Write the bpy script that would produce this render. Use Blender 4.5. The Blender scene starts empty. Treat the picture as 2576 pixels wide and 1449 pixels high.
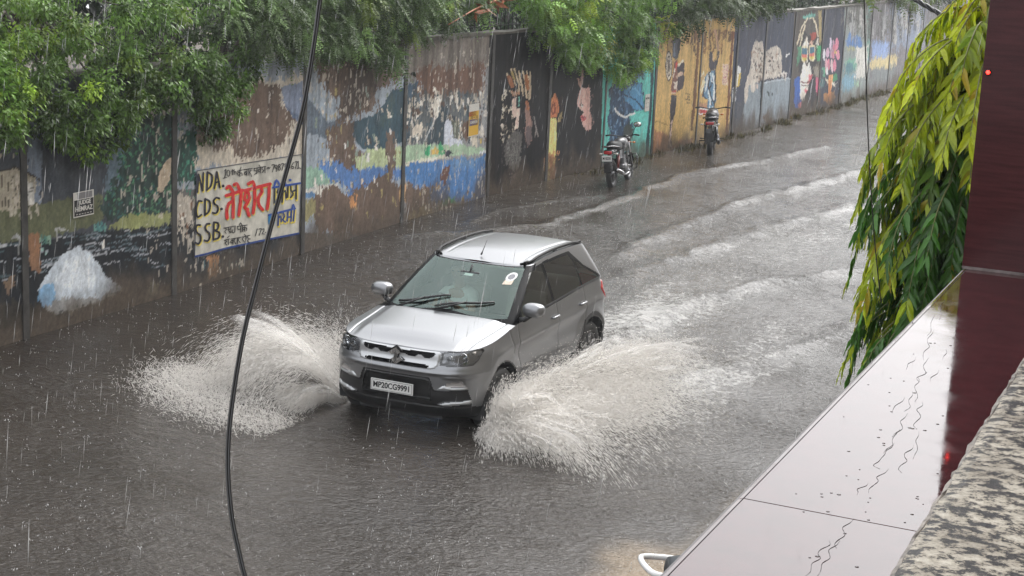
import bpy, bmesh, math, random
import numpy as np
from mathutils import Vector, Matrix
rng = np.random.default_rng(11)
random.seed(5)
S = bpy.context.scene
COL = S.collection

# ------------------------------------------------------------------ helpers
def link(o): COL.objects.link(o); return o

def tag(o, label=None, cat=None, group=None, kind=None):
    if label: o['label'] = label
    if cat: o['category'] = cat
    if group: o['group'] = group
    if kind: o['kind'] = kind
    return o

def empty(name, loc=(0, 0, 0), rz=0.0, label=None, cat=None, group=None):
    o = bpy.data.objects.new(name, None); link(o)
    o.location = loc; o.rotation_euler = (0, 0, rz); o.empty_display_size = .2
    return tag(o, label, cat, group)

def mk(name, V, F, mat, parent=None, smooth=False, col=None, midx=None, attr=None, loc=None, rot=None):
    V = np.asarray(V, np.float32).reshape(-1, 3)
    me = bpy.data.meshes.new(name)
    if isinstance(F, np.ndarray):
        n, k = F.shape
        me.vertices.add(len(V)); me.vertices.foreach_set('co', V.ravel())
        me.loops.add(n * k); me.loops.foreach_set('vertex_index', F.astype(np.int32).ravel())
        me.polygons.add(n)
        me.polygons.foreach_set('loop_start', np.arange(0, n * k, k, dtype=np.int32))
        me.update(calc_edges=True)
    else:
        me.from_pydata(V.tolist(), [], [tuple(int(i) for i in f) for f in F]); me.update()
    if smooth:
        me.polygons.foreach_set('use_smooth', np.ones(len(me.polygons), bool))
    for m in (mat if isinstance(mat, (list, tuple)) else [mat]): me.materials.append(m)
    if midx is not None: me.polygons.foreach_set('material_index', np.asarray(midx, np.int32))
    if col is not None:
        c = np.ones((len(V), 4), np.float32); c[:, :3] = col
        a = me.color_attributes.new('Col', 'FLOAT_COLOR', 'POINT'); a.data.foreach_set('color', c.ravel())
    if attr:
        for k2, v2 in attr.items():
            a = me.attributes.new(k2, 'FLOAT', 'POINT'); a.data.foreach_set('value', np.asarray(v2, np.float32))
    me.validate(clean_customdata=False)
    o = bpy.data.objects.new(name, me); link(o)
    if parent is not None: o.parent = parent
    if loc is not None: o.location = loc
    if rot is not None: o.rotation_euler = rot
    return o

class MB:
    """collects shapes for ONE mesh"""
    def __init__(s): s.v = []; s.f = []; s.m = []; s.n = 0
    def add(s, V, F, m=0):
        V = np.asarray(V, float).reshape(-1, 3)
        s.v.append(V); s.f += [tuple(i + s.n for i in f) for f in F]; s.m += [m] * len(F); s.n += len(V); return s
    def box(s, a, b, m=0, bev=0.0, M=None):
        bm = bmesh.new(); bmesh.ops.create_cube(bm, size=1)
        a = Vector(a); b = Vector(b)
        for v in bm.verts: v.co = Vector([(a[i] + b[i]) / 2 + v.co[i] * (b[i] - a[i]) for i in range(3)])
        if bev > 0: bmesh.ops.bevel(bm, geom=list(bm.edges), offset=bev, segments=2, affect='EDGES', profile=.6)
        return s.bm(bm, m, M)
    def bm(s, bm, m=0, M=None):
        bm.verts.index_update()
        V = [(M @ v.co if M else v.co)[:] for v in bm.verts]
        F = [[v.index for v in f.verts] for f in bm.faces]
        bm.free(); return s.add(V, F, m)
    def tube(s, pts, rad, n=8, m=0, caps=True, closed=False):
        V, F = tube(pts, rad, n, caps, closed); return s.add(V, F, m)
    def sphere(s, c, r, m=0, seg=14, ring=9, M=None):
        bm = bmesh.new(); bmesh.ops.create_uvsphere(bm, u_segments=seg, v_segments=ring, radius=1)
        r = r if hasattr(r, '__len__') else (r, r, r)
        T = Matrix.Translation(c) @ (M or Matrix()) @ Matrix.Diagonal((*r, 1))
        return s.bm(bm, m, T)
    def lathe(s, prof, axis='y', c=(0, 0, 0), n=24, m=0):
        """prof: list of (r, h)"""
        V = []; F = []; k = len(prof)
        for i in range(n):
            a = 2 * math.pi * i / n
            for r, h in prof:
                p = (r * math.cos(a), h, r * math.sin(a)) if axis == 'y' else ((h, r * math.cos(a), r * math.sin(a)) if axis == 'x' else (r * math.cos(a), r * math.sin(a), h))
                V.append((p[0] + c[0], p[1] + c[1], p[2] + c[2]))
        for i in range(n):
            j = (i + 1) % n
            for q in range(k - 1): F.append((i * k + q, j * k + q, j * k + q + 1, i * k + q + 1))
        return s.add(V, F, m)
    def build(s, name, mat, parent=None, smooth=False, loc=None, rot=None, col=None):
        return mk(name, np.concatenate(s.v), s.f, mat, parent, smooth, midx=s.m, loc=loc, rot=rot, col=col)

def tube(pts, rad, n=8, caps=True, closed=False):
    P = [Vector(p) for p in pts]; k = len(P)
    R = [rad] * k if not hasattr(rad, '__len__') else list(rad)
    V = []; F = []; nrm = None
    for i, p in enumerate(P):
        if closed: t = P[(i + 1) % k] - P[i - 1]
        else: t = P[min(i + 1, k - 1)] - P[max(i - 1, 0)]
        t = t.normalized() if t.length > 1e-9 else Vector((0, 0, 1))
        if nrm is None:
            nrm = t.orthogonal().normalized()
        else:
            nrm = (nrm - t * nrm.dot(t)); nrm = nrm.normalized() if nrm.length > 1e-6 else t.orthogonal().normalized()
        b = t.cross(nrm)
        for j in range(n):
            a = 2 * math.pi * j / n
            V.append((p + (nrm * math.cos(a) + b * math.sin(a)) * R[i])[:])
    for i in range(k if closed else k - 1):
        i2 = (i + 1) % k
        for j in range(n):
            j2 = (j + 1) % n
            F.append((i * n + j, i * n + j2, i2 * n + j2, i2 * n + j))
    if caps and not closed:
        F.append(tuple(range(n - 1, -1, -1))); F.append(tuple((k - 1) * n + j for j in range(n)))
    return V, F

def bez(pts, n):
    """Catmull-Rom through pts"""
    P = [np.array(p, float) for p in pts]; P = [2 * P[0] - P[1]] + P + [2 * P[-1] - P[-2]]
    out = []
    for i in range(1, len(P) - 2):
        for t in np.linspace(0, 1, n, endpoint=False):
            a, b, c, d = P[i - 1:i + 3]
            out.append(.5 * (2 * b + (c - a) * t + (2 * a - 5 * b + 4 * c - d) * t * t + (3 * b - a - 3 * c + d) * t ** 3))
    out.append(P[-2]); return out

# value noise ---------------------------------------------------------------
_tab = np.random.default_rng(3).random((256, 256))
def vnoise(x, y, seed=0):
    x = np.asarray(x, float) + seed * 17.13; y = np.asarray(y, float) + seed * 9.71
    i = np.floor(x).astype(int); j = np.floor(y).astype(int); fx = x - i; fy = y - j
    fx = fx * fx * (3 - 2 * fx); fy = fy * fy * (3 - 2 * fy)
    g = lambda a, b: _tab[a & 255, b & 255]
    return (g(i, j) * (1 - fx) + g(i + 1, j) * fx) * (1 - fy) + (g(i, j + 1) * (1 - fx) + g(i + 1, j + 1) * fx) * fy
def fbm(x, y, o=4, seed=0):
    r = 0; a = .5; t = 0
    for k in range(o):
        r = r + a * vnoise(np.asarray(x) * 2 ** k, np.asarray(y) * 2 ** k, seed + k * 5); t += a; a *= .5
    return r / t

def lin(c):
    c = np.asarray(c, float) / 255.
    return np.where(c <= .04045, c / 12.92, ((c + .055) / 1.055) ** 2.4)

def inpoly(px, py, poly):
    poly = np.asarray(poly, float); r = np.zeros(px.shape, bool)
    x0, y0 = poly.min(0); x1, y1 = poly.max(0)
    m = (px >= x0) & (px <= x1) & (py >= y0) & (py <= y1)
    if not m.any(): return r
    X = px[m]; Y = py[m]; q = np.zeros(X.shape, bool); n = len(poly)
    for i in range(n):
        ax, ay = poly[i]; bx, by = poly[(i + 1) % n]
        if ay == by: continue
        c = ((ay > Y) != (by > Y)) & (X < (bx - ax) * (Y - ay) / (by - ay) + ax)
        q ^= c
    r[m] = q; return r
def segdist(px, py, pl):
    d = np.full(px.shape, 1e9)
    for (ax, ay), (bx, by) in zip(pl[:-1], pl[1:]):
        ux, uy = bx - ax, by - ay; L = ux * ux + uy * uy + 1e-12
        t = np.clip(((px - ax) * ux + (py - ay) * uy) / L, 0, 1)
        d = np.minimum(d, np.hypot(px - ax - t * ux, py - ay - t * uy))
    return d
def sstep(a, b, x):
    t = np.clip((np.asarray(x, float) - a) / (b - a), 0, 1); return t * t * (3 - 2 * t)

# ------------------------------------------------------------------ materials
def nodes(name):
    m = bpy.data.materials.new(name); m.use_nodes = True
    nt = m.node_tree; b = nt.nodes['Principled BSDF']
    return m, nt, b
def N(nt, t, **kw):
    n = nt.nodes.new(t)
    for k, v in kw.items():
        if k.startswith('i_'):
            key = k[2:].replace('_', ' ')
            n.inputs[int(key) if key.isdigit() else key].default_value = v
        else: setattr(n, k, v)
    return n
def pbr(name, col, rough=.5, metal=0., spec=.5, coat=0., noise=0., nscale=8., bump=0., bscale=60., bdist=.01, ior=1.5, trans=0.):
    m, nt, b = nodes(name)
    b.inputs['Base Color'].default_value = (*col, 1); b.inputs['Roughness'].default_value = rough
    b.inputs['Metallic'].default_value = metal; b.inputs['Specular IOR Level'].default_value = spec
    b.inputs['Coat Weight'].default_value = coat; b.inputs['Coat Roughness'].default_value = .05
    b.inputs['IOR'].default_value = ior; b.inputs['Transmission Weight'].default_value = trans
    if noise > 0:
        tc = N(nt, 'ShaderNodeTexCoord'); nz = N(nt, 'ShaderNodeTexNoise', i_Scale=nscale, i_Detail=5.)
        nt.links.new(tc.outputs['Object'], nz.inputs['Vector'])
        mr = N(nt, 'ShaderNodeMapRange', i_1=.3, i_2=.7, i_3=1 - noise, i_4=1 + noise)
        nt.links.new(nz.outputs['Fac'], mr.inputs[0])
        mx = N(nt, 'ShaderNodeMix', data_type='RGBA', blend_type='MULTIPLY'); mx.inputs[0].default_value = 1
        mx.inputs[6].default_value = (*col, 1); nt.links.new(mr.outputs[0], mx.inputs[7])
        nt.links.new(mx.outputs[2], b.inputs['Base Color'])
    if bump > 0:
        tc = N(nt, 'ShaderNodeTexCoord'); nz = N(nt, 'ShaderNodeTexNoise', i_Scale=bscale, i_Detail=4.)
        nt.links.new(tc.outputs['Object'], nz.inputs['Vector'])
        bp = N(nt, 'ShaderNodeBump', i_Strength=bump, i_Distance=bdist)
        nt.links.new(nz.outputs['Fac'], bp.inputs['Height']); nt.links.new(bp.outputs[0], b.inputs['Normal'])
    return m

def attr_mat(name, rough=.5, spec=.5, noise=.15, nscale=20., bump=.3, bscale=40., bdist=.004, translucent=0., coat=0.):
    m, nt, b = nodes(name)
    at = N(nt, 'ShaderNodeVertexColor', layer_name='Col')
    tc = N(nt, 'ShaderNodeTexCoord')
    out = at.outputs['Color']
    if noise > 0:
        nz = N(nt, 'ShaderNodeTexNoise', i_Scale=nscale, i_Detail=6.)
        nt.links.new(tc.outputs['Object'], nz.inputs['Vector'])
        mr = N(nt, 'ShaderNodeMapRange', i_1=.3, i_2=.7, i_3=1 - noise, i_4=1 + noise); nt.links.new(nz.outputs['Fac'], mr.inputs[0])
        mx = N(nt, 'ShaderNodeMix', data_type='RGBA', blend_type='MULTIPLY'); mx.inputs[0].default_value = 1
        nt.links.new(out, mx.inputs[6]); nt.links.new(mr.outputs[0], mx.inputs[7]); out = mx.outputs[2]
    nt.links.new(out, b.inputs['Base Color'])
    b.inputs['Roughness'].default_value = rough; b.inputs['Specular IOR Level'].default_value = spec
    b.inputs['Coat Weight'].default_value = coat; b.inputs['Coat Roughness'].default_value = .15
    if bump > 0:
        n2 = N(nt, 'ShaderNodeTexNoise', i_Scale=bscale, i_Detail=5.); nt.links.new(tc.outputs['Object'], n2.inputs['Vector'])
        bp = N(nt, 'ShaderNodeBump', i_Strength=bump, i_Distance=bdist); nt.links.new(n2.outputs['Fac'], bp.inputs['Height'])
        nt.links.new(bp.outputs[0], b.inputs['Normal'])
    if translucent > 0:
        tr = N(nt, 'ShaderNodeBsdfTranslucent'); nt.links.new(out, tr.inputs['Color'])
        ms = N(nt, 'ShaderNodeMixShader'); ms.inputs[0].default_value = translucent
        nt.links.new(b.outputs[0], ms.inputs[1]); nt.links.new(tr.outputs[0], ms.inputs[2])
        nt.links.new(ms.outputs[0], nt.nodes['Material Output'].inputs['Surface'])
    return m

# ------------------------------------------------------------------ camera (solved from the car's and wall's proportions)
FP, PITCH, YAW, ROLL, CH = 4180., .215, .393, .0467, 5.217     # focal length in px of a 2576-px-wide picture
def cam_axes():
    cy, sy, cp, sp = math.cos(YAW), math.sin(YAW), math.cos(PITCH), math.sin(PITCH)
    fw = np.array([-sy * cp, cy * cp, -sp]); r = np.array([cy, sy, 0]); u = np.cross(r, fw)
    cr, sr = math.cos(ROLL), math.sin(ROLL)
    return cr * r + sr * u, -sr * r + cr * u, fw
CR, CU, CF = cam_axes(); CC = np.array([0, 0, CH])
def ray(x, y): return CF + ((x - 1288) / FP) * CR - ((y - 724.5) / FP) * CU
def onz(x, y, z=0.): d = ray(x, y); return CC + d * ((z - CH) / d[2])
def at(x, y, dep): return CC + ray(x, y) * dep
def proj(P):
    d = np.asarray(P, float) - CC; z = d @ CF
    return 1288 + FP * (d @ CR) / z, 724.5 - FP * (d @ CU) / z
cam = bpy.data.cameras.new('camera'); co = link(bpy.data.objects.new('camera', cam))
M = Matrix.Identity(4)
for i in range(3): M[i][0], M[i][1], M[i][2], M[i][3] = CR[i], CU[i], -CF[i], CC[i]
co.matrix_world = M
cam.sensor_fit = 'HORIZONTAL'; cam.sensor_width = 36; cam.lens = 36 * FP / 2576
cam.clip_start = .1; cam.clip_end = 600
S.camera = co

# ------------------------------------------------------------------ world, sun
W = bpy.data.worlds.new('World'); S.world = W; W.use_nodes = True
nt = W.node_tree; bg = nt.nodes['Background']
SUN_EL, SUN_AZ = math.radians(48), math.radians(12)
sky = N(nt, 'ShaderNodeTexSky', sky_type='NISHITA', sun_disc=False, sun_elevation=SUN_EL, sun_rotation=SUN_AZ, dust_density=6., air_density=1.6, ozone_density=1.)
hs = N(nt, 'ShaderNodeHueSaturation', i_Saturation=.13, i_Value=1.)
nt.links.new(sky.outputs[0], hs.inputs['Color']); ov = N(nt, 'ShaderNodeMix', data_type='RGBA', blend_type='ADD'); ov.inputs[0].default_value = 1.; ov.inputs[7].default_value = (5.6, 5.7, 5.95, 1)   # even cloud cover over the sky
nt.links.new(hs.outputs[0], ov.inputs[6]); nt.links.new(ov.outputs[2], bg.inputs['Color'])
bg.inputs['Strength'].default_value = .15
sl = bpy.data.lights.new('sun', 'SUN'); sl.energy = .8; sl.angle = math.radians(40); sl.color = (1, .97, .93)
so = link(bpy.data.objects.new('sun', sl))
sd = Vector((math.sin(SUN_AZ) * math.cos(SUN_EL), math.cos(SUN_AZ) * math.cos(SUN_EL), math.sin(SUN_EL)))
so.rotation_euler = (-sd).to_track_quat('-Z', 'Y').to_euler(); so.location = (0, 10, 30)
vs = S.view_settings; S.display_settings.display_device = 'sRGB'
vs.view_transform = 'Standard'; vs.look = 'None'; vs.exposure = .33; vs.gamma = 1; vs.use_curve_mapping = False
S.cycles.max_bounces = 7; S.cycles.transparent_max_bounces = 16; S.cycles.volume_bounces = 1
S.cycles.use_denoising = True
# ------------------------------------------------------------------ boundary wall with murals
WN = np.array([(-13.6, -14), (-13.25, 8), (-13.05, 14), (-12.93, 18.9), (-12.92, 22.3), (-12.92, 25.9), (-12.85, 29.5), (-12.5, 33.6), (-12.12, 37.7), (-11.62, 43.0),
               (-11.4, 48.8), (-11.12, 53.9), (-10.98, 58.2), (-10.93, 62.), (-10.85, 68.), (-10.8, 80.), (-10.7, 95)], float)
WS = np.concatenate([[0], np.cumsum(np.hypot(*np.diff(WN, axis=0).T))]); WH = 3.145
def wall_xy(s):
    return np.stack([np.interp(s, WS, WN[:, 0]), np.interp(s, WS, WN[:, 1])], -1)
def wall_n(s):
    a = wall_xy(np.asarray(s) - .05); b = wall_xy(np.asarray(s) + .05); t = b - a; t /= np.linalg.norm(t, axis=-1, keepdims=True)
    return np.stack([t[..., 1], -t[..., 0]], -1)              # towards the road
def wall_pt(s, z, off=0.):
    p = wall_xy(s) + wall_n(s) * np.asarray(off)[..., None]
    return np.concatenate([p, np.broadcast_to(np.asarray(z, float), p.shape[:-1])[..., None]], -1)
_tabS = np.linspace(0, WS[-1], 9000); _tabP = wall_pt(_tabS, np.zeros(9000)); 
def on_wall(x, y):
    """pixel -> (s, z) on the wall plane"""
    d = ray(x, y)
    best = None
    for i in range(len(WN) - 1):
        a, b = WN[i], WN[i + 1]; t = b - a; nn = np.array([t[1], -t[0]])
        den = d[:2] @ nn
        if abs(den) < 1e-9: continue
        k = ((a - CC[:2]) @ nn) / den
        if k <= 0: continue
        P = CC + d * k; u = ((P[:2] - a) @ t) / (t @ t)
        if -1e-6 <= u <= 1 + 1e-6: return WS[i] + u * np.linalg.norm(t), P[2]
    return best
ST = lambda x, y: on_wall(x, y)[0]
T7 = lambda p: (p[0] * .3256, 377.3 + p[1] * .3256)
T3 = lambda p: (p[0] * .3906, 314.5 + p[1] * .3906)
T2 = lambda p: (p[0] * .3174, p[1] * .3174)
T4 = lambda p: (691.8 + p[0] * .3906, p[1] * .3906)
T6 = lambda p: (1006.2 + p[0] * .217, 188.7 + p[1] * .217)
TB = lambda p: (1163.5 + p[0] * .2604, 125.8 + p[1] * .2604)
TZ = lambda p: (1446.5 + p[0] * .3473, p[1] * .3473)
TY = lambda p: (1622.6 + p[0] * .2344, 62.9 + p[1] * .2344)
TM = lambda p: (1823.8 + p[0] * .217, p[1] * .217)
TS = lambda p: (471.7 + p[0] * .20406, 364.8 + p[1] * .20406)
PL = []                                             # painted layers in order: (kind, points, colour, jitter, extra)
def P_(T, col, *pts, j=2.5, tex=.25, al=1.): PL.append(('p', [T(q) for q in pts], col, j, tex, al))
def L_(T, col, w, *pts, j=1.2): PL.append(('l', [T(q) for q in pts], col, j, w, 1.))
BR = (98, 80, 68); CREAM = (178, 168, 152); DK = (34, 36, 42)
# lake scene, left
P_(T7, (58, 63, 70), (-900, -900), (1345, -900), (1345, 700), (-900, 800), j=0)
P_(T7, (104, 114, 128), (215, -300), (322, -300), (322, 430), (215, 430), j=4)
P_(T7, (82, 97, 108), (880, -100), (960, -100), (900, 330), (800, 350), j=6)
P_(T7, (84, 87, 62), (-900, 600), (0, 470), (215, 432), (790, 345), (800, 560), (560, 640), (330, 690), (-900, 860), j=4)
P_(T7, (150, 141, 122), (-40, 160), (120, 140), (210, 172), (290, 222), (265, 425), (60, 470), (-40, 480))
for k in range(9): L_(T7, (70, 62, 50), 3, (20 + k * 24, 190 + k * 3), (18 + k * 24, 440))
P_(T7, (192, 188, 180), (216, 250), (268, 248), (265, 420), (216, 430))
for k in range(6): L_(T7, (110, 105, 98), 1.5, (216, 268 + k * 27), (266, 264 + k * 27), j=.4)
L_(T7, (52, 46, 38), 6, (-20, 160), (120, 138), (210, 170), (300, 222))
P_(T7, (34, 52, 48), (770, 480), (860, 300), (900, 180), (1000, -300), (1345, -300), (1345, 480), (1000, 540), (860, 560), j=9, tex=.7)
for k in range(420):
    x = random.uniform(820, 1345); y = random.uniform(-200, 520)
    if x < 900 and y < 250: continue
    c = random.choice([(46, 96, 66), (60, 118, 84), (38, 84, 82), (30, 62, 52), (70, 110, 80)])
    L_(T7, c, random.uniform(3, 7), (x, y), (x + random.uniform(-14, 14), y + random.uniform(5, 22)))
P_(T7, (168, 149, 124), (1270, 80), (1326, 50), (1320, 180), (1260, 330), (1222, 310), (1232, 200))
L_(T7, (165, 165, 160), 2.5, (990, 530), (985, 440)); L_(T7, (150, 150, 145), 2, (1000, 520), (1030, 430)); L_(T7, (140, 140, 135), 2, (985, 470), (950, 410))
P_(T7, (122, 126, 74), (850, 585), (1000, 502), (1330, 495), (1340, 585), (1000, 625), (835, 612), j=5, tex=.5)
P_(T7, (20, 26, 32), (-900, 880), (0, 720), (330, 690), (720, 640), (1350, 588), (1350, 1250), (-900, 1500), j=3)
for k in range(95):
    x = random.uniform(-60, 1280); y = 720 + random.random() ** 1.3 * 300 - x * .09; w = random.uniform(50, 190) * (1 if y < 900 else .6)
    L_(T7, random.choice([(150, 152, 156), (96, 106, 112), (60, 78, 84), (128, 132, 138)]), random.uniform(1.5, 5.5), (x, y), (x + w * .5, y - w * .10), (x + w, y - w * .14), j=2)
P_(T7, (172, 180, 188), (600, 740), (690, 800), (770, 885), (810, 965), (950, 1070), (910, 1120), (700, 1190), (460, 1275), (350, 1225), (305, 1150), (288, 1080), (330, 1000), (420, 890), (480, 800), j=2.2, tex=.2)
P_(T7, (205, 210, 215), (610, 780), (680, 850), (760, 960), (740, 1060), (560, 1080), (420, 1010), (480, 900), (560, 820), j=7, al=.5)
P_(T7, (84, 146, 188), (292, 1070), (420, 1030), (440, 1170), (350, 1215), (305, 1150), j=4, al=.75)
P_(T7, (112, 104, 92), (330, 1215), (520, 1140), (800, 1110), (960, 1080), (900, 1150), (650, 1230), (460, 1290), j=9, al=.7)
P_(T7, (124, 88, 60), (222, 640), (300, 640), (306, 950), (240, 930), (210, 820), j=4)
P_(T7, (140, 140, 138), (88, 680), (130, 645), (172, 668), (168, 690)); L_(T7, (120, 120, 118), 4, (150, 690), (140, 810))
P_(T7, (150, 150, 146), (415, 618), (445, 598), (525, 632), (520, 642), (440, 622)); L_(T7, (150, 150, 146), 3, (442, 622), (440, 700))
P_(T7, (205, 200, 190), (770, 755), (792, 702), (808, 760))
for k in range(16): L_(T7, random.choice([(90, 120, 105), (120, 150, 130), (60, 100, 90)]), 2, (310 + k * 5.5, 700 + (k % 3) * 14), (316 + k * 5.5, 640 + (k % 4) * 12))
for k in range(4): L_(T7, (130, 160, 150), 2, (328 + k * 12, 830), (322 + k * 14, 755))
for k in range(18): L_(T7, random.choice([(60, 110, 110), (86, 130, 120)]), 2, (730 + k * 5, 630), (733 + k * 5, 560 + (k % 3) * 14))
P_(T7, (104, 84, 66), (20, 1000), (110, 960), (120, 1010), (70, 1130), (40, 1090), j=4)
P_(T7, (44, 40, 34), (-900, 1250), (290, 1180), (450, 1290), (930, 1130), (1345, 1075), (1345, 1300), (-900, 1800), j=8, al=.9)
P_(T7, (92, 88, 72), (1140, 1080), (1200, 1010), (1260, 1000), (1220, 1120), (1150, 1150), j=6)
# panel with the painted advert
P_(T2, (134, 142, 152), (1395, -200), (2420, -200), (2420, 1500), (1395, 1500), j=0)
P_(T3, (36, 39, 43), (1112, 680), (1250, 700), (1250, 860), (1940, 700), (1960, 1200), (1112, 1300), j=5)
P_(T3, (58, 50, 42), (1500, 900), (1940, 790), (1950, 1200), (1300, 1300), j=8, al=.8)
P_(T2, CREAM, (1560, 900), (1800, 600), (2420, 600), (2420, 1260), (1550, 1360), j=9)
P_(T2, BR, (1560, 1120), (1555, 880), (1700, 630), (2080, 640), (2215, 690), (2245, 860), (2335, 950), (2235, 1130), (2130, 1190), (1900, 1270), (1830, 1150), (1720, 1230), (1620, 1130), j=9)
for k in range(70):
    x = random.uniform(1600, 2360); y = random.uniform(700, 1150); L_(T2, random.choice([CREAM, (198, 190, 178), (76, 60, 50), (120, 100, 84)]), random.uniform(1.5, 5), (x, y), (x + random.uniform(-6, 6), y + random.uniform(15, 90)), j=2)
P_(T2, (116, 126, 146), (2225, 690), (2400, 645), (2405, 985), (2345, 960), (2260, 850), j=2)
P_(T2, (84, 98, 122), (2232, 790), (2300, 880), (2400, 930), (2400, 985), (2330, 950), j=2)
P_(T2, (38, 70, 62), (1395, 1100), (1560, 1000), (1552, 1460), (1395, 1460), j=5)
for k in range(60):
    x = random.uniform(1400, 1545); y = random.uniform(900, 1600); L_(T2, random.choice([(40, 110, 90), (60, 130, 104), (30, 70, 62)]), random.uniform(3, 6), (x, y), (x + random.uniform(-20, 20), y + random.uniform(10, 36)))
P_(T3, (164, 154, 140), (1118, 450), (1250, 470), (1250, 630), (1195, 735), (1120, 640), j=5)
P_(T3, (30, 32, 36), (1160, 660), (1230, 640), (1240, 700), (1190, 720), j=5)
for k in range(30):
    x = random.uniform(1120, 1245); y = random.uniform(460, 700); L_(T3, random.choice([(200, 195, 185), (110, 80, 60), (50, 50, 52)]), random.uniform(2, 4), (x, y), (x, y + random.uniform(8, 40)), j=2)
P_(T3, (166, 120, 80), (1336, 845), (1402, 840), (1406, 960), (1346, 985), j=3)
for k in range(12): L_(T3, random.choice([(60, 90, 96), (80, 84, 84), (120, 116, 106)]), 3, (1300 + k * 22, 870), (1300 + k * 22, 900 + (k * 37) % 60), j=2)
# peeling lake panel
P_(T4, (142, 152, 162), (185, -200), (830, -200), (830, 1500), (185, 1500), j=0)
P_(T4, (92, 104, 116), (185, 620), (330, 780), (460, 760), (330, 900), (185, 860), j=5)
P_(T4, (52, 44, 38), (185, -200), (830, -200), (840, 470), (600, 430), (260, 380), j=8)
P_(T4, BR, (265, 370), (830, 440), (830, 500), (760, 560), (650, 590), (640, 700), (560, 745), (430, 770), (400, 650), (330, 560), (270, 480), j=12)
P_(T4, (60, 50, 44), (330, 380), (600, 420), (640, 560), (560, 700), (430, 740), (400, 560), j=14, al=.7)
P_(T4, (46, 72, 84), (497, 790), (640, 742), (692, 680), (752, 580), (838, 568), (828, 910), (720, 955), (640, 975), (560, 955), (505, 880), j=2)
P_(T4, (66, 86, 84), (650, 840), (690, 720), (760, 600), (770, 760), j=10, al=.6)
P_(T4, BR, (335, 830), (440, 778), (505, 800), (512, 920), (565, 960), (545, 1080), (460, 1175), (400, 1080), (335, 1000), j=9)
P_(T4, (128, 162, 142), (180, 1060), (300, 1095), (385, 1175), (185, 1215), j=3)
P_(T4, (166, 178, 134), (510, 1020), (600, 962), (830, 938), (830, 1060), (520, 1085), j=4)
P_(T4, (72, 112, 166), (285, 1045), (400, 1035), (460, 1090), (830, 1068), (830, 1135), (690, 1140), (560, 1200), (480, 1270), (440, 1180), (380, 1180), (290, 1110), j=7)
P_(T4, (190, 186, 176), (185, 1215), (400, 1180), (420, 1215), (185, 1260), j=5)
P_(T4, (80, 120, 160), (175, 1230), (260, 1235), (260, 1275), (175, 1270), j=4)
P_(T4, BR, (375, 1190), (480, 1265), (560, 1200), (690, 1125), (752, 1150), (830, 1200), (830, 1500), (270, 1500), (250, 1270), (300, 1210), j=8)
P_(T4, BR, (715, 850), (760, 850), (770, 1060), (750, 1160), (720, 1130), j=5)
P_(T4, (136, 128, 84), (165, 1275), (262, 1290), (262, 1400), (165, 1460), j=7)
P_(T4, (186, 130, 78), (488, 1262), (540, 1255), (530, 1330), (478, 1345), j=4)
for k in range(120):
    x = random.uniform(250, 820); y = random.uniform(560, 1420); L_(T4, random.choice([CREAM, (206, 200, 190), CREAM, (70, 56, 48), (120, 132, 120), (150, 136, 84)] if y < 1200 else [(150, 136, 84), BR, (126, 108, 80)]), random.uniform(1.5, 6.), (x, y), (x + random.uniform(-6, 6), y + random.uniform(6, 55)), j=2.5)
# riverside panel
P_(T4, (138, 139, 140), (832, -200), (1400, -200), (1400, 1500), (832, 1500), j=0)
P_(T4, (104, 92, 80), (832, 280), (1400, 200), (1400, 450), (832, 480), j=12, al=.8)
P_(T4, (52, 76, 96), (836, 540), (920, 520), (925, 640), (890, 900), (836, 930), j=5)
P_(T4, (100, 72, 58), (915, 440), (1345, 410), (1345, 600), (1100, 650), (930, 650), j=9)
P_(T6, (70, 80, 84), (60, 240), (910, 200), (910, 760), (40, 800), j=8, al=.8)
for k in range(230):
    x = random.uniform(60, 1000); y = random.uniform(150, 720); L_(T6, random.choice([(200, 192, 178), (206, 200, 190), (176, 166, 148), (46, 62, 74), (86, 66, 56), (60, 80, 90)]), random.uniform(2, 7), (x, y), (x + random.uniform(-8, 8), y + random.uniform(20, 110)), j=2.5)
P_(T6, (202, 190, 172), (130, 580), (260, 560), (255, 670), (140, 690)); P_(T6, (200, 192, 178), (360, 330), (450, 270), (440, 540), (380, 480), j=4)
P_(T6, (44, 62, 72), (290, 790), (400, 560), (480, 360), (575, 370), (565, 500), (525, 800), j=4)
L_(T6, (170, 172, 172), 4, (400, 520), (360, 620), (290, 750))
P_(T6, (188, 193, 204), (518, 560), (560, 490), (604, 560), (612, 740), (722, 760), (724, 870), (640, 902), (560, 832), (514, 790), j=2)
P_(T6, (88, 92, 80), (600, 535), (676, 535), (684, 720), (640, 745), (608, 650), j=2); L_(T6, (150, 155, 140), 4, (640, 560), (640, 720))
P_(T6, (104, 78, 64), (715, 540), (800, 540), (822, 660), (770, 790), (740, 680), j=5)
P_(T6, (205, 194, 174), (820, 640), (900, 640), (890, 830), (830, 800), j=3)
P_(T6, (152, 177, 147), (25, 825), (280, 800), (500, 800), (1000, 840), (1000, 900), (520, 945), (25, 1010), j=3)
P_(T6, (42, 148, 100), (285, 820), (352, 808), (358, 920), (290, 945)); P_(T6, (192, 160, 66), (362, 865), (432, 828), (432, 912), (360, 922)); P_(T6, (54, 152, 100), (478, 760), (528, 912), (430, 920), (440, 850))
P_(T6, (40, 46, 58), (525, 880), (570, 860), (610, 905), (540, 950))
P_(T6, (206, 204, 182), (300, 960), (520, 925), (560, 955), (200, 1020), (30, 1045), (30, 1020))
P_(T6, (66, 116, 170), (30, 1035), (560, 985), (910, 950), (1010, 900), (990, 1460), (330, 1460), (390, 1300), (300, 1290), (180, 1375), (60, 1180), j=5)
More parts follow.
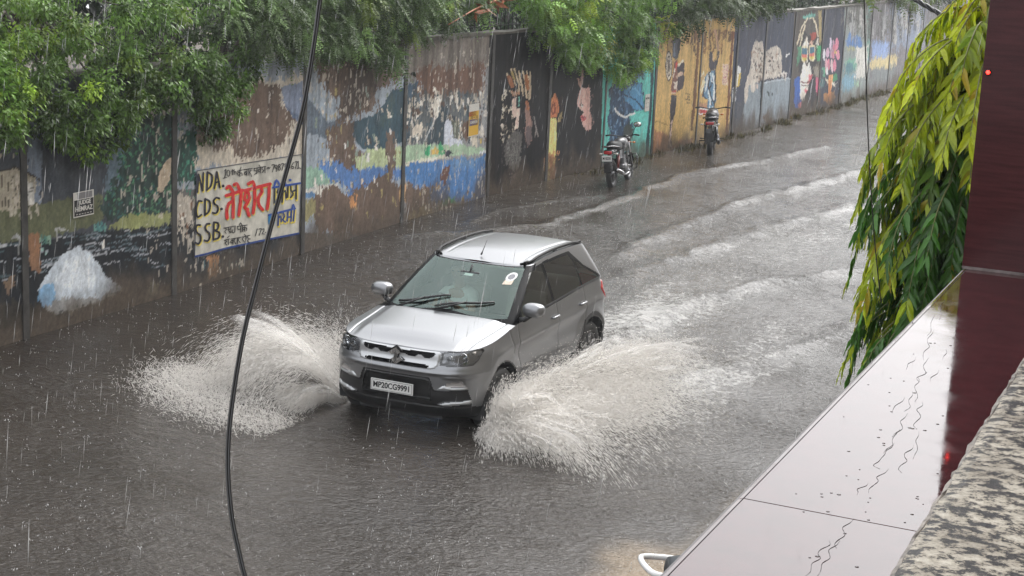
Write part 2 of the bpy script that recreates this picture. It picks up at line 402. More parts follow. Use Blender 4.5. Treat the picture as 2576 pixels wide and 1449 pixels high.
P_(T6, (104, 140, 172), (560, 1000), (900, 960), (900, 1060), (620, 1100), j=8, al=.5)
P_(T6, BR, (76, 1230), (130, 1205), (180, 1375), (300, 1300), (392, 1298), (335, 1480), (80, 1480), j=6)
P_(T6, (100, 66, 56), (490, 1095), (582, 1055), (562, 1160), (512, 1280), (480, 1200), j=4)
P_(T6, (196, 160, 104), (408, 1270), (440, 1230), (450, 1330), (400, 1340), j=3); P_(T6, (186, 150, 104), (10, 1280), (70, 1260), (80, 1470), (10, 1470), j=4)
P_(T4, BR, (832, 1260), (900, 1200), (1010, 1205), (985, 1380), (832, 1500), j=6)
P_(T4, (54, 138, 90), (1055, 1300), (1150, 1262), (1155, 1345), (1065, 1390), j=6)
P_(T4, (150, 132, 80), (836, 1385), (1035, 1340), (1035, 1460), (832, 1480), j=8); P_(T4, BR, (1020, 1330), (1300, 1290), (1300, 1480), (1020, 1480), j=9)
for k in range(40):
    x = random.uniform(840, 1300); y = random.uniform(1180, 1440); L_(T4, random.choice([CREAM, BR, (150, 130, 76), (110, 90, 70)]), random.uniform(2, 5), (x, y), (x, y + random.uniform(6, 40)), j=2.5)
P_(T6, (206, 210, 214), (930, 880), (1000, 870), (996, 900), (930, 910), j=2); P_(T6, (190, 160, 60), (930, 740), (960, 730), (960, 790), (930, 800))
# black panels
P_(TB, (15, 15, 19), (288, -900), (1395, -900), (1395, 1600), (205, 1600), j=0, tex=.5)
for q in [((430, 230), (480, 350)), ((470, 190), (512, 330)), ((500, 180), (548, 330), (542, 400)), ((545, 200), (560, 300), (586, 440)), ((580, 200), (610, 330), (620, 460)), ((620, 200), (652, 300), (640, 470)), ((655, 220), (662, 380), (650, 470))]:
    L_(TB, (192, 174, 146), 5, *q)
L_(TB, (142, 92, 62), 13, (455, 270), (480, 350)); L_(TB, (150, 96, 60), 11, (620, 250), (632, 370)); L_(TB, (150, 130, 80), 7, (480, 220), (500, 280))
P_(TB, (172, 132, 106), (468, 400), (550, 405), (552, 432), (480, 455))
P_(TB, (204, 180, 166), (478, 475), (522, 452), (522, 560), (558, 560), (552, 620), (540, 755), (500, 782), (522, 650), (480, 640), j=1)
P_(TB, (118, 172, 158), (525, 458), (552, 458), (553, 545), (526, 532), j=1); L_(TB, DK, 6, (532, 470), (535, 520))
for k in range(46):
    x = random.uniform(370, 500); y = random.uniform(360, 860); L_(TB, random.choice([(160, 150, 132), (110, 100, 88), (80, 74, 68), (190, 180, 160)]), random.uniform(1.5, 4), (x, y), (x + random.uniform(-16, 16), y + random.uniform(4, 22)), (x + random.uniform(-20, 24), y + random.uniform(16, 40)))
for q in [(395, 570), (420, 430), (410, 395), (385, 730)]: P_(TB, (186, 178, 164), (q[0] - 18, q[1]), (q[0], q[1] - 22), (q[0] + 20, q[1] - 4), (q[0] + 2, q[1] + 22))
P_(TB, (86, 83, 80), (440, 830), (570, 790), (582, 900), (577, 1050), (540, 1145), (470, 1155), (410, 1110), (420, 980), j=8)
for k in range(40): L_(TB, random.choice([(110, 108, 104), (60, 58, 57)]), 2, (430 + random.random() * 140, 830 + random.random() * 250), (425 + random.random() * 150, 880 + random.random() * 250), j=2)
P_(TB, (112, 98, 96), (460, 1190), (520, 1180), (516, 1300), (470, 1310), j=5, al=.6)
P_(TB, (142, 112, 102), (600, 500), (640, 500), (652, 600), (672, 740), (682, 850), (630, 935), (612, 850), (607, 740), (600, 600)); P_(TB, (160, 100, 64), (605, 495), (638, 495), (645, 570), (608, 580)); P_(TB, (96, 84, 84), (610, 745), (672, 740), (680, 850), (630, 930), (614, 850))
L_(TB, (120, 114, 110), 4, (690, 640), (720, 790), (735, 830)); L_(TB, (120, 114, 110), 3, (712, 780), (700, 835))
P_(TB, (188, 116, 76), (895, 412), (930, 500), (932, 580), (910, 650), (850, 662), (824, 600), (836, 500), j=1); L_(TB, (122, 60, 44), 4, (880, 500), (862, 580), (872, 625), (895, 600), (890, 520)); L_(TB, (206, 150, 96), 3, (893, 425), (850, 520), (838, 600))
P_(TB, (226, 200, 124), (832, 680), (850, 662), (905, 660), (912, 690), (905, 900), (882, 1320), (850, 1335), (820, 1320), (815, 1000), j=1); P_(TB, (196, 136, 92), (815, 1030), (896, 1000), (882, 1320), (850, 1335), (820, 1320), j=10)
P_(TB, (204, 160, 106), (785, 1110), (822, 1040), (818, 1250), (790, 1235)); P_(TB, (190, 140, 110), (765, 1345), (800, 1330), (830, 1370), (800, 1395), (775, 1390)); L_(TB, (236, 214, 150), 4, (895, 690), (890, 880))
P_(TB, (180, 160, 110), (925, 690), (945, 620), (970, 590), (960, 660), (935, 695), j=3); P_(TB, (60, 44, 40), (940, 470), (985, 430), (975, 640), (935, 700), j=8, al=.5)
P_(TB, (204, 164, 154), (1128, 405), (1150, 360), (1242, 368), (1236, 600), (1242, 762), (1192, 778), (1155, 705), (1140, 645), (1172, 600), (1146, 572), (1113, 532), j=1.5)
P_(TB, (176, 134, 124), (1200, 380), (1242, 370), (1240, 760), (1210, 770), j=6, al=.6); P_(TB, (170, 76, 78), (1140, 622), (1192, 640), (1197, 668), (1158, 695), j=1); L_(TB, (110, 40, 46), 3, (1142, 650), (1190, 645)); P_(TB, (70, 40, 40), (1146, 470), (1172, 532), (1150, 560), (1140, 520)); P_(TB, (226, 200, 186), (1150, 500), (1166, 535), (1150, 552))
L_(TB, (150, 120, 110), 8, (1150, 60), (1160, 200), (1150, 330)); L_(TB, (176, 140, 128), 5, (1120, 280), (1145, 370)); L_(TB, (70, 72, 76), 5, (1205, 950), (1190, 1150))
for k in range(26): L_(TB, (62, 62, 68), 1.6, (300 + random.random() * 1050, random.random() * 1150), (300 + random.random() * 1050, random.random() * 1150)) if False else None
# turquoise panel
P_(TZ, (92, 178, 168), (222, -300), (600, -300), (560, 1160), (185, 1180), j=0, tex=.18)
P_(TZ, (44, 68, 94), (250, 650), (300, 545), (360, 520), (420, 480), (495, 440), (500, 540), (432, 590), (472, 600), (482, 700), (497, 795), (440, 805), (402, 855), (420, 930), (412, 1100), (250, 1100), (246, 900), j=4, tex=.5)
P_(TZ, (74, 128, 164), (350, 655), (470, 600), (482, 690), (497, 795), (440, 795), (360, 725), j=2); L_(TZ, (34, 50, 72), 4, (355, 690), (440, 720), (495, 795)); L_(TZ, (110, 160, 190), 4, (380, 640), (440, 640), (470, 690))
for k in range(120):
    x = random.uniform(255, 410); y = random.uniform(540, 1080); L_(TZ, random.choice([(108, 138, 164), (60, 90, 120), (22, 34, 50), (80, 110, 140)]), random.uniform(1.5, 4), (x, y), (x + random.uniform(-14, 8), y + random.uniform(10, 34)))
for k in range(50):
    x = random.uniform(380, 495); y = random.uniform(420, 560); L_(TZ, random.choice([(40, 60, 86), (24, 34, 48), (90, 120, 140)]), 2.5, (x, y), (x + 12, y + 24))
L_(TZ, (206, 208, 206), 6, (290, 785), (320, 830), (370, 850), (430, 822)); P_(TZ, (200, 190, 180), (342, 575), (365, 532), (388, 560), (380, 600), (352, 606)); P_(TZ, (120, 40, 46), (350, 575), (366, 548), (378, 570), (366, 596))
P_(TZ, (54, 62, 60), (350, 920), (400, 900), (420, 930), (412, 1100), (350, 1100), j=3, tex=.3)
L_(TZ, (28, 60, 66), 8, (572, 300), (545, 800), (520, 1120)); L_(TZ, (196, 206, 200), 7, (515, 715), (517, 765))
# yellow panels
P_(TY, (188, 156, 98), (165, -300), (1000, -300), (905, 1300), (60, 1400), j=0, tex=.16)
P_(TY, (182, 150, 88), (300, 850), (520, 800), (500, 1250), (260, 1250), j=12, al=.5)
P_(TY, (158, 112, 80), (95, 1122), (200, 1130), (252, 1210), (255, 1310), (400, 1220), (520, 1210), (520, 1500), (60, 1500), j=4)
L_(TY, (110, 84, 46), 2, (105, 1040), (180, 1045), (245, 1075))
for k in range(46):
    x = random.choice([random.uniform(170, 560), random.uniform(560, 960)]); L_(TY, random.choice([(120, 84, 46), (140, 100, 56), (90, 66, 42)]), random.uniform(2, 6), (x, 60), (x + random.uniform(-12, 4), random.uniform(90, 330)), j=3)
L_(TY, (98, 66, 36), 8, (580, 60), (560, 400), (530, 800), (500, 1120)); L_(TY, (110, 66, 34), 8, (945, 80), (925, 330), (900, 760), (870, 1150)); P_(TY, (214, 180, 110), (960, 150), (992, 150), (930, 1100), (900, 1100), j=1)
P_(TY, (66, 68, 78), (300, 160), (340, 132), (385, 165), (372, 250), (360, 350), (330, 380), (295, 340), j=2); P_(TY, (34, 32, 38), (345, 150), (387, 172), (376, 230), (358, 340), (340, 250), j=1); L_(TY, (110, 120, 136), 5, (320, 190), (318, 330))
def ell(c, rx, ry, n=20): return [(c[0] + rx * math.cos(a * 2 * math.pi / n), c[1] + ry * math.sin(a * 2 * math.pi / n)) for a in range(n)]
P_(TY, (40, 32, 34), *ell((256, 442), 37, 166), j=.5)
for rx, ry, c in [(30, 148, (216, 204, 186)), (23, 116, (60, 48, 48)), (19, 96, (206, 192, 172)), (13, 66, (90, 76, 70)), (9, 46, (150, 130, 116)), (5, 24, (50, 40, 42))]: P_(TY, c, *ell((256, 442), rx, ry), j=.5)
P_(TY, (112, 74, 64), (300, 390), (350, 372), (362, 600), (346, 710), (276, 722), (284, 600), j=2); P_(TY, (58, 48, 54), (346, 430), (418, 368), (428, 420), (422, 600), (402, 685), (345, 722), (352, 560), j=1)
P_(TY, (216, 200, 180), (352, 420), (416, 370), (420, 395), (358, 446), j=1); P_(TY, (186, 160, 140), (326, 548), (400, 490), (412, 530), (340, 575), j=1); P_(TY, (178, 62, 56), (322, 420), (352, 380), (348, 440), (322, 500)); P_(TY, (204, 190, 176), (300, 620), (350, 610), (340, 700), (300, 690), j=2); P_(TY, (170, 66, 60), (282, 712), (330, 716), (332, 745), (278, 742)); L_(TY, (206, 190, 174), 3, (300, 560), (320, 470)); L_(TY, (206, 190, 174), 3, (286, 730), (330, 735))
P_(TY, (46, 40, 46), (275, 752), (337, 752), (326, 960), (306, 990), (290, 1100), (280, 1200), (294, 1330), (250, 1312), (262, 1150), (268, 960), j=1.5); L_(TY, (196, 170, 160), 4, (288, 1020), (272, 1180), (262, 1260), (290, 1325))
for r in range(4): L_(TY, (60, 48, 30), 3, (434 + (r % 2) * 8, 740 + r * 31), (450, 738 + r * 31), (486 - (r % 2) * 6, 744 + r * 31), j=2.4); L_(TY, (60, 48, 30), 2, (450, 732 + r * 31), (452, 752 + r * 31))
P_(TY, (54, 50, 60), (690, 300), (724, 280), (736, 390), (748, 400), (788, 262), (802, 268), (764, 470), (700, 495), (685, 420), j=2); L_(TY, (176, 140, 112), 8, (750, 60), (775, 160), (790, 260)); L_(TY, (200, 170, 140), 3, (735, 380), (728, 310))
P_(TY, (84, 122, 150), (645, 560), (682, 502), (755, 478), (762, 800), (742, 952), (668, 942), (672, 800), (618, 772), j=2); P_(TY, (200, 205, 204), (660, 560), (684, 520), (680, 640), (640, 740), j=1)
for q in [((640, 560), (622, 760), (660, 790)), ((690, 510), (680, 650), (690, 800), (720, 860)), ((700, 500), (720, 620), (690, 680), (700, 760), (740, 840)), ((752, 490), (756, 700), (742, 930))]: L_(TY, (36, 40, 52), 4, *q)
for q in [((705, 520), (712, 600)), ((730, 520), (742, 640), (735, 800)), ((684, 700), (700, 860)), ((690, 880), (700, 930)), ((725, 880), (720, 940))]: L_(TY, (200, 218, 226), 5, *q)
P_(TY, (140, 104, 86), (560, 830), (600, 815), (620, 900), (590, 980), (560, 960), j=3, al=.7); P_(TY, (168, 58, 58), (586, 885), (668, 890), (662, 972), (588, 962)); L_(TY, (224, 214, 204), 6, (590, 895), (662, 908)); L_(TY, (224, 214, 204), 5, (588, 952), (650, 962)); P_(TY, (150, 104, 92), (600, 840), (660, 830), (665, 885), (600, 885), j=3, al=.7)
P_(TY, (212, 190, 172), (834, 412), (894, 412), (882, 652), (830, 640), j=2, al=.8)
for r in range(7): L_(TY, (176, 120, 124), 3, (838, 435 + r * 30), (884, 430 + r * 30), j=3)
for q in [((575, 730), (610, 640), (632, 560), (628, 650), (600, 735)), ((590, 560), (625, 505), (630, 560)), ((640, 600), (610, 700))]: L_(TY, (216, 202, 172), 4, *q)
P_(TY, (120, 104, 76), (520, 1030), (600, 1000), (640, 1250), (500, 1300), j=10, al=.5); P_(TY, (104, 66, 50), (850, 1170), (905, 1150), (900, 1230), (840, 1240), j=4)
# cats on a wall, navy panels
P_(TM, (52, 57, 74), (150, -300), (830, -300), (735, 1500), (40, 1600), j=0, tex=.2)
P_(TM, (46, 56, 76), (505, 100), (825, 100), (790, 900), (470, 900), j=4, al=.6)
P_(TM, (130, 140, 148), (240, 985), (425, 950), (420, 1600), (190, 1600)); P_(TM, (132, 143, 152), (436, 955), (765, 896), (748, 1180), (735, 1360), (415, 1440))
L_(TM, (166, 174, 180), 5, (420, 965), (764, 905)); L_(TM, (70, 78, 86), 6, (425, 960), (415, 1200), (400, 1450))
P_(TM, (188, 179, 168), (330, 512), (355, 470), (380, 466), (400, 490), (428, 478), (450, 590), (442, 920), (360, 960), (275, 985), (262, 1120), (240, 1205), (224, 1180), (230, 1000), (290, 800), (312, 600), j=1.5)
P_(TM, (182, 174, 164), (468, 612), (520, 562), (600, 525), (642, 560), (660, 640), (662, 850), (640, 892), (520, 912), (455, 925), j=1.5)
for k in range(75):
    x, y = random.choice([(random.uniform(310, 440), random.uniform(500, 920)), (random.uniform(470, 640), random.uniform(580, 900))]); L_(TM, random.choice([(90, 80, 76), (120, 108, 100), (62, 56, 56), (206, 198, 190), (150, 128, 112)]), random.uniform(1.5, 4), (x, y), (x + random.uniform(-18, 18), y + random.uniform(6, 40)), (x + random.uniform(-12, 22), y + random.uniform(20, 60)))
P_(TM, (196, 188, 178), *ell((325, 1000), 28, 75), j=1); P_(TM, (206, 200, 194), (655, 850), (680, 835), (722, 830), (700, 925), (665, 900), j=2); L_(TM, (80, 72, 70), 2.5, (690, 860), (688, 915)); P_(TM, (190, 182, 172), (525, 880), (560, 820), (620, 830), (630, 880), (590, 915), (540, 910)); L_(TM, (230, 228, 226), 4, (710, 655), (715, 630), (748, 628)); P_(TM, (186, 174, 166), *ell((372, 1000), 16, 30), j=1)
P_(TM, (60, 64, 74), (88, 1185), (222, 1180), (205, 1600), (40, 1600)); P_(TM, (206, 206, 204), (142, 770), (160, 745), (184, 780), (180, 855), (140, 862)); P_(TM, (190, 164, 70), (128, 880), (182, 850), (165, 1000), (120, 1015)); P_(TM, (190, 192, 194), (95, 1015), (132, 1000), (118, 1180), (80, 1185)); L_(TM, (230, 225, 214), 3, (152, 870), (140, 990))
P_(TM, (96, 76, 60), (440, 1380), (470, 1320), (520, 1340), (560, 1400), (500, 1450), j=5); L_(TM, (40, 56, 56), 5, (500, 1060), (510, 1110)); L_(TM, (40, 56, 56), 4, (548, 1080), (550, 1105))
# face in sunglasses (generic)
P_(TM, (72, 66, 60), (825, -300), (1140, -300), (1105, 1500), (735, 1500), j=0, tex=.3)
P_(TM, (150, 134, 92), (1080, 130), (1128, 130), (1122, 520), (1086, 420), j=3); P_(TM, (98, 160, 148), (900, 195), (1040, 148), (1035, 195), (930, 225), j=3); P_(TM, (40, 38, 40), (860, 560), (900, 360), (1000, 220), (1050, 280), (1080, 520), (1060, 800), (1000, 900), (860, 830), j=3)
P_(TM, (88, 84, 78), (930, 330), (990, 210), (1045, 300), (1040, 380), (960, 400), j=4, al=.7)
for q in [((862, 560), (900, 380), (930, 290)), ((985, 215), (1020, 205), (1052, 290), (1072, 420)), ((840, 520), (880, 330), (960, 210))]: L_(TM, (196, 184, 160), 4, *q)
P_(TM, (220, 210, 196), (908, 560), (930, 440), (950, 420), (966, 520), (960, 720), (900, 730)); P_(TM, (206, 170, 150), (985, 480), (1020, 470), (1030, 560), (985, 560)); P_(TM, (224, 214, 200), (1062, 500), (1078, 420), (1086, 520), (1070, 560)); P_(TM, (150, 58, 44), (985, 385), (1020, 365), (1052, 372), (1062, 440), (1000, 482), j=2)
for cx_, m_ in [((922, 628), 1), ((1012, 615), 1)]:
    P_(TM, (206, 192, 160), *[(cx_[0] + x * 38, cx_[1] + y * 95) for x, y in [(-1, -.8), (-.6, -1), (.6, -1), (1, -.8), (.9, .7), (.5, 1), (-.5, 1), (-.9, .7)]], j=.6)
    P_(TM, (60, 104, 124), *[(cx_[0] + x * 29, cx_[1] + y * 80) for x, y in [(-1, -.9), (1, -.9), (1, .0), (-1, .05)]], j=.6); P_(TM, (196, 110, 96), *[(cx_[0] + x * 29, cx_[1] + y * 80) for x, y in [(-1, .05), (1, 0), (.95, .5), (-.95, .5)]], j=1); P_(TM, (190, 176, 84), *[(cx_[0] + x * 27, cx_[1] + y * 80) for x, y in [(-.95, .5), (.95, .5), (.5, .95), (-.5, .95)]], j=1)
P_(TM, (226, 216, 202), (902, 735), (960, 700), (985, 745), (1002, 860), (992, 1000), (945, 1120), (902, 1192), (866, 1090), (872, 900), j=1.5); L_(TM, (70, 60, 56), 4, (930, 700), (945, 760), (965, 720)); P_(TM, (202, 100, 112), (965, 880), (1002, 850), (1000, 960), (940, 1110), (905, 1050), (960, 1020), j=3)
L_(TM, (110, 60, 60), 4, (888, 950), (930, 965), (978, 950)); L_(TM, (90, 50, 52), 3, (890, 990), (930, 1000), (970, 985)); P_(TM, (54, 148, 98), (1072, 520), (1126, 530), (1112, 720), (1064, 702), j=2); P_(TM, (70, 130, 100), (845, 550), (886, 540), (870, 700), (838, 790), j=2)
P_(TM, (48, 88, 160), (808, 905), (868, 872), (872, 1120), (900, 1210), (820, 1265), (803, 1180), j=2); P_(TM, (206, 120, 130), (840, 1220), (880, 1170), (895, 1215), (860, 1260), j=2); P_(TM, (30, 30, 36), (900, 1195), (1000, 880), (1042, 900), (1092, 1210), (940, 1270), j=2); L_(TM, (150, 150, 156), 2.5, (1020, 920), (985, 1120), (945, 1250)); P_(TM, (192, 92, 122), (1050, 900), (1112, 890), (1088, 1180), (1060, 1060), j=2); P_(TM, (130, 124, 112), (1020, 780), (1090, 760), (1110, 880), (1050, 900), j=3)
# flowers
P_(TM, (50, 54, 68), (1132, -300), (1405, -300), (1345, 1500), (1100, 1500), j=0, tex=.25)
for (x, y, rx, ry, c) in [(1222, 510, 16, 80, (190, 176, 190)), (1258, 520, 16, 70, (186, 150, 170)), (1298, 510, 20, 70, (196, 120, 140)), (1190, 610, 20, 60, (180, 150, 168)), (1235, 610, 20, 70, (170, 140, 160)), (1270, 560, 22, 50, (196, 110, 130)), (1308, 640, 22, 60, (200, 130, 150)), (1255, 640, 18, 50, (190, 120, 140)), (1150, 640, 16, 70, (204, 200, 206)), (1175, 760, 16, 90, (200, 150, 160)), (1205, 750, 16, 70, (186, 110, 130)), (1240, 770, 15, 80, (206, 180, 184)), (1272, 760, 17, 70, (196, 120, 140)), (1185, 820, 12, 50, (220, 210, 210))]: P_(TM, c, *ell((x, y), rx, ry, 12), j=1)
P_(TM, (206, 170, 84), *ell((1280, 600), 14, 30, 10)); P_(TM, (210, 150, 100), (1196, 880), (1252, 860), (1252, 945), (1222, 1072), (1202, 1062), j=1); P_(TM, (54, 130, 90), (1256, 880), (1285, 838), (1304, 870), (1302, 925), (1250, 945), j=1); P_(TM, (84, 150, 120), (1124, 780), (1150, 770), (1164, 880), (1150, 905)); P_(TM, (210, 196, 176), (1160, 900), (1200, 940), (1196, 975), (1165, 935)); P_(TM, (214, 206, 190), (1245, 945), (1295, 960), (1280, 1000), (1246, 985))
P_(TM, (66, 100, 100), *ell((1128, 960), 24, 55, 12)); P_(TM, (152, 106, 60), (1140, 1090), (1165, 1070), (1200, 1090), (1225, 1080), (1268, 1045), (1282, 1130), (1210, 1225), (1150, 1165), j=2); P_(TM, (200, 130, 76), (1198, 940), (1230, 930), (1225, 1180), (1200, 1180), j=1)
# pale landscape panels
P_(TM, (132, 140, 138), (1405, -300), (1700, -300), (1660, 1500), (1330, 1500), j=0, tex=.25)
P_(TM, (104, 100, 94), (1405, -100), (1700, -100), (1690, 420), (1400, 360), j=14, al=.8); P_(TM, (84, 120, 168), (1402, 490), (1440, 372), (1560, 435), (1592, 500), (1560, 545), (1410, 545), j=3)
P_(TM, (192, 190, 182), (1512, 560), (1660, 520), (1655, 910), (1512, 905), j=3); L_(TM, (110, 112, 112), 3, (1552, 690), (1552, 760), j=3); P_(TM, (150, 150, 120), (1405, 560), (1500, 545), (1505, 590), (1405, 600), j=3)
P_(TM, (108, 160, 138), (1388, 690), (1500, 670), (1522, 800), (1400, 860), j=5); P_(TM, (80, 120, 128), (1390, 740), (1470, 720), (1500, 800), (1390, 900), j=5); P_(TM, (112, 148, 164), (1365, 900), (1520, 850), (1490, 1000), (1345, 1110), j=5); P_(TM, (146, 176, 150), (1490, 960), (1540, 920), (1560, 1000), (1500, 1020), j=5)
P_(TM, (92, 140, 128), (1655, -50), (1705, -50), (1690, 700), (1650, 760), j=5, al=.8)
P_(TM, (112, 108, 110), (1705, -300), (2900, -300), (2900, 1500), (1660, 1500), j=0, tex=.3)
P_(TM, (132, 152, 190), (1690, 500), (1900, 490), (1905, 640), (1688, 690), j=6); P_(TM, (192, 176, 132), (1688, 700), (1900, 640), (1990, 640), (1990, 760), (1680, 800), j=6); P_(TM, (128, 140, 160), (1945, 60), (2300, 40), (2300, 520), (1930, 560), j=14, al=.8); P_(TM, (128, 112, 96), (2080, 20), (2150, 20), (2140, 300), (2090, 300), j=10, al=.7); P_(TM, (120, 130, 130), (1680, 800), (2000, 760), (2000, 980), (1660, 1000), j=10, al=.6)
for k in range(60):
    x = random.uniform(1410, 2300); L_(TM, random.choice([(86, 84, 80), (150, 150, 150), (70, 72, 70), (170, 168, 164)]), random.uniform(2, 7), (x, random.uniform(30, 300)), (x - 6, random.uniform(200, 520)), j=3)

WALLK = 1.42
def paint(px, py, s, z):
    n = px.shape
    j1 = fbm(s * 5, z * 3.0, 4, 1) * 2 - 1; j2 = fbm(s * 5, z * 3.0, 4, 2) * 2 - 1
    f1 = fbm(s * 22, z * 9, 3, 3) * 2 - 1; f2 = fbm(s * 22, z * 9, 3, 4) * 2 - 1
    g1 = fbm(s * 60, z * 28, 2, 5) * 2 - 1; J1 = j1 * 1.7 + f1 * 1.5 + g1 * .7; J2 = (j2 * 1.7 + f2 * 1.5 + g1 * .6) * 1.3
    br = fbm(s * 14, z * 5, 4, 8) - .5; vt = fbm(s * 26, z * 1.1, 3, 12) - .5
    col = np.tile(lin((90, 88, 86)), (len(px), 1))
    for kind, pts, c, j, ex, al in PL:
        P = np.asarray(pts); pad = 14 + j * 3 + (ex if kind == 'l' else 0)
        m = (px > P[:, 0].min() - pad) & (px < P[:, 0].max() + pad) & (py > P[:, 1].min() - pad) & (py < P[:, 1].max() + pad)
        if not m.any(): continue
        X = px[m] + J1[m] * j; Y = py[m] + J2[m] * j
        if kind == 'p': q = inpoly(X, Y, P); tex = ex
        else: q = segdist(X, Y, pts) < ex * .5 * .8; tex = .25
        if not q.any(): continue
        idx = np.nonzero(m)[0][q]
        cc = lin(c) * (1 + tex * 2.2 * br[idx] + tex * 1.2 * vt[idx])[:, None]
        col[idx] = col[idx] * (1 - al) + cc * al
    # weathering that belongs to the wall: run-off streaks from the top, mud splashed on its foot, bare plaster flecks
    streak = np.clip((fbm(s * 9, z * .35, 4, 20) - .47) * 4, 0, 1) * sstep(1.0, 3.1, z)
    col *= (1 - .45 * streak)[:, None]
    mud = sstep(.62, .05, z + (fbm(s * 3, z * 2, 4, 23) - .5) * .9) * .85
    col = col * (1 - mud[:, None]) + lin((70, 60, 50)) * mud[:, None] * (.8 + .8 * fbm(s * 30, z * 20, 3, 25))[:, None]
    fl = (fbm(s * 16, z * 7, 4, 31) > .69) & (z < 2.9) & (fbm(s * .5, z * .6, 2, 33) > .5) & (s < ST(1225, 300))
    col[fl] = col[fl] * .35 + lin(CREAM) * .65 * (.7 + .6 * vnoise(s[fl] * 40, z[fl] * 30))[:, None]
    far_ = np.where(s < ST(1232, 330), 1., .3); damp = far_ * sstep(.45, .75, fbm(s * .8, z * .7, 5, 60)) * .14
    col *= (1 - damp[:, None]); lum = col @ np.array([.3, .55, .15]); fade = (far_ * (.02 + .26 * fbm(s * 2.2, z * 1.6, 4, 63)))[:, None]
    col = col * (1 - fade) + (lum[:, None] * .82 + lin((104, 98, 90)) * .18) * fade
    run = np.clip((fbm(s * 18, z * .5, 4, 66) - .5) * 5, 0, 1) * .2 * sstep(.2, .5, fbm(s * 1.1, z * .6, 3, 67)); col = col * (1 - run[:, None]) + lin((60, 54, 48)) * run[:, None]
    gr = 1 + .75 * (fbm(s * 40, z * 25, 3, 40) - .5)
    return np.clip(col * gr[:, None] * WALLK, .004, .85)

m_wall = attr_mat('painted_plaster', rough=.5, spec=.22, noise=.12, nscale=45, bump=.5, bscale=35, bdist=.006)
m_post = pbr('wet_dark_concrete', lin((62, 60, 58)), rough=.4, noise=.5, nscale=6, bump=.5, bscale=30, bdist=.008)
m_cop = pbr('mossy_concrete', lin((98, 94, 86)), rough=.6, noise=.4, nscale=5, bump=.5, bscale=25, bdist=.01)
wall = empty('boundary_wall', (*WN[0], 0), label='long grey boundary wall painted with peeling murals along the flooded road', cat='wall')
WO = np.array([*WN[0], 0.])
joints_px = [(-420, 900), (61, 620), (437, 600), (761, 540), (1013, 440), (1232, 330), (1378, 330), (1518, 330), (1645, 270), (1757, 240), (1849, 210), (1920, 190), (1992, 170), (2065, 150), (2120, 140), (2188, 125), (2241, 110)]
js = [ST(max(x, 1), y) if x > 0 else WS[2] - 2.5 for x, y in joints_px]
NPRE = 5; js = [js[0] - 3.6 * k for k in range(NPRE, 0, -1)] + js
js = js + [js[-1] + 3.1 * k for k in range(1, 9)]
PANEL_LABEL = ['dark panel painted with a cabin', 'panel painted with a dark lake and a white fountain', 'peeling brown panel behind the painted advert', 'peeling panel painted with a blue lake and mountain', 'panel painted with a riverside and white tower', 'black panel painted with a bearded man', 'black panel painted with a candle and a face', 'turquoise panel painted with a blue bird', 'yellow panel painted with a man holding a box', 'yellow panel painted with a blue figure', 'navy panel painted with a white cat over a grey ledge', 'navy panel painted with a second pale cat', 'panel painted with a face in sunglasses', 'dark panel painted with flowers in a pot', 'pale panel painted with a house and meadow', 'grey panel with a blue and yellow band', 'faded grey blue panel']
for i in range(len(js) - 1):
    a, b = js[i], js[i + 1]
    near = js[NPRE] <= a < js[16 + NPRE]
    ns = max(4, int((b - a) / (.026 if near else .06))); nz = 170 if near else 70
    ss = np.linspace(a, b, ns + 1); zz = np.linspace(-.15, WH, nz + 1)
    SS, ZZ = np.meshgrid(ss, zz, indexing='ij'); SSf = SS.ravel(); ZZf = ZZ.ravel()
    V = wall_pt(SSf, ZZf); px, py = proj(V)
    col = paint(px, py, SSf, ZZf)
    rel = .012 * (fbm(SSf * 3, ZZf * 2, 4, 51) - .5)
    V = wall_pt(SSf, ZZf, rel) - WO
    I = np.arange((ns + 1) * (nz + 1)).reshape(ns + 1, nz + 1)
    F = np.stack([I[:-1, :-1], I[1:, :-1], I[1:, 1:], I[:-1, 1:]], -1).reshape(-1, 4)
    o = mk('wall_panel', V, F, m_wall, wall, smooth=True, col=col)
    if 0 <= i - NPRE < len(PANEL_LABEL): o['label'] = PANEL_LABEL[i - NPRE]
    # the joint post
    w = .055 if i - NPRE not in (7, 9, 12) else .035
    q = np.array([[a - w, -.15, .018], [a + w, -.15, .018], [a + w, WH - .01, .018], [a - w, WH - .01, .018], [a - w, -.15, -.2], [a + w, -.15, -.2], [a + w, WH - .01, -.2], [a - w, WH - .01, -.2]])
    if i > 0: mk('joint_post', wall_pt(q[:, 0], q[:, 1], q[:, 2]) - WO, [(0, 1, 2, 3), (1, 5, 6, 2), (4, 0, 3, 7), (3, 2, 6, 7)], m_post, wall)
# body of the wall behind the painted face and its coping
ss = np.linspace(js[0], js[-1], 160); prof = [(-.012, -.15), (-.22, -.15), (-.22, WH), (-.012, WH)]
V = np.concatenate([wall_pt(ss, np.full(160, z), np.full(160, o)) for o, z in prof]) - WO
I = np.arange(640).reshape(4, 160); F = [(I[k][i], I[k][i + 1], I[(k + 1) % 4][i + 1], I[(k + 1) % 4][i]) for k in (1, 0, 2) for i in range(159)]
mk('wall_core', V, F, m_post, wall)
prof = [(.03, WH), (.035, WH + .055), (-.1, WH + .075), (-.26, WH + .05), (-.26, WH)]
jit = .012 * np.random.default_rng(2).standard_normal((5, 160))
V = np.concatenate([wall_pt(ss, z + jit[k], np.full(160, o)) for k, (o, z) in enumerate(prof)]) - WO
I = np.arange(800).reshape(5, 160); F = [(I[k][i], I[k][i + 1], I[k + 1][i + 1], I[k + 1][i]) for k in range(4) for i in range(159)]
mk('coping', V, F, m_cop, wall)

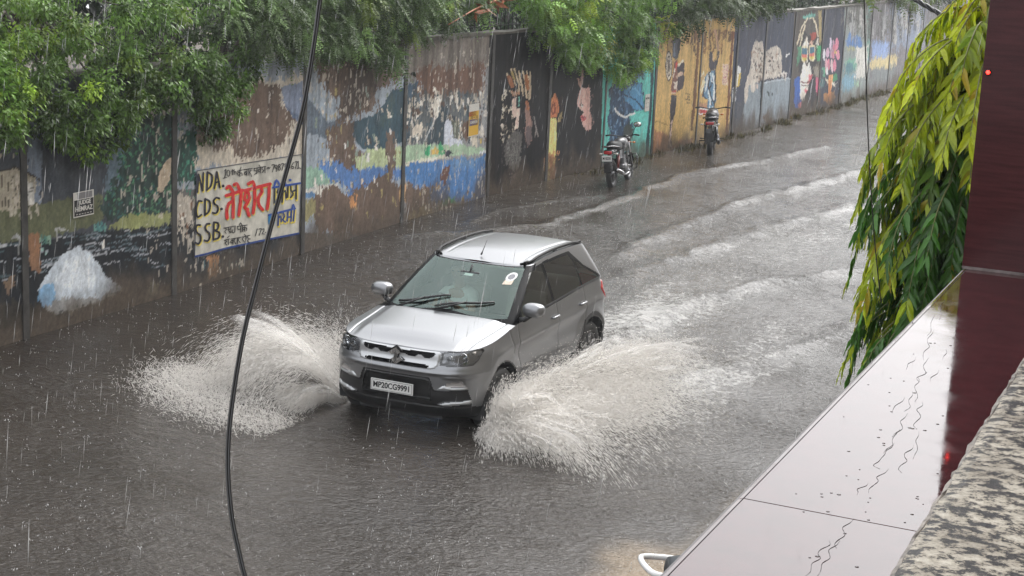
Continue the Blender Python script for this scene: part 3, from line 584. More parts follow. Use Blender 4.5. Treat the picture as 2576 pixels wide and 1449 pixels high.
# painted advert: flat paint patch with brushed lettering
def flat(name, polys, mat, off, parent, org):
    """polys in picture tracing coords -> one flat mesh on the wall face"""
    V = []; F = []
    for P in polys:
        b = len(V)
        for q in P:
            s_, z_ = on_wall(*q); V.append(wall_pt(np.array([s_]), np.array([z_]), np.array([off]))[0])
        F.append(tuple(range(b, b + len(P))))
    return mk(name, np.array(V) - org, F, mat, parent)
def ribbon(pts, w, T, off=(0, 0)):
    P = [np.array(T((x + off[0], y + off[1]))) for x, y in pts]; w = w * .20406 * .5
    if len(P) > 2:
        P = bez(P, 4)
    out = []
    for a, b in zip(P[:-1], P[1:]):
        t = b - a; L = np.hypot(*t)
        if L < 1e-6: continue
        n = np.array([-t[1], t[0]]) / L * w
        out.append([a + n, b + n, b - n, a - n])
    return out
def discs(pts, w, T, off=(0, 0)):
    w = w * .20406 * .5; return [[(T((x + off[0], y + off[1]))[0] + w * math.cos(k * math.pi / 4), T((x + off[0], y + off[1]))[1] + w * math.sin(k * math.pi / 4)) for k in range(8)] for x, y in pts]
def circ(x, y, rx, ry): return [(x + rx * math.cos(k * math.pi / 5), y + ry * math.sin(k * math.pi / 5)) for k in range(11)]
m_adv = pbr('advert_white_paint', lin((200, 196, 184)) * .92, rough=.5, spec=.2, noise=.3, nscale=5, bump=.2, bscale=40, bdist=.004)
ad = flat('painted_advert', [[T3(q) for q in [(1262, 292), (1925, 194), (1940, 215), (1922, 692), (1600, 762), (1420, 805), (1330, 838), (1252, 852)]]], m_adv, .012, wall, WO)
ad['label'] = 'hand painted white advert with black, red and blue lettering'
BIG = [[(110, 578), (122, 360)], [(122, 360), (172, 560)], [(172, 560), (182, 342)], [(234, 330), (226, 552)], [(234, 335), (285, 368), (292, 430), (272, 505), (226, 552)], [(318, 530), (347, 330)], [(347, 330), (386, 518)], [(330, 462), (376, 450)],
       [(158, 692), (122, 690), (98, 760), (95, 840), (115, 886), (156, 858)], [(205, 660), (200, 862)], [(205, 664), (255, 690), (266, 750), (246, 820), (200, 862)], [(377, 655), (340, 648), (310, 682), (320, 725), (355, 750), (364, 800), (335, 840), (298, 832)],
       [(142, 985), (105, 985), (88, 1030), (105, 1080), (145, 1110), (150, 1170), (120, 1218), (84, 1200)], [(257, 970), (225, 972), (205, 1010), (220, 1055), (255, 1085), (260, 1140), (230, 1182), (195, 1172)], [(312, 950), (305, 1168)], [(312, 952), (360, 960), (370, 1000), (350, 1040), (312, 1050)], [(312, 1050), (375, 1075), (382, 1110), (365, 1145), (305, 1166)]]
SM = [[(443, 318), (461, 300), (446, 405)], [(425, 408), (467, 400)], circ(490, 345, 17, 38), [(540, 300), (540, 365)], [(525, 320), (560, 313)], [(560, 300), (562, 360)], [(562, 335), (580, 325), (585, 358)],
      [(598, 322), (662, 306)], [(632, 315), (632, 388)], circ(617, 352, 15, 18), [(632, 348), (655, 342), (660, 372)], [(630, 312), (645, 274)], [(678, 302), (788, 284)], [(720, 298), (718, 378)], circ(703, 345, 15, 20), [(692, 333), (718, 356)], [(742, 294), (743, 372)], [(768, 290), (768, 315), (750, 335), (765, 352), (776, 386)],
      [(805, 287), (952, 262)], [(845, 281), (840, 352)], [(813, 286), (815, 314), (843, 320)], [(845, 335), (813, 362)], [(885, 273), (885, 342)], circ(872, 312, 13, 17), [(885, 273), (868, 244)], [(915, 270), (903, 298), (926, 310), (905, 338)], [(942, 265), (943, 342)], [(966, 292), (982, 272), (990, 292), (1004, 272)],
      [(1025, 246), (1057, 240), (1035, 330)], circ(1078, 265, 14, 20), [(1092, 262), (1080, 326)], circ(1118, 252, 11, 15), circ(1118, 290, 14, 19), [(1140, 235), (1170, 228), (1150, 312)], [(1180, 236), (1206, 230), (1190, 260), (1211, 280), (1185, 306)], [(1225, 226), (1247, 221), (1232, 250), (1251, 270), (1228, 298)], [(1292, 214), (1272, 258), (1276, 290), (1293, 284), (1292, 262), (1274, 264)], [(1310, 210), (1337, 204), (1318, 287)], [(1342, 214), (1354, 200), (1352, 285)], [(1338, 287), (1370, 280)],
      [(435, 1022), (577, 995)], [(455, 1018), (466, 1045), (446, 1062), (462, 1088)], [(488, 1012), (496, 1050), (512, 1082)], [(488, 1040), (520, 1030)], [(522, 1005), (521, 1078)], [(545, 1040), (538, 1075), (568, 1070), (573, 1000)], [(598, 1002), (722, 984)], [(604, 1000), (612, 1040), (642, 1030)], [(642, 996), (643, 1072)], [(664, 992), (663, 1064)], [(625, 985), (640, 958), (662, 990)], [(692, 990), (692, 1062)], circ(680, 1028, 11, 13), [(692, 1016), (712, 1020), (716, 1052)],
      [(440, 1172), (505, 1155)], [(452, 1172), (470, 1188), (448, 1205), (472, 1232)], [(492, 1160), (489, 1228)], [(476, 1140), (490, 1130), (502, 1118)], [(522, 1157), (644, 1135)], [(546, 1152), (546, 1226)], circ(533, 1190, 12, 15), [(573, 1150), (560, 1180), (582, 1216)], [(602, 1146), (602, 1216)], [(628, 1140), (612, 1170), (637, 1202)], [(658, 1132), (757, 1110)], [(682, 1130), (665, 1160), (692, 1197)], [(707, 1125), (707, 1192)], [(690, 1098), (707, 1124)], [(737, 1115), (720, 1138), (746, 1155), (725, 1180), (747, 1197)], [(847, 1030), (826, 1117)], [(866, 1036), (897, 1029), (870, 1112)], [(908, 1038), (930, 1030), (926, 1062), (906, 1088), (934, 1096)]]
RED = [[(470, 528), (500, 506), (545, 572)], [(560, 488), (592, 476), (622, 540)], [(462, 622), (545, 598), (665, 556)], [(545, 600), (550, 740), (546, 890)], [(548, 688), (496, 720), (470, 800), (474, 898)], [(648, 565), (640, 700), (618, 862)], [(695, 620), (690, 665), (728, 690), (752, 640), (728, 580), (700, 590)], [(735, 690), (690, 770), (730, 790)], [(718, 790), (745, 866)], [(812, 530), (815, 680), (794, 838)], [(690, 560), (820, 525), (1005, 478)], [(735, 478), (790, 452), (815, 525)], [(885, 510), (905, 570), (858, 650), (868, 740), (912, 796)], [(992, 490), (988, 640), (968, 785)]]
BLUE = [[(1040, 522), (1374, 468)], [(1052, 515), (1082, 432), (1132, 502)], [(1168, 415), (1200, 490)], [(988, 862), (1312, 780)], [(1275, 790), (1290, 735), (1306, 790)]]
BLK = [[(1063, 528), (1060, 712)], [(1122, 528), (1092, 580), (1122, 612), (1098, 655), (1108, 692)], [(1168, 520), (1152, 702)], [(1155, 595), (1192, 562), (1204, 650)], [(1226, 505), (1222, 640)], [(1258, 500), (1264, 560), (1288, 600), (1258, 645)], [(1275, 572), (1322, 556)], [(1328, 488), (1326, 662)]]
TEAL = [[(1002, 860), (1002, 968), (1045, 956)], [(1010, 905), (1055, 892)]]
NVY = [[(1112, 850), (1104, 988)], [(1106, 905), (1136, 875), (1142, 942)], [(1165, 832), (1182, 878), (1162, 918), (1192, 948)], [(1227, 815), (1217, 932)], [(1217, 890), (1265, 884)], [(1270, 800), (1264, 938)], [(1304, 788), (1292, 932)]]
def letter(name, strokes, w, col, off, sh=(0, 0), dots=()):
    polys = []
    for st in strokes: polys += ribbon(st, w, TS, sh) + discs([st[0], st[-1]], w, TS, sh) + (discs(st[1:-1], w, TS, sh) if len(st) > 2 else [])
    polys += discs(dots, w * 1.5, TS, sh)
    V = []; F = []; o2 = 0
    # each stroke piece is lifted a hair so that overlapping brush strokes never share a plane
    for i, P in enumerate(polys):
        b = len(V)
        for q in P:
            s_, z_ = on_wall(*q); V.append(wall_pt(np.array([s_]), np.array([z_]), np.array([off + (i % 7) * .0002]))[0])
        F.append(tuple(range(b, b + len(P))))
    mk(name, np.array(V) - WO, F, pbr(name + '_paint', col, rough=.4, noise=.15, nscale=12), ad)
letter('yellow_shadow', BIG, 26, lin((222, 204, 96)), .0150, (13, 15)); letter('yellow_shadow', RED + BLK + NVY, 34, lin((226, 206, 88)), .0170, (9, 15))
letter('black_letters', BIG, 24, lin((24, 22, 40)), .0190, dots=[(426, 502), (406, 786), (421, 1126)])
letter('small_lettering', SM, 10, lin((28, 26, 30)), .0190, dots=[(1380, 286), (716, 1025), (510, 1196), (757, 1156), (950, 1076)])
letter('red_lettering', RED, 40, lin((206, 40, 40)), .0205); letter('blue_lettering', BLUE, 24, lin((30, 72, 156)), .0205, dots=[(1252, 430)])
letter('black_lettering', BLK, 22, lin((26, 26, 36)), .0190); letter('navy_lettering', NVY, 22, lin((34, 60, 120)), .0190); letter('teal_lettering', TEAL, 36, lin((36, 124, 176)), .0205)
letter('border_line', [[(105, 316), (540, 248), (960, 182), (1390, 116)], [(1390, 116), (1402, 170), (1380, 700), (1366, 1082)], [(104, 316), (76, 1360)]], 9, lin((52, 58, 76)), .0180)
letter('border_line', [[(84, 1372), (240, 1335), (400, 1288), (520, 1258), (900, 1178), (1356, 1088)]], 24, lin((30, 62, 128)), .0180)

# text helper (built-in font curves turned into mesh)
def text_mesh(txt, size, mat, name, parent, M, ext=.002, bold=.0, fit=None):
    cu = bpy.data.curves.new(name, 'FONT'); cu.body = txt; cu.size = size; cu.align_x = 'CENTER'; cu.align_y = 'CENTER'; cu.extrude = ext; cu.offset = bold
    t = link(bpy.data.objects.new(name + '_tmp', cu)); bpy.context.view_layer.update()
    me = bpy.data.meshes.new_from_object(t.evaluated_get(bpy.context.evaluated_depsgraph_get()))
    bpy.data.objects.remove(t)
    if fit:
        xs = [v.co.x for v in me.vertices]
        if xs:
            k = fit / max(1e-6, max(xs) - min(xs))
            for v in me.vertices: v.co.x *= k
    me.transform(M); me.materials.clear(); me.materials.append(mat)
    o = link(bpy.data.objects.new(name, me)); o.parent = parent; return o

# posters glued to the wall
def wall_frame(x, y, off):
    s_, z_ = on_wall(x, y); p = wall_pt(np.array([s_]), np.array([z_]), np.array([off]))[0]; n = wall_n(np.array([s_]))[0]
    Mx = Matrix.Identity(4); ex = np.array([-n[1], n[0], 0.]); ez = np.array([0, 0, 1.]); en = np.array([n[0], n[1], 0])
    for i in range(3): Mx[i][0] = ex[i]; Mx[i][1] = ez[i]; Mx[i][2] = en[i]; Mx[i][3] = p[i]
    return Mx
m_pw = pbr('white_paper', lin((205, 202, 194)), rough=.5, noise=.12, nscale=30)
m_blk = pbr('black_print', lin((26, 26, 28)), rough=.45)
m_yel = pbr('yellow_print', lin((214, 168, 52)), rough=.45); m_blu = pbr('blue_print', lin((44, 70, 150)), rough=.45); m_redp = pbr('red_print', lin((190, 60, 50)), rough=.45)
m_gry = pbr('grey_print', lin((120, 118, 118)), rough=.45)
def quadbox(mb, x0, y0, x1, y1, z0, z1, m): mb.box((x0, y0, z0), (x1, y1, z1), m)
def poster(px, py, w, h, label, bands, texts):
    Mx = wall_frame(px, py, .013); t = empty('poster', Mx.translation, label=label, cat='poster')
    R = Matrix.Translation(-Mx.translation) @ Mx
    mb = MB(); mb.box((-w / 2, -h / 2, 0), (w / 2, h / 2, .003), 0, M=R)
    mb.build('paper', [m_pw], t)
    for (x0, y0, x1, y1, m) in bands:
        b = MB(); b.box((x0, y0, .003), (x1, y1, .005), 0, M=R); b.build('printed_band', [m], t)
    for (s_, x, y, size, m, ft) in texts: text_mesh(s_, size, m, 'printed_text', t, R @ Matrix.Translation((x, y, .006)), ext=.0008, bold=.002, fit=ft)
    return t
poster(208, 512, .40, .32, 'small torn black and white paper notice on the lake mural', [(-.185, -.145, .19, .06, m_blk), (-.12, .07, .17, .15, m_gry)], [('JUDGE', .02, .02, .075, m_pw, .24), ('HEMRAZ', 0, -.06, .085, m_pw, .34), ('- - - - - -', 0, -.12, .04, m_pw, .30)])
poster(1190, 302, .44, .62, 'yellow paper poster with a blue band on the riverside mural', [(-.21, -.29, .21, .17, m_yel), (-.19, -.10, .19, .02, m_blu), (-.21, .08, .10, .17, m_redp)], [('10 + 12', 0, .05, .07, m_blk, .3), ('ADMISSION', 0, -.04, .07, m_pw, .32)])
poster(1627, 258, .26, .40, 'small white printed notice on the turquoise panel', [], [('NOTICE', 0, .1, .06, m_blk, .2), ('- - -', 0, 0, .06, m_gry, .18), ('- - -', 0, -.1, .06, m_gry, .18)])
# ------------------------------------------------------------------ ground and flood water
def world_poly(*pts): return [tuple(onz(x, y)[:2]) for x, y in pts]
m_road = pbr('wet_asphalt', (.045, .042, .04), rough=.5, noise=.4, nscale=3, bump=.5, bscale=40)
V = [(-55, -40, -.12), (42, -40, -.12), (42, 160, -.12), (-55, 160, -.12)]
tag(mk('ground', V, [(0, 1, 2, 3)], pbr('earth', (.07, .055, .04), rough=.9, noise=.4, nscale=.5)), kind='structure')
V = [(-14, -20, -.08), (2.5, -20, -.08), (2.5, 130, -.08), (-14, 130, -.08)]
tag(mk('road', V, [(0, 1, 2, 3)], m_road), kind='structure')

CAR_X, CAR_Y, CAR_H, CAR_Z = -7.427, 16.983, -1.591, -.057
def car_local(X, Y):
    c, s = math.cos(CAR_H), math.sin(CAR_H); dx, dy = X - CAR_X, Y - CAR_Y
    return c * dx + s * dy, -s * dx + c * dy
def water_grid(x, y):
    X, Y = np.meshgrid(x, y, indexing='ij'); Xf, Yf = X.ravel(), Y.ravel()
    P = np.stack([Xf, Yf, np.zeros_like(Xf)], -1); px, py = proj(P)
    z = np.zeros_like(Xf); foam = np.zeros_like(Xf)
    # wash lines left by the car: low crests with broken foam on them
    crests = [([(1000, 600), (1120, 590), (1290, 575), (1400, 556), (1560, 500), (1690, 455), (1760, 436), (2080, 372)], .055, .13, .55),
              ([(1180, 560), (1300, 520), (1450, 500), (1560, 490)], .03, .12, .5),
              ([(1560, 640), (1640, 600), (1740, 560), (1900, 500), (2060, 460), (2200, 420)], .06, .17, .55),
              ([(1530, 855), (1600, 840), (1660, 800), (1720, 768), (1900, 722), (2140, 690), (2400, 660)], .075, .2, .6),
              ([(1640, 960), (1850, 930), (1960, 890), (2130, 832), (2400, 760)], .05, .17, .5),
              ([(1560, 700), (1700, 650), (1860, 600), (2000, 560), (2160, 520)], .06, .2, .55)]
    for pl, h, w, fo in crests:
        wp = [tuple(onz(*q)[:2]) for q in bez([(a, b) for a, b in pl], 5)]
        d = segdist(Xf + .5 * (fbm(Xf * 1.3, Yf * 1.3, 3, 5) - .5), Yf + .5 * (fbm(Xf * 1.3, Yf * 1.3, 3, 6) - .5), wp)
        br = fbm(Xf * 3, Yf * 3, 3, 9)
        g = np.exp(-(d / w) ** 2); z += h * g * (.5 + br); foam = np.maximum(foam, fo * g * sstep(.3, .6, br))
    def soft(pl, edge, amt):
        wp = world_poly(*pl); jx = (fbm(Xf * .9, Yf * .9, 4, 61) - .5) * 1.6; jy = (fbm(Xf * .9, Yf * .9, 4, 62) - .5) * 1.6
        ins = inpoly(Xf + jx, Yf + jy, wp); d = segdist(Xf + jx, Yf + jy, wp + wp[:1])
        return np.where(ins, sstep(0, edge, d), 0) * amt
    uc, vc = car_local(Xf, Yf); bu = np.maximum(-1.6 - uc, 0); wob = .9 * (fbm(Xf * .5, Yf * .3, 3, 95) - .5)
    tr = np.exp(-((vc - .35 - .05 * bu + wob) / (1.0 + .045 * bu)) ** 2) * np.exp(-bu / 26) * sstep(-1.5, -2.6, uc)
    foam = np.maximum(foam, .80 * tr * (.45 + 1.1 * fbm(Xf * 1.1, Yf * .45, 4, 96)))
    tr2 = np.exp(-((vc - 2.3 - .03 * bu + wob) / 1.1) ** 2) * np.exp(-bu / 9) * sstep(1.5, .2, uc)
    foam = np.maximum(foam, .70 * tr2 * (.4 + 1.2 * fbm(Xf * 1.3, Yf * .6, 4, 97)))
    foam = np.maximum(foam, soft([(1200, 990), (1290, 1120), (1330, 1190), (1500, 1180), (1680, 1120), (1900, 1060), (2140, 930), (2140, 860), (1900, 900), (1740, 880), (1560, 840), (1350, 900)], .8, .74))
    foam = np.maximum(foam, soft([(1480, 870), (1700, 860), (1760, 960), (1640, 1080), (1400, 1150), (1250, 1050)], .7, .8))
    foam = np.maximum(foam, soft([(370, 975), (420, 1030), (580, 1075), (760, 1050), (880, 1010), (870, 960), (700, 915), (480, 915)], .6, .7))
    foam = np.maximum(foam, soft([(480, 900), (560, 760), (700, 700), (850, 720), (960, 780), (870, 950)], .8, .30))
    # churned ripples
    u, v = car_local(Xf, Yf)
    wake = np.exp(-((v - .2) / 2.2) ** 2) * sstep(2.6, .5, u)
    z += .030 * wake * (fbm(Xf * 2.2, Yf * 2.2, 4, 70) - .5) * 2 + .012 * (fbm(Xf * 1.1 + .4 * Yf, Yf * 2.4, 4, 75) - .5)
    z += .02 * foam * (fbm(Xf * 6, Yf * 6, 3, 77) - .3)
    lane = np.clip(np.exp(-((v - 1.1) / 2.4) ** 2) * sstep(3.2, -1.5, u) * (.55 + .9 * (fbm(Xf * .7, Yf * .35, 4, 91) - .3)), 0, 1)
    sand = soft([(1330, 1470), (1520, 1390), (1740, 1300), (1980, 1180), (2200, 1040), (2400, 900), (2500, 1400), (2200, 1700), (1300, 1700)], .8, 1.)
    side = sstep(1.3, .1, Xf - np.interp(Yf, WN[:, 1], WN[:, 0]) + .8 * (fbm(Xf * 1.2, Yf * .8, 4, 80) - .5)) * sstep(26, 34, Yf)
    z += .05 * side * fbm(Xf * 3, Yf * 3, 3, 81)
    I = np.arange(len(x) * len(y)).reshape(len(x), len(y))
    F = np.stack([I[:-1, :-1], I[1:, :-1], I[1:, 1:], I[:-1, 1:]], -1).reshape(-1, 4)
    return np.stack([Xf, Yf, z], -1), F, foam, np.clip(sand, 0, 1), side, lane
m_water, nt, b = nodes('muddy_flood_water')
tc = N(nt, 'ShaderNodeTexCoord')
mp = N(nt, 'ShaderNodeMapping'); mp.inputs['Scale'].default_value = (1, 1.0, 1); mp.inputs['Rotation'].default_value = (0, 0, .35)
nt.links.new(tc.outputs['Object'], mp.inputs['Vector'])
mp2 = N(nt, 'ShaderNodeMapping'); mp2.inputs['Scale'].default_value = (.75, 1.5, 1); mp2.inputs['Rotation'].default_value = (0, 0, -.39)
nt.links.new(tc.outputs['Object'], mp2.inputs['Vector'])
n1 = N(nt, 'ShaderNodeTexNoise', i_Scale=4.5, i_Detail=5., i_Roughness=.66); nt.links.new(mp2.outputs[0], n1.inputs['Vector'])
n2 = N(nt, 'ShaderNodeTexNoise', i_Scale=17., i_Detail=3., i_Roughness=.6); nt.links.new(mp.outputs[0], n2.inputs['Vector'])
vo = N(nt, 'ShaderNodeTexVoronoi', i_Scale=9.); nt.links.new(tc.outputs['Object'], vo.inputs['Vector'])
rg = N(nt, 'ShaderNodeMath', operation='SINE'); rm = N(nt, 'ShaderNodeMath', operation='MULTIPLY'); rm.inputs[1].default_value = 55.
nt.links.new(vo.outputs['Distance'], rm.inputs[0]); nt.links.new(rm.outputs[0], rg.inputs[0])
rf = N(nt, 'ShaderNodeMapRange', i_1=0., i_2=.28, i_3=1., i_4=0.); nt.links.new(vo.outputs['Distance'], rf.inputs[0])
rr = N(nt, 'ShaderNodeMath', operation='MULTIPLY'); nt.links.new(rg.outputs[0], rr.inputs[0]); nt.links.new(rf.outputs[0], rr.inputs[1])
a1 = N(nt, 'ShaderNodeMath', operation='MULTIPLY_ADD'); a1.inputs[1].default_value = .45; nt.links.new(n2.outputs['Fac'], a1.inputs[0]); nt.links.new(n1.outputs['Fac'], a1.inputs[2])
a2 = N(nt, 'ShaderNodeMath', operation='MULTIPLY_ADD'); a2.inputs[1].default_value = .10; nt.links.new(rr.outputs[0], a2.inputs[0]); nt.links.new(a1.outputs[0], a2.inputs[2])
bp = N(nt, 'ShaderNodeBump', i_Strength=1., i_Distance=.095); nlow = N(nt, 'ShaderNodeTexNoise', i_Scale=.45, i_Detail=3.); nt.links.new(tc.outputs['Object'], nlow.inputs['Vector']); bs_ = N(nt, 'ShaderNodeMapRange', i_1=.3, i_2=.7, i_3=.25, i_4=1.); nt.links.new(nlow.outputs['Fac'], bs_.inputs[0]); nt.links.new(bs_.outputs[0], bp.inputs['Strength']); nt.links.new(a2.outputs[0], bp.inputs['Height'])
nt.links.new(bp.outputs[0], b.inputs['Normal'])
fa = N(nt, 'ShaderNodeAttribute', attribute_name='foam'); sa = N(nt, 'ShaderNodeAttribute', attribute_name='sand'); da = N(nt, 'ShaderNodeAttribute', attribute_name='side')
nf = N(nt, 'ShaderNodeTexNoise', i_Scale=9., i_Detail=7., i_Roughness=.75, i_Distortion=.8); nt.links.new(tc.outputs['Object'], nf.inputs['Vector'])
# foam only where its own pattern exceeds what is left of the mask
th = N(nt, 'ShaderNodeMath', operation='SUBTRACT'); th.inputs[0].default_value = .90; m6 = N(nt, 'ShaderNodeMath', operation='MULTIPLY'); m6.inputs[1].default_value = .52
nt.links.new(fa.outputs['Fac'], m6.inputs[0]); nt.links.new(m6.outputs[0], th.inputs[1])
df = N(nt, 'ShaderNodeMath', operation='SUBTRACT'); nt.links.new(nf.outputs['Fac'], df.inputs[0]); nt.links.new(th.outputs[0], df.inputs[1])
fr = N(nt, 'ShaderNodeMapRange', i_1=-.10, i_2=.20, i_3=0., i_4=.9); nt.links.new(df.outputs[0], fr.inputs[0])
nb = N(nt, 'ShaderNodeTexNoise', i_Scale=.6, i_Detail=5.); nt.links.new(tc.outputs['Object'], nb.inputs['Vector'])
cb = N(nt, 'ShaderNodeMix', data_type='RGBA'); cb.inputs[6].default_value = (.018, .0145, .0115, 1); cb.inputs[7].default_value = (.042, .034, .027, 1); nt.links.new(nb.outputs['Fac'], cb.inputs[0])
wk = N(nt, 'ShaderNodeAttribute', attribute_name='wake'); c1 = N(nt, 'ShaderNodeMix', data_type='RGBA'); c1.inputs[7].default_value = (.10, .096, .09, 1); nt.links.new(wk.outputs['Fac'], c1.inputs[0]); nt.links.new(cb.outputs[2], c1.inputs[6])
c2 = N(nt, 'ShaderNodeMix', data_type='RGBA'); c2.inputs[7].default_value = (.24, .18, .115, 1); nt.links.new(sa.outputs['Fac'], c2.inputs[0]); nt.links.new(c1.outputs[2], c2.inputs[6])
c3 = N(nt, 'ShaderNodeMix', data_type='RGBA'); c3.inputs[7].default_value = (.075, .058, .04, 1); nt.links.new(da.outputs['Fac'], c3.inputs[0]); nt.links.new(c2.outputs[2], c3.inputs[6])
c4 = N(nt, 'ShaderNodeMix', data_type='RGBA'); c4.inputs[7].default_value = (.56, .55, .53, 1); nt.links.new(fr.outputs[0], c4.inputs[0]); nt.links.new(c3.outputs[2], c4.inputs[6])
nt.links.new(c4.outputs[2], b.inputs['Base Color'])
ro = N(nt, 'ShaderNodeMapRange', i_1=0., i_2=1., i_3=.06, i_4=.7); nt.links.new(fr.outputs[0], ro.inputs[0]); nt.links.new(ro.outputs[0], b.inputs['Roughness'])
b.inputs['IOR'].default_value = 1.33
xs = np.arange(-14, 2.01, .05); ys = np.concatenate([np.arange(8, 30, .05), np.arange(30, 48, .09), np.arange(48, 75.1, .2)])
V, F, fo, sa_, sd_, ln_ = water_grid(xs, ys)
tag(mk('flood_water', V, F, m_water, smooth=True, attr={'foam': fo, 'sand': sa_, 'side': sd_, 'wake': ln_}), kind='structure')
V, F, fo, sa_, sd_, ln_ = water_grid(np.linspace(-14, 2, 40), np.linspace(75.1, 130, 60))
V[:, 2] *= .3
tag(mk('flood_water', V, F, m_water, smooth=True, attr={'foam': fo * 0, 'sand': sa_ * 0, 'side': sd_, 'wake': ln_}), kind='structure')

# ------------------------------------------------------------------ the building we look out from: granite ledge, pillar, stained parapet
def granite(name, rough, streak):
    m, nt, b = nodes(name)
    tc = N(nt, 'ShaderNodeTexCoord'); mp = N(nt, 'ShaderNodeMapping'); mp.inputs['Scale'].default_value = (2, 2, 26) if streak else (6, 6, 6)
    nt.links.new(tc.outputs['Object'], mp.inputs['Vector'])
    nz = N(nt, 'ShaderNodeTexNoise', i_Scale=3., i_Detail=7.); nt.links.new(mp.outputs[0], nz.inputs['Vector'])
    fine = N(nt, 'ShaderNodeTexNoise', i_Scale=220., i_Detail=2.); nt.links.new(tc.outputs['Object'], fine.inputs['Vector'])
    cr = N(nt, 'ShaderNodeValToRGB'); cr.color_ramp.elements[0].position = .3; cr.color_ramp.elements[0].color = (.042, .008, .010, 1); cr.color_ramp.elements[1].position = .75; cr.color_ramp.elements[1].color = (.078, .017, .020, 1)
    ad_ = N(nt, 'ShaderNodeMath', operation='MULTIPLY_ADD'); ad_.inputs[1].default_value = .35; nt.links.new(fine.outputs['Fac'], ad_.inputs[0]); nt.links.new(nz.outputs['Fac'], ad_.inputs[2])
    sb = N(nt, 'ShaderNodeMath', operation='SUBTRACT'); sb.inputs[1].default_value = .17; nt.links.new(ad_.outputs[0], sb.inputs[0])
    nt.links.new(sb.outputs[0], cr.inputs[0]); nt.links.new(cr.outputs[0], b.inputs['Base Color'])
    b.inputs['Roughness'].default_value = rough; b.inputs['IOR'].default_value = 1.55; b.inputs['Specular IOR Level'].default_value = .22 if streak else .5
    b.inputs['Coat Weight'].default_value = .06 if streak else .17; b.inputs['Coat Roughness'].default_value = .03; b.inputs['Coat IOR'].default_value = 1.45
    if not streak:
        wf = N(nt, 'ShaderNodeTexNoise', i_Scale=7., i_Detail=6., i_Roughness=.6); nt.links.new(tc.outputs['Object'], wf.inputs['Vector'])
        wr = N(nt, 'ShaderNodeMapRange', i_1=.42, i_2=.62, i_3=.03, i_4=.12); nt.links.new(wf.outputs['Fac'], wr.inputs[0]); nt.links.new(wr.outputs[0], b.inputs['Roughness'])
    bn = N(nt, 'ShaderNodeTexNoise', i_Scale=14. if not streak else 5., i_Detail=3.); nt.links.new(tc.outputs['Object'], bn.inputs['Vector'])
    bp = N(nt, 'ShaderNodeBump', i_Strength=.25, i_Distance=.004); nt.links.new(bn.outputs['Fac'], bp.inputs['Height'])
    nt.links.new(bp.outputs[0], b.inputs['Coat Normal'])
    return m
m_ledge = granite('wet_maroon_granite', .06, False); m_pillar = granite('polished_maroon_granite', .16, True)
bld = empty('building', (0, 3, 0), label='maroon granite clad building front with a wet ledge at the right edge', cat='building')
BO = np.array([0, 3, 0.])
ZL = CH - 1.3
e0, e1 = onz(1650, 1449, ZL), onz(2405, 690, ZL); i0, i1 = onz(2255, 1449, ZL), onz(2576, 920, ZL)
fd = (e1 - e0) / np.linalg.norm(e1 - e0); fn = np.array([fd[1], -fd[0], 0])          # along the facade, towards the building
def fb(t, w, z): return np.array([e0[0], e0[1], 0]) + fd * t + fn * w + np.array([0, 0, z])
wi = float((i0 - e0) @ fn)                     # ledge width
tj = float((onz(2080, 1292, ZL) - e0) @ fd)    # joint across the ledge
tp = float((onz(2490, 684, ZL) - e0) @ fd)     # pillar face
SL = -.02                                       # fall of the ledge towards the road
def prism(mb, prof, t0, t1, m=0, skew=0.):
    """prof (w, z) closed outline swept along the facade"""
    k = len(prof); V = [fb(t0 + skew * w, w, z) for w, z in prof] + [fb(t1 + skew * w, w, z) for w, z in prof]
    mb.add(np.array(V) - BO, [tuple(range(k))[::-1], tuple(range(k, 2 * k))] + [(i, (i + 1) % k, k + (i + 1) % k, k + i) for i in range(k)], m)
LP = [(-.0, ZL - .16), (-.0, ZL - .014), (.006, ZL - .005), (.022, ZL), (wi + .30, ZL), (wi + .30, ZL - .16)]
for a, c in ((-2.2, tj - .0025), (tj + .0025, tp + 1.2)):
    mb = MB(); prism(mb, LP, a, c, skew=-.02); o = mb.build('ledge_slab', [m_ledge], bld)
mb = MB(); prism(mb, [(.004, ZL - .15), (.004, ZL - .004), (wi + .29, ZL - .004), (wi + .29, ZL - .15)], -2.1, tp + 1.1, skew=-.02); mb.build('joint_mortar', [pbr('grey_grout', (.16, .15, .15), rough=.6)], bld)
mb = MB(); prism(mb, [(.0205, ZL + .0005), (.0215, ZL + .0012), (.0228, ZL + .0005)], -2.1, tp); mb.build('bevel_line', [pbr('dark_bevel', (.03, .028, .03), rough=.3)], bld)
# pillar (one slab joint below, tall shaft) standing on the ledge end
mb = MB(); prism(mb, [(.0, ZL + .012), (.0, ZL + 6), (2.6, ZL + 6), (2.6, ZL + .012)], tp, tp + 1.1); mb.build('pillar', [m_pillar], bld)
mb = MB(); prism(mb, [(.0, ZL + .0005), (.0, ZL + .012), (2.55, ZL + .012), (2.55, ZL + .0005)], tp - .004, tp + .9); mb.build('pillar_joint', [pbr('mortar', (.19, .165, .16), rough=.6, noise=.4, nscale=30)], bld)
# wall under the ledge and unseen storey above the parapet side
m_fac = pbr('cream_render', (.45, .40, .33), rough=.7, noise=.2, nscale=2, bump=.3, bscale=30)
mb = MB(); prism(mb, [(.12, -.1), (.12, ZL - .16), (3.4, ZL - .16), (3.4, -.1)], -4.5, tp + 1.0); mb.build('facade_wall', [m_fac], bld)
mb = MB(); prism(mb, [(.40, -.1), (.40, 9.5), (4.4, 9.5), (4.4, -.1)], tp + 1.25, tp + 46); mb.build('unseen_wing', [m_fac], bld)  # unseen wing, added to block sky and darken the car's side windows
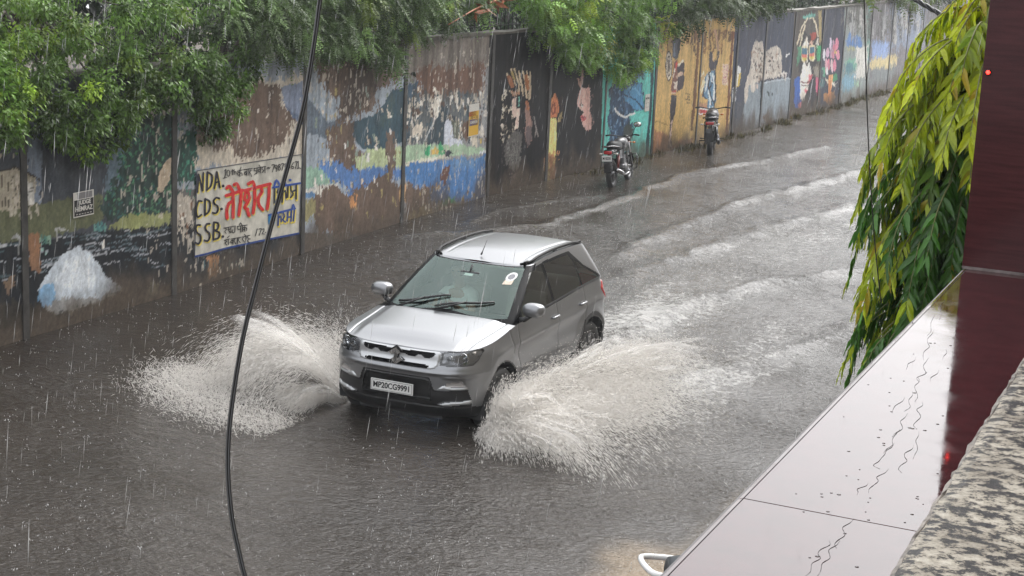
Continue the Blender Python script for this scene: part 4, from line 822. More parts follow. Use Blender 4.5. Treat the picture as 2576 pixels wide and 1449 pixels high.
# unseen storey behind and above the viewer, added to darken the pillar's reflection
mb = MB(); prism(mb, [(.95, ZL - .16), (.95, 10.), (3.4, 10.), (3.4, ZL - .16)], -4.5, -4.2); prism(mb, [(2.6, ZL - .16), (2.6, 9.9), (3.4, 9.9), (3.4, ZL - .16)], -4.2, tp - .02); mb.build('unseen_upper_wall', [m_fac], bld)
mb = MB(); prism(mb, [(.95, 8.3), (.95, 8.5), (2.6, 8.5), (2.6, 8.3)], -4.2, tp - .02); mb.build('unseen_roof_slab', [m_fac], bld)
# stained concrete parapet
m_par, nt, b = nodes('stained_concrete')
tc = N(nt, 'ShaderNodeTexCoord'); mp = N(nt, 'ShaderNodeMapping'); mp.inputs['Rotation'].default_value = (0, 0, .35); mp.inputs['Scale'].default_value = (1.0, 1.25, 1.5)
nt.links.new(tc.outputs['Object'], mp.inputs['Vector'])
na = N(nt, 'ShaderNodeTexNoise', i_Scale=21., i_Detail=9., i_Roughness=.74); nt.links.new(mp.outputs[0], na.inputs['Vector'])
nb_ = N(nt, 'ShaderNodeTexNoise', i_Scale=5., i_Detail=6., i_Roughness=.7); nt.links.new(tc.outputs['Object'], nb_.inputs['Vector'])
ra = N(nt, 'ShaderNodeValToRGB'); e = ra.color_ramp.elements; e[0].position = .43; e[0].color = (.012, .011, .013, 1); e[1].position = .60; e[1].color = (.76, .70, .59, 1)
x_ = ra.color_ramp.elements.new(.478); x_.color = (.05, .043, .04, 1); x_ = ra.color_ramp.elements.new(.505); x_.color = (.50, .44, .34, 1)
nt.links.new(na.outputs['Fac'], ra.inputs[0])
rb = N(nt, 'ShaderNodeMix', data_type='RGBA', blend_type='MULTIPLY'); rb.inputs[0].default_value = .8
rc = N(nt, 'ShaderNodeValToRGB'); rc.color_ramp.elements[0].position = .35; rc.color_ramp.elements[0].color = (.50, .47, .44, 1); rc.color_ramp.elements[1].position = .6; rc.color_ramp.elements[1].color = (1, 1, 1, 1)
nt.links.new(nb_.outputs['Fac'], rc.inputs[0]); nt.links.new(ra.outputs[0], rb.inputs[6]); nt.links.new(rc.outputs[0], rb.inputs[7]); nt.links.new(rb.outputs[2], b.inputs['Base Color'])
b.inputs['Roughness'].default_value = .35
bp = N(nt, 'ShaderNodeBump', i_Strength=.8, i_Distance=.012); nt.links.new(na.outputs['Fac'], bp.inputs['Height']); nt.links.new(bp.outputs[0], b.inputs['Normal'])
def rough_prism(name, prof, t0, t1, nseg, amp, mat, seed):
    r = np.random.default_rng(seed); k = len(prof); V = []; F = []
    for i in range(nseg + 1):
        t = t0 + (t1 - t0) * i / nseg
        for w, z in prof: V.append(fb(t, w + amp * r.standard_normal(), z + amp * .5 * r.standard_normal()) - BO)
    for i in range(nseg):
        for q in range(k): F.append((i * k + q, i * k + (q + 1) % k, (i + 1) * k + (q + 1) % k, (i + 1) * k + q))
    F += [tuple(range(k))[::-1], tuple(nseg * k + q for q in range(k))]
    return mk(name, np.array(V), F, mat, bld)
rough_prism('parapet', [(wi + .006, ZL - .05), (wi + .004, ZL + .020), (wi + .035, ZL + .026), (wi + .50, ZL + .03), (wi + .5, ZL - .05)], -2.2, tp - .03, 120, .0022, m_par, 4)
rough_prism('mortar_lip', [(wi - .012, ZL - .01), (wi - .010, ZL + .006), (wi - .002, ZL + .010), (wi + .006, ZL + .004), (wi + .006, ZL - .01)], -2.2, tp - .03, 160, .0022, pbr('pale_mortar', (.24, .21, .18), rough=.6, noise=.6, nscale=25), 9)
# water trails on the wet slab: thin raised beads
m_bead = pbr('water_bead', (.03, .012, .014), rough=.03, ior=1.33, coat=0.)
r = np.random.default_rng(21); mb = MB()
def trail(x, y, dx, dy, n, amp):
    pts = []
    for i in range(n):
        u = i / (n - 1); pts.append((x + dx * u + amp * math.sin(i * 1.9 + r.random() * 1.2) + r.standard_normal() * amp * .4, y + dy * u))
    P = [onz(a, c, ZL) + np.array([0, 0, .0004]) - BO for a, c in bez(pts, 3)]
    rad = [.0008 * (.5 + .8 * r.random()) * (1 if 2 < i < len(P) - 3 else .4) for i in range(len(P))]
    b_ = MB(); b_.tube(P, rad, 6); b_.build('water_trail', [m_bead], bld, smooth=True)
for q in [(2375, 745, -12, 60, 6, 3), (2350, 790, -14, 55, 6, 4), (2345, 830, -24, 75, 8, 5), (2330, 900, -14, 60, 7, 6), (2312, 950, -6, 60, 7, 6), (2295, 985, -14, 50, 6, 6), (2318, 1010, -14, 70, 8, 5), (2282, 1040, -30, 60, 7, 8), (2260, 1080, -30, 60, 7, 8), (2310, 1085, -10, 70, 7, 4), (2290, 1120, -30, 70, 8, 7), (2245, 1115, -45, 65, 8, 8), (2225, 1180, -40, 60, 7, 8), (2180, 1215, -30, 30, 5, 8), (2140, 1305, -45, 75, 8, 9), (2105, 1360, -50, 90, 9, 9), (2085, 1360, -60, 90, 9, 8), (2300, 900, -25, 30, 5, 5), (2380, 880, -8, 25, 4, 4), (2360, 930, -20, 30, 4, 4), (2270, 1000, -28, 40, 5, 5)]: trail(*q)
for k in range(70):
    x = r.uniform(2000, 2400); y = r.uniform(800, 1440); P = onz(x, y, ZL)
    if float((P - e0) @ fn) < .04: continue
    a = r.uniform(.002, .006); b_ = MB(); b_.sphere((0, 0, 0), (a, a, .0012), seg=8, ring=5); b_.build('water_bead', [m_bead], bld, smooth=True, loc=P - BO)
# small glowing spot added for a red reflection in the pillar face
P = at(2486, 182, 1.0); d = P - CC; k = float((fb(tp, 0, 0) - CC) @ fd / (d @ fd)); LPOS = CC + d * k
t = empty('red_reflection_spot', LPOS, label='tiny glowing red spot added as a reflection on the maroon pillar', cat='lamp')
m_red, nt, b = nodes('red_reflection_glow'); b.inputs['Base Color'].default_value = (.6, .01, .01, 1); b.inputs['Emission Color'].default_value = (1, .03, .02, 1); b.inputs['Emission Strength'].default_value = 6
mb = MB(); mb.sphere(-fd * .004, (.008, .006, .008)); mb.build('lens', [m_red], t, smooth=True)  # no real lens: glowing dome stands in for the reflection
mb = MB(); mb.lathe([(.0, -.004), (.013, -.004), (.012, .0), (.0, .0)], 'y'); mb.build('spot_rim', [pbr('dark_spot_rim', (.03, .01, .012), rough=.3)], t, smooth=True)
# ------------------------------------------------------------------ the silver compact SUV (x forward, y to its left, z up)
m_sil, nt, b = nodes('silver_paint')
b.inputs['Base Color'].default_value = (.25, .255, .265, 1); b.inputs['Metallic'].default_value = .8; b.inputs['Roughness'].default_value = .31
b.inputs['Coat Weight'].default_value = .35; b.inputs['Coat Roughness'].default_value = .06
tc = N(nt, 'ShaderNodeTexCoord'); nz = N(nt, 'ShaderNodeTexNoise', i_Scale=140., i_Detail=2.); nt.links.new(tc.outputs['Object'], nz.inputs['Vector'])
bp = N(nt, 'ShaderNodeBump', i_Strength=.22, i_Distance=.002); nt.links.new(nz.outputs['Fac'], bp.inputs['Height']); nt.links.new(bp.outputs[0], b.inputs['Coat Normal'])
m_bril = pbr('bright_silver_trim', (.50, .51, .52), rough=.38, metal=.7, coat=.2)
m_clad = pbr('black_cladding', (.014, .014, .015), rough=.38, noise=.2, nscale=30)
m_gloss = pbr('gloss_black', (.005, .005, .006), rough=.35, spec=.10)
m_rub = pbr('tyre_rubber', (.018, .018, .018), rough=.6, bump=.3, bscale=80)
m_alloy = pbr('alloy', (.22, .22, .225), rough=.35, metal=.8)
m_int = pbr('dark_interior', (.03, .031, .033), rough=.6)
m_dash = pbr('dashboard_plastic', (.06, .062, .062), rough=.5)
m_seat = pbr('seat_fabric', (.34, .31, .27), rough=.8)
m_chr = pbr('chrome', (.85, .86, .87), rough=.08, metal=1.)
m_redl = pbr('red_lens', (.42, .012, .014), rough=.1, coat=1.)
m_amb = pbr('amber_lens', (.6, .18, .02), rough=.12, coat=1.)
def glassmat(name, tint, gl, glcol=(1, 1, 1)):
    m, nt, b = nodes(name); nt.nodes.remove(b)
    fr = N(nt, 'ShaderNodeFresnel', i_IOR=1.5); mr = N(nt, 'ShaderNodeMapRange', i_1=0., i_2=1., i_3=gl, i_4=1.)
    nt.links.new(fr.outputs[0], mr.inputs[0])
    tr = N(nt, 'ShaderNodeBsdfTransparent'); tr.inputs[0].default_value = (*tint, 1)
    g = N(nt, 'ShaderNodeBsdfGlossy'); g.inputs['Roughness'].default_value = .03; g.inputs[0].default_value = (*glcol, 1)
    tc = N(nt, 'ShaderNodeTexCoord'); nz = N(nt, 'ShaderNodeTexNoise', i_Scale=60., i_Detail=3.); nt.links.new(tc.outputs['Object'], nz.inputs['Vector'])
    bp = N(nt, 'ShaderNodeBump', i_Strength=.18, i_Distance=.004); nt.links.new(nz.outputs['Fac'], bp.inputs['Height']); nt.links.new(bp.outputs[0], g.inputs['Normal'])
    ms = N(nt, 'ShaderNodeMixShader'); nt.links.new(mr.outputs[0], ms.inputs[0]); nt.links.new(tr.outputs[0], ms.inputs[1]); nt.links.new(g.outputs[0], ms.inputs[2])
    nt.links.new(ms.outputs[0], nt.nodes['Material Output'].inputs['Surface']); return m
m_ws = glassmat('windscreen_glass', (.74, .86, .80), .045, (.80, .98, .92))
m_sg = glassmat('tinted_side_glass', (.42, .48, .45), .0)
m_lens = glassmat('clear_lens', (.92, .94, .95), .03)

I1 = lambda z, zs, vs: np.interp(z, zs, vs)
from math import pi
def smooth_interp(x, xs, ys):
    """monotone-ish cubic through the table"""
    xs = np.asarray(xs, float); ys = np.asarray(ys, float); m = np.gradient(ys, xs)
    x = np.clip(x, xs[0], xs[-1]); i = np.clip(np.searchsorted(xs, x) - 1, 0, len(xs) - 2); h = xs[i + 1] - xs[i]; t = (x - xs[i]) / h
    return (2 * t**3 - 3 * t**2 + 1) * ys[i] + (t**3 - 2 * t**2 + t) * h * m[i] + (-2 * t**3 + 3 * t**2) * ys[i + 1] + (t**3 - t**2) * h * m[i + 1]
ZW = [.18, .25, .35, .50, .68, .80, .92, 1.02, 1.14]
def hw(z): return smooth_interp(z, ZW, [.78, .84, .872, .886, .893, .895, .882, .862, .835])
def xf(z): return smooth_interp(z, [.18, .26, .36, .46, .56, .70, .77, .83, .93, 1.0, 1.14], [1.80, 1.90, 1.965, 1.985, 1.985, 1.99, 1.985, 1.95, 1.925, 1.86, 1.7])
def xr(z): return smooth_interp(z, [.18, .30, .45, .62, .80, .95, 1.14], [-1.78, -1.93, -1.985, -1.98, -1.95, -1.93, -1.89])
def ztop(x): return smooth_interp(x, [-2.0, -1.5, -.9, -.2, .5, .85, 1.2, 1.55, 1.8, 2.0], [1.14, 1.145, 1.13, 1.10, 1.08, 1.065, 1.025, .987, .955, .945])
def zbot(x, y): return .24 + .0 * x
NF, NS, NR = 110, 250, 60
thF = np.linspace(0, pi / 2, 4000)
def half_outline(xf_, xr_, w, af, nf, ar, nr):
    """half plan outline from the front centre round the left side to the rear centre; all params arrays of shape (k,)"""
    def quarter(x_end, a, n, sgn, cnt):
        tt = np.linspace(0, pi / 2, 1500)
        y0 = .88 * np.sin(tt) ** (2 / n[len(n) // 2]); x0 = a[len(a) // 2] * np.cos(tt) ** (2 / n[len(n) // 2])
        L = np.concatenate([[0], np.cumsum(np.hypot(np.diff(x0), np.diff(y0)))]); t = np.interp(np.linspace(0, L[-1], cnt), L, tt)
        y = w[:, None] * np.sin(t)[None] ** (2 / n[:, None]); x = x_end[:, None] + sgn * (a[:, None] * np.cos(t)[None] ** (2 / n[:, None]) - a[:, None])
        return x, y
    xF, yF = quarter(xf_, af, nf, 1, NF); xR, yR = quarter(xr_, ar, nr, -1, NR)
    u = np.linspace(0, 1, NS + 2)[1:-1]
    xs0 = (xf_ - af)[:, None]; xs1 = (xr_ + ar)[:, None]
    xS = xs0 + (xs1 - xs0) * u[None]; yS = np.repeat(w[:, None], NS, 1)
    return np.concatenate([xF, xS, xR[:, ::-1]], 1), np.concatenate([yF, yS, yR[:, ::-1]], 1)
NH = NF + NS + NR
# lower body
NZ = 82
vv = np.linspace(0, 1, NZ); 
zl = .22 + vv * (1.14 - .22)
ones = np.ones(NZ)
X0, Y0 = half_outline(xf(zl), xr(zl), hw(zl), ones * .62, ones * 3.0, ones * .42, ones * 3.4)
# re-level every column so that the top edge follows the wing / belt line
Xb = np.empty((NZ, NH)); Yb = np.empty((NZ, NH)); Zb = np.empty((NZ, NH))
for k in range(NH):
    zt = 1.0
    for _ in range(4): zt = float(ztop(np.interp(zt, zl, X0[:, k])))
    zz = .24 + vv * (zt - .24)
    Xb[:, k] = np.interp(zz, zl, X0[:, k]); Yb[:, k] = np.interp(zz, zl, Y0[:, k]); Zb[:, k] = zz
WHX = (1.22, -1.28); WR = .405
def gauss(d, s): return np.exp(-(d / s) ** 2)
def body_relief(X, Y, Z):
    """sideways / forward relief: crease lines, arches, sill, seams"""
    side = sstep(1.55, 1.25, X) * sstep(-1.9, -1.7, X)
    oy = np.zeros_like(X)
    cz = .865 + .035 * (1.0 - X) / 2.6
    oy += side * (.014 * gauss(Z - cz, .05) - .020 * gauss(Z - (cz - .13), .10))
    oy += side * (-.018) * gauss(Z - .47, .09)
    for wx in WHX:
        d = np.hypot(X - wx, Z - .335); oy += (.024 if wx < 0 else .016) * sstep(.58, .46, d) * sstep(.2, .3, d)
    return oy
def seams(X, Z):
    d = np.full(X.shape, 9.)
    for pl in DOORS_L: d = np.minimum(d, segdist(X, Z, pl))
    return -.011 * gauss(d, .0085)
DOORS_L = [[(.80, 1.08), (.82, .80), (.74, .55), (.72, .36), (-.26, .36), (-.28, .7), (-.25, 1.2)], [(-.26, .36), (-.86, .36), (-.93, .52), (-1.05, .74), (-1.10, .9), (-1.07, 1.2)], [(1.02, 1.05), (.98, .90), (.93, .78)]]
oy = body_relief(Xb, Yb, Zb); sd_mask = sstep(1.3, 1.1, Xb)
Yb = Yb + oy + seams(Xb, Zb) * sd_mask
# classify the faces of the left half by plain outlines
def cls_front(x, y, z):
    """front fascia, outlines in (y, z)"""
    r = np.full(x.shape, 0)
    def P(i, *pts): r[inpoly(y, z, pts)] = i
    P(1, (-1, .10), (1, .10), (1, .372), (-1, .372))                                   # lower black
    P(1, (-.02, .680), (.375, .680), (.40, .665), (.440, .552), (.492, .544), (.500, .36), (-.02, .36))   # big intake
    P(2, (-.02, .655), (.34, .655), (.38, .635), (.41, .43), (-.02, .43))            # recessed mesh
    P(1, (.449, .544), (.766, .561), (.796, .437), (.795, .36), (.49, .36))       # side pod
    P(3, (.484, .392), (.573, .426), (.795, .446), (.797, .408), (.57, .378))      # silver skid strip
    P(4, (.465, .552), (.560, .614), (.574, .588), (.760, .586), (.745, .560))     # bright edge under fog lamp
    P(5, (.572, .634), (.715, .655), (.757, .596), (.574, .590))                   # fog lamp
    P(6, (-.02, .940), (-.02, .762), (.36, .762), (.44, .775), (.475, .81), (.478, .93), (.46, .940))   # bright grille surround
    P(7, (-.02, .925), (.41, .930), (.436, .922), (.40, .885), (.36, .870), (.31, .873), (.275, .898), (.24, .898), (.205, .872), (.14, .866), (.095, .882), (.05, .89), (-.02, .89))   # upper slot
    P(7, (-.02, .806), (.33, .806), (.385, .802), (.365, .776), (-.02, .770))      # lower slot
    P(8, (.484, .812), (.488, .930), (.592, .965), (.70, .972), (.83, .968), (.84, .945), (.825, .875), (.795, .812), (.632, .80))
    return r
xc = lambda A: (A[:-1, :-1] + A[1:, :-1] + A[1:, 1:] + A[:-1, 1:]) / 4
def grid_faces(n0, n1):
    I = np.arange(n0 * n1).reshape(n0, n1); return np.stack([I[:-1, :-1], I[:-1, 1:], I[1:, 1:], I[1:, :-1]], -1).reshape(-1, 4)
fx, fy, fz = xc(Xb).ravel(), xc(Yb).ravel(), xc(Zb).ravel()
Fb = grid_faces(NZ, NH)
front = fx > 1.30
c = np.where(front, cls_front(fx, fy, fz), 0)
# headlamp wraps round the wing
hl = (c == 8) & (fx > 1.5); c[(c == 8) & ~hl] = 0
dW = np.minimum(np.hypot(fx - WHX[0], fz - .335), np.hypot(fx - WHX[1], fz - .335))
side = (fx < 1.66) & (fy > .5)
c[side & (fz < .40) & (fx < 1.5)] = 1
c[side & (dW < WR + .062) & (fz > .2) & (fx < 0)] = 1; c[side & (dW < WR + .016) & (fz > .2) & (fx > 0)] = 1
def inl(*pts): return inpoly(fx, fz, pts)
c[(c == 0) & side & inl((.80, 1.12), (.82, .80), (.74, .55), (.72, .40), (-.26, .40), (-.28, .7), (-.25, 1.2), (.8, 1.2)) & (dW > WR + .05)] = 10
c[(c == 0) & side & inl((-.26, .40), (-.86, .40), (-.93, .52), (-1.05, .74), (-1.10, .9), (-1.07, 1.2), (-.25, 1.2), (-.28, .7)) & (dW > WR + .05)] = 11
rear = fx < -1.55
c[rear & (fz > .86) & (fz < 1.115) & (fy > .45) & inl((-1.72, 1.13), (-1.60, 1.03), (-1.74, .87), (-2.1, .86), (-2.1, 1.13))] = 12
c[(fx < -1.8) & (fz < .52)] = 1
c[(fx < -1.80) & (fy < .54) & (fz > .60) & (c == 0)] = 13
keep = ~(side & (dW < WR - .004) & (fz < .335 + WR + .01))
# relief of the front pieces: push the points of recessed outlines back
vx, vy, vz = Xb.ravel().copy(), Yb.ravel().copy(), Zb.ravel().copy()
def vmask(ids):
    q = np.isin(c, ids) & keep; cnt = np.zeros(len(vx)); tot = np.zeros(len(vx))
    np.add.at(cnt, Fb[q].ravel(), 1); np.add.at(tot, Fb[keep].ravel(), 1)
    return (cnt > 0) & (cnt == tot)
fr_v = vx > 1.25
vx[vmask([2])] -= .06; vx[vmask([1]) & (vx > 1.55) & (vz > .37)] -= .012; vx[vmask([7])] -= .035; vx[vmask([6, 7])] += .010
vy[vmask([12])] += .014; vx[vmask([12])] -= .01; vx[vmask([3])] += .028; vx[vmask([4])] += .012; vx[vmask([5])] -= .012
mk6 = vmask([8]); hx, hy, hz = vx.copy(), vy.copy(), vz.copy()
# bumper brow: rounded ridge between grille and intake, pod eyebrow
br_ = fr_v * (.016 * gauss(vz - .728, .022) * (vy < .9) + .014 * gauss(vz - .69, .018) * sstep(.5, .6, vy) * sstep(.9, .8, vy))
vx = vx + br_
# wheel opening: snap the rim of the hole to a true arc
for wx in WHX:
    d = np.hypot(vx - wx, vz - .335); q = (np.abs(d - WR) < .0095) & (vy > .5) & (vx < 1.7)
    vx[q] = wx + (vx[q] - wx) * WR / d[q]; vz[q] = .335 + (vz[q] - .335) * WR / d[q]
car = empty('silver_car', (CAR_X, CAR_Y, CAR_Z), CAR_H, label='silver compact SUV ploughing through the flood water and throwing up spray', cat='car')
car.scale = (1.02, .985, 1)
VL = np.stack([vx, vy, vz], -1); VRr = VL * [1, -1, 1]
def emit(name, ids, mat, parent=car, both=True, mirror_sep=False, verts=None, label=None, thick=0., extraV=None):
    q = np.isin(c, ids) & keep; A = VL if verts is None else verts
    def sub(Vv, Ff):
        u, inv = np.unique(Ff, return_inverse=True); return Vv[u], inv.reshape(Ff.shape)
    va, fa_ = sub(A, Fb[q]); vb, fb_ = va * [1, -1, 1], fa_[:, ::-1]
    if mirror_sep:
        a = mk(name, va, fa_, mat, parent, smooth=True); b2 = mk(name, vb, fb_, mat, parent, smooth=True); return a, b2
    if len(va) and np.abs(va[:, 1]).min() < 1e-6:      # weld along the middle
        V2 = np.concatenate([va, vb]); F2 = np.concatenate([fa_, fb_ + len(va)])
        key = np.round(V2, 5); u, inv = np.unique(key, axis=0, return_inverse=True); F2 = inv.reshape(-1)[F2]
        return mk(name, u, F2, mat, parent, smooth=True)
    return mk(name, np.concatenate([va, vb]), np.concatenate([fa_, fb_ + len(va)]), mat, parent, smooth=True)
emit('cladding', [1], m_clad); emit('intake_mesh', [2], pbr('mesh_black', (.006, .006, .006), rough=.5)); emit('skid_strip', [3], m_bril, mirror_sep=True)
emit('fog_lamp_trim', [4], m_bril, mirror_sep=True); emit('fog_lamp', [5], pbr('fog_lamp_lens', (.35, .33, .32), rough=.08, coat=1.), mirror_sep=True)
grille = emit('grille', [6], m_bril); emit('grille_slot', [7], m_gloss, grille)
for o in emit('door', [10], m_sil, mirror_sep=True): o['label'] = 'front door'; 
frontdoors = [o for o in car.children if o.name.startswith('door')]
for o in emit('door', [11], m_sil, mirror_sep=True): o['label'] = 'rear door'
reardoors = [o for o in car.children if o.name.startswith('door') and o not in frontdoors]
emit('tail_lamp', [12], m_redl, mirror_sep=True); emit('tailgate', [13], m_sil)
# headlamps: dark bucket set back behind a clear lens
vh = np.stack([hx, hy, hz], -1); bucket = vh.copy(); bucket[mk6] -= np.array([.035, .012, .0])
lamps = emit('headlamp', [8], pbr('lamp_bucket', (.20, .20, .21), rough=.22, metal=.8), mirror_sep=True, verts=bucket)
for sgn, lp in zip((1, -1), lamps):
    q = np.isin(c, [8]) & keep; u, inv = np.unique(Fb[q], return_inverse=True); A = vh[u] + [.003, .002, 0]
    Fq = inv.reshape(-1, 4)
    mk('lens', A * [1, sgn, 1], Fq if sgn > 0 else Fq[:, ::-1], m_lens, lp, smooth=True)
    for (yy, zz, rr, xx) in [(.70, .885, .056, None), (.575, .875, .036, None)]:
        xs_ = float(np.interp(yy, Yb[70, :NF], Xb[70, :NF])); mb = MB()
        mb.lathe([(.004, -.030), (rr * .5, -.026), (rr * .85, -.010), (rr, .004), (rr * .96, .006)], 'x', (xs_ - .018, sgn * yy, zz), 20); mb.build('reflector', [m_chr], lp, smooth=True)
        mb = MB(); mb.sphere((xs_ - .03, sgn * yy, zz), rr * .30); mb.build('bulb_shield', [m_chr], lp, smooth=True)
    mb = MB(); xs_ = float(np.interp(.78, Yb[72, :NF], Xb[72, :NF])); mb.box((xs_ - .05, sgn * .775 - .018, .925), (xs_ - .02, sgn * .775 + .018, .95), bev=.006); mb.build('turn_signal', [pbr('clear_signal', (.5, .45, .4), rough=.15, coat=1.)], lp, smooth=True)
    for k in range(3):
        mb = MB(); xa = float(np.interp(.55, Yb[70, :NF], Xb[70, :NF])); mb.box((xa - .05, sgn * (.525 + .012 * k) - .003, .835 + .02 * k), (xa - .012, sgn * (.57 + .03 * k) + .003, .841 + .02 * k)); mb.build('chrome_fin', [m_chr], lp)
# ---- top edge loop of the lower body -> bonnet
TE = np.stack([Xb[-1], Yb[-1], Zb[-1]], -1)
kc = int(np.argmin(np.abs(TE[:NF + NS, 0] - .93)))                    # scuttle corner
nb1 = 90
yn = np.linspace(-1, 1, 2 * nb1 + 1)
# bonnet outline: front edge follows the nose; sampled by columns of constant y ratio
HWX = np.linspace(0, 1, 110)
def top_half_w(x): k = np.argsort(TE[:kc + 1, 0]); return np.interp(x, TE[:kc + 1, 0][k], TE[:kc + 1, 1][k])
def nose_x(y): return np.interp(y, TE[:NF, 1], TE[:NF, 0])
def hood_z(x, y):
    w = top_half_w(np.minimum(x, 1.915)); ze = ztop(x); r = np.clip(np.abs(y) / np.maximum(w, .05), 0, 1)
    crown = (.052 * sstep(1.93, 1.55, x) + .004) * (1 - r ** 2.6)
    cr = .66 + .04 * (1.0 - (x - .9))                                   # crease towards the screen corners
    step = .013 * sstep(.05, -.05, np.abs(y) - (cr * .96 - .03 * x + .02)) * sstep(1.92, 1.7, x)
    return ze + crown + step
wc = TE[kc, 1]
YN, U = np.meshgrid(yn, HWX, indexing='ij')
# front end of each column
yf = YN * .84
xfr = nose_x(np.abs(yf)) - .0005
xback = .965 - .10 * YN ** 2
# columns fan out to the scuttle width
Yh = yf + (YN * wc * .985 - yf) * U
Xh = xfr + (xback - xfr) * U
lim = top_half_w(Xh) - .001; bl = np.abs(YN) ** 10; Yh = Yh + (np.sign(YN) * lim - Yh) * bl; Yh = np.clip(Yh, -lim, lim)
Zh = hood_z(Xh, Yh)
seam_h = -.012 * gauss(np.abs(Yh) - (.70 + .05 * U), .008) * sstep(0, .05, U)
Zh += seam_h
Vh = np.stack([Xh, Yh, Zh], -1).reshape(-1, 3)
mk('bonnet', Vh, grid_faces(2 * nb1 + 1, 110), m_sil, car, smooth=True)
# filler strips of the wings between bonnet sides and body edge
def strip(A, B, name, mat):
    n = len(A); V = np.concatenate([A, B]); F = [(i, i + 1, n + i + 1, n + i) for i in range(n - 1)]; return mk(name, V, F, mat, car, smooth=True)
# remaining body shell
shell = emit('body_shell', [0], m_sil)
# ---- greenhouse
NG = 66
g = np.linspace(0, 1, NG)
def gx_f(v): return 1.00 - .90 * v - .06 * np.sin(pi * v) * -1 * .35
def gx_r(v): return -1.90 + .22 * v
def g_w(v): return .815 - .185 * v ** 1.15
Xg, Yg = half_outline(gx_f(g), gx_r(g), g_w(g), np.full(NG, .34) - .12 * g, np.full(NG, 3.0), np.full(NG, .30), np.full(NG, 3.6))
def roof_edge(x): return smooth_interp(x, [-1.72, -1.5, -1.0, -.4, 0., .15], [1.53, 1.558, 1.588, 1.586, 1.552, 1.528])
Zg = np.empty_like(Xg)
zb0 = ztop(np.clip(Xg[0], -1.95, .95)) - .012 + np.where(Xg[0] > .6, .055 * sstep(.5, 0, Yg[0]) * sstep(.6, .9, Xg[0]), 0)
zt0 = roof_edge(Xg[-1])
for i in range(NG): Zg[i] = zb0 + (zt0 - zb0) * (g[i] ** .97)
gx, gy, gz = xc(Xg).ravel(), xc(Yg).ravel(), xc(Zg).ravel(); gv = np.repeat((g[:-1] + g[1:]) / 2, NH - 1); gk = np.tile(np.arange(NH - 1), NG - 1)
Fg = grid_faces(NG, NH)
cg = np.full(len(gx), 0)                                            # silver
wsw = .86 - .0 * gv
isf = gk < NF
cg[isf] = 1                                                         # black pillar / frit
cg[isf & (gy < g_w(gv) * .90) & (gv > .115) & (gv < .965)] = 2     # windscreen
cg[isf & (gv > .988)] = 0
sidew = (gk >= NF - 18) & (gk < NF + NS + 30)
beltz = np.interp(gx, np.sort(Xg[0, :NF + NS]), zb0[:NF + NS][np.argsort(Xg[0, :NF + NS])]) + .022
def dlo(*pts): return inpoly(gx, gz, pts) & sidew & (gz > beltz)
blk = dlo((.86, 1.0), (.60, 1.20), (.10, 1.515), (-.35, 1.555), (-1.02, 1.552), (-1.30, 1.35), (-1.72, 1.16), (-1.74, 1.0))
cg[blk] = 1
cg[dlo((.62, 1.0), (.58, 1.18), (.10, 1.485), (-.19, 1.525), (-.225, 1.0))] = 3
cg[dlo((-.30, 1.0), (-.265, 1.527), (-.96, 1.522), (-1.02, 1.45), (-1.10, 1.0))] = 3
cg[dlo((-1.14, 1.0), (-1.06, 1.46), (-1.28, 1.33), (-1.62, 1.165), (-1.6, 1.0))] = 3
cg[(gk > NF + NS + 12) & (gv > .12) & (gv < .9) & (gy < g_w(gv) * .86)] = 4   # rear window
VG = np.stack([Xg, Yg, Zg], -1).reshape(-1, 3)
def emit_g(name, ids, mat, off=0., sep=False, flt=None):
    q = np.isin(cg, ids)
    if flt is not None: q &= flt
    u, inv = np.unique(Fg[q], return_inverse=True); Va = VG[u].copy(); Fa = inv.reshape(-1, 4)
    if off:
        Va[:, 1] += off * np.sign(Va[:, 1]) * (Va[:, 1] > .55); Va[:, 0] += np.where(Va[:, 0] > .1, off * (Va[:, 1] < .62), 0)
    Vb, Fb2 = Va * [1, -1, 1], Fa[:, ::-1]
    if sep: return mk(name, Va, Fa, mat, car, smooth=True), mk(name, Vb, Fb2, mat, car, smooth=True)
    V2 = np.concatenate([Va, Vb]); F2 = np.concatenate([Fa, Fb2 + len(Va)]); u, inv = np.unique(np.round(V2, 5), axis=0, return_inverse=True)
    return mk(name, u, inv.reshape(-1)[F2], mat, car, smooth=True)
emit_g('rear_pillars', [0], m_sil); emit_g('window_frame', [1], m_gloss); emit_g('windscreen', [2], m_ws); emit_g('rear_window', [4], m_sg)
for lo, hi in ((-.24, 9), (-1.12, -.28), (-9, -1.1)): emit_g('side_window', [3], m_sg, sep=True, flt=(gx > lo) & (gx < hi) if lo > -9 else (gx < hi))
# roof skin
TR = np.stack([Xg[-1], Yg[-1], Zg[-1]], -1); o_ = np.argsort(TR[:, 0])
nx, ny = 150, 110
xr0, xr1 = gx_r(1.) + .002, gx_f(1.) - .002
tX = np.linspace(0, 1, nx); XR = xr0 + (xr1 - xr0) * (.5 - .5 * np.cos(pi * tX)); YNr = np.linspace(-1, 1, ny)
WRf = np.interp(XR, TR[o_, 0], TR[o_, 1]); ZRf = np.interp(XR, TR[o_, 0], TR[o_, 2])
Xr, Yn = np.meshgrid(XR, YNr, indexing='ij'); Yr = Yn * WRf[:, None]
Zr = ZRf[:, None] + .040 * (1 - np.abs(Yn) ** 2.4) * (sstep(-1.68, -1.35, Xr) * sstep(.10, -.35, Xr) * .65 + .35) 
Zr += -.007 * gauss(np.abs(Yr) - .47, .018) * sstep(.0, -.15, Xr) * sstep(-1.6, -1.45, Xr)
mk('roof', np.stack([Xr, Yr, Zr], -1).reshape(-1, 3), grid_faces(nx, ny)[:, ::-1], m_sil, car, smooth=True)
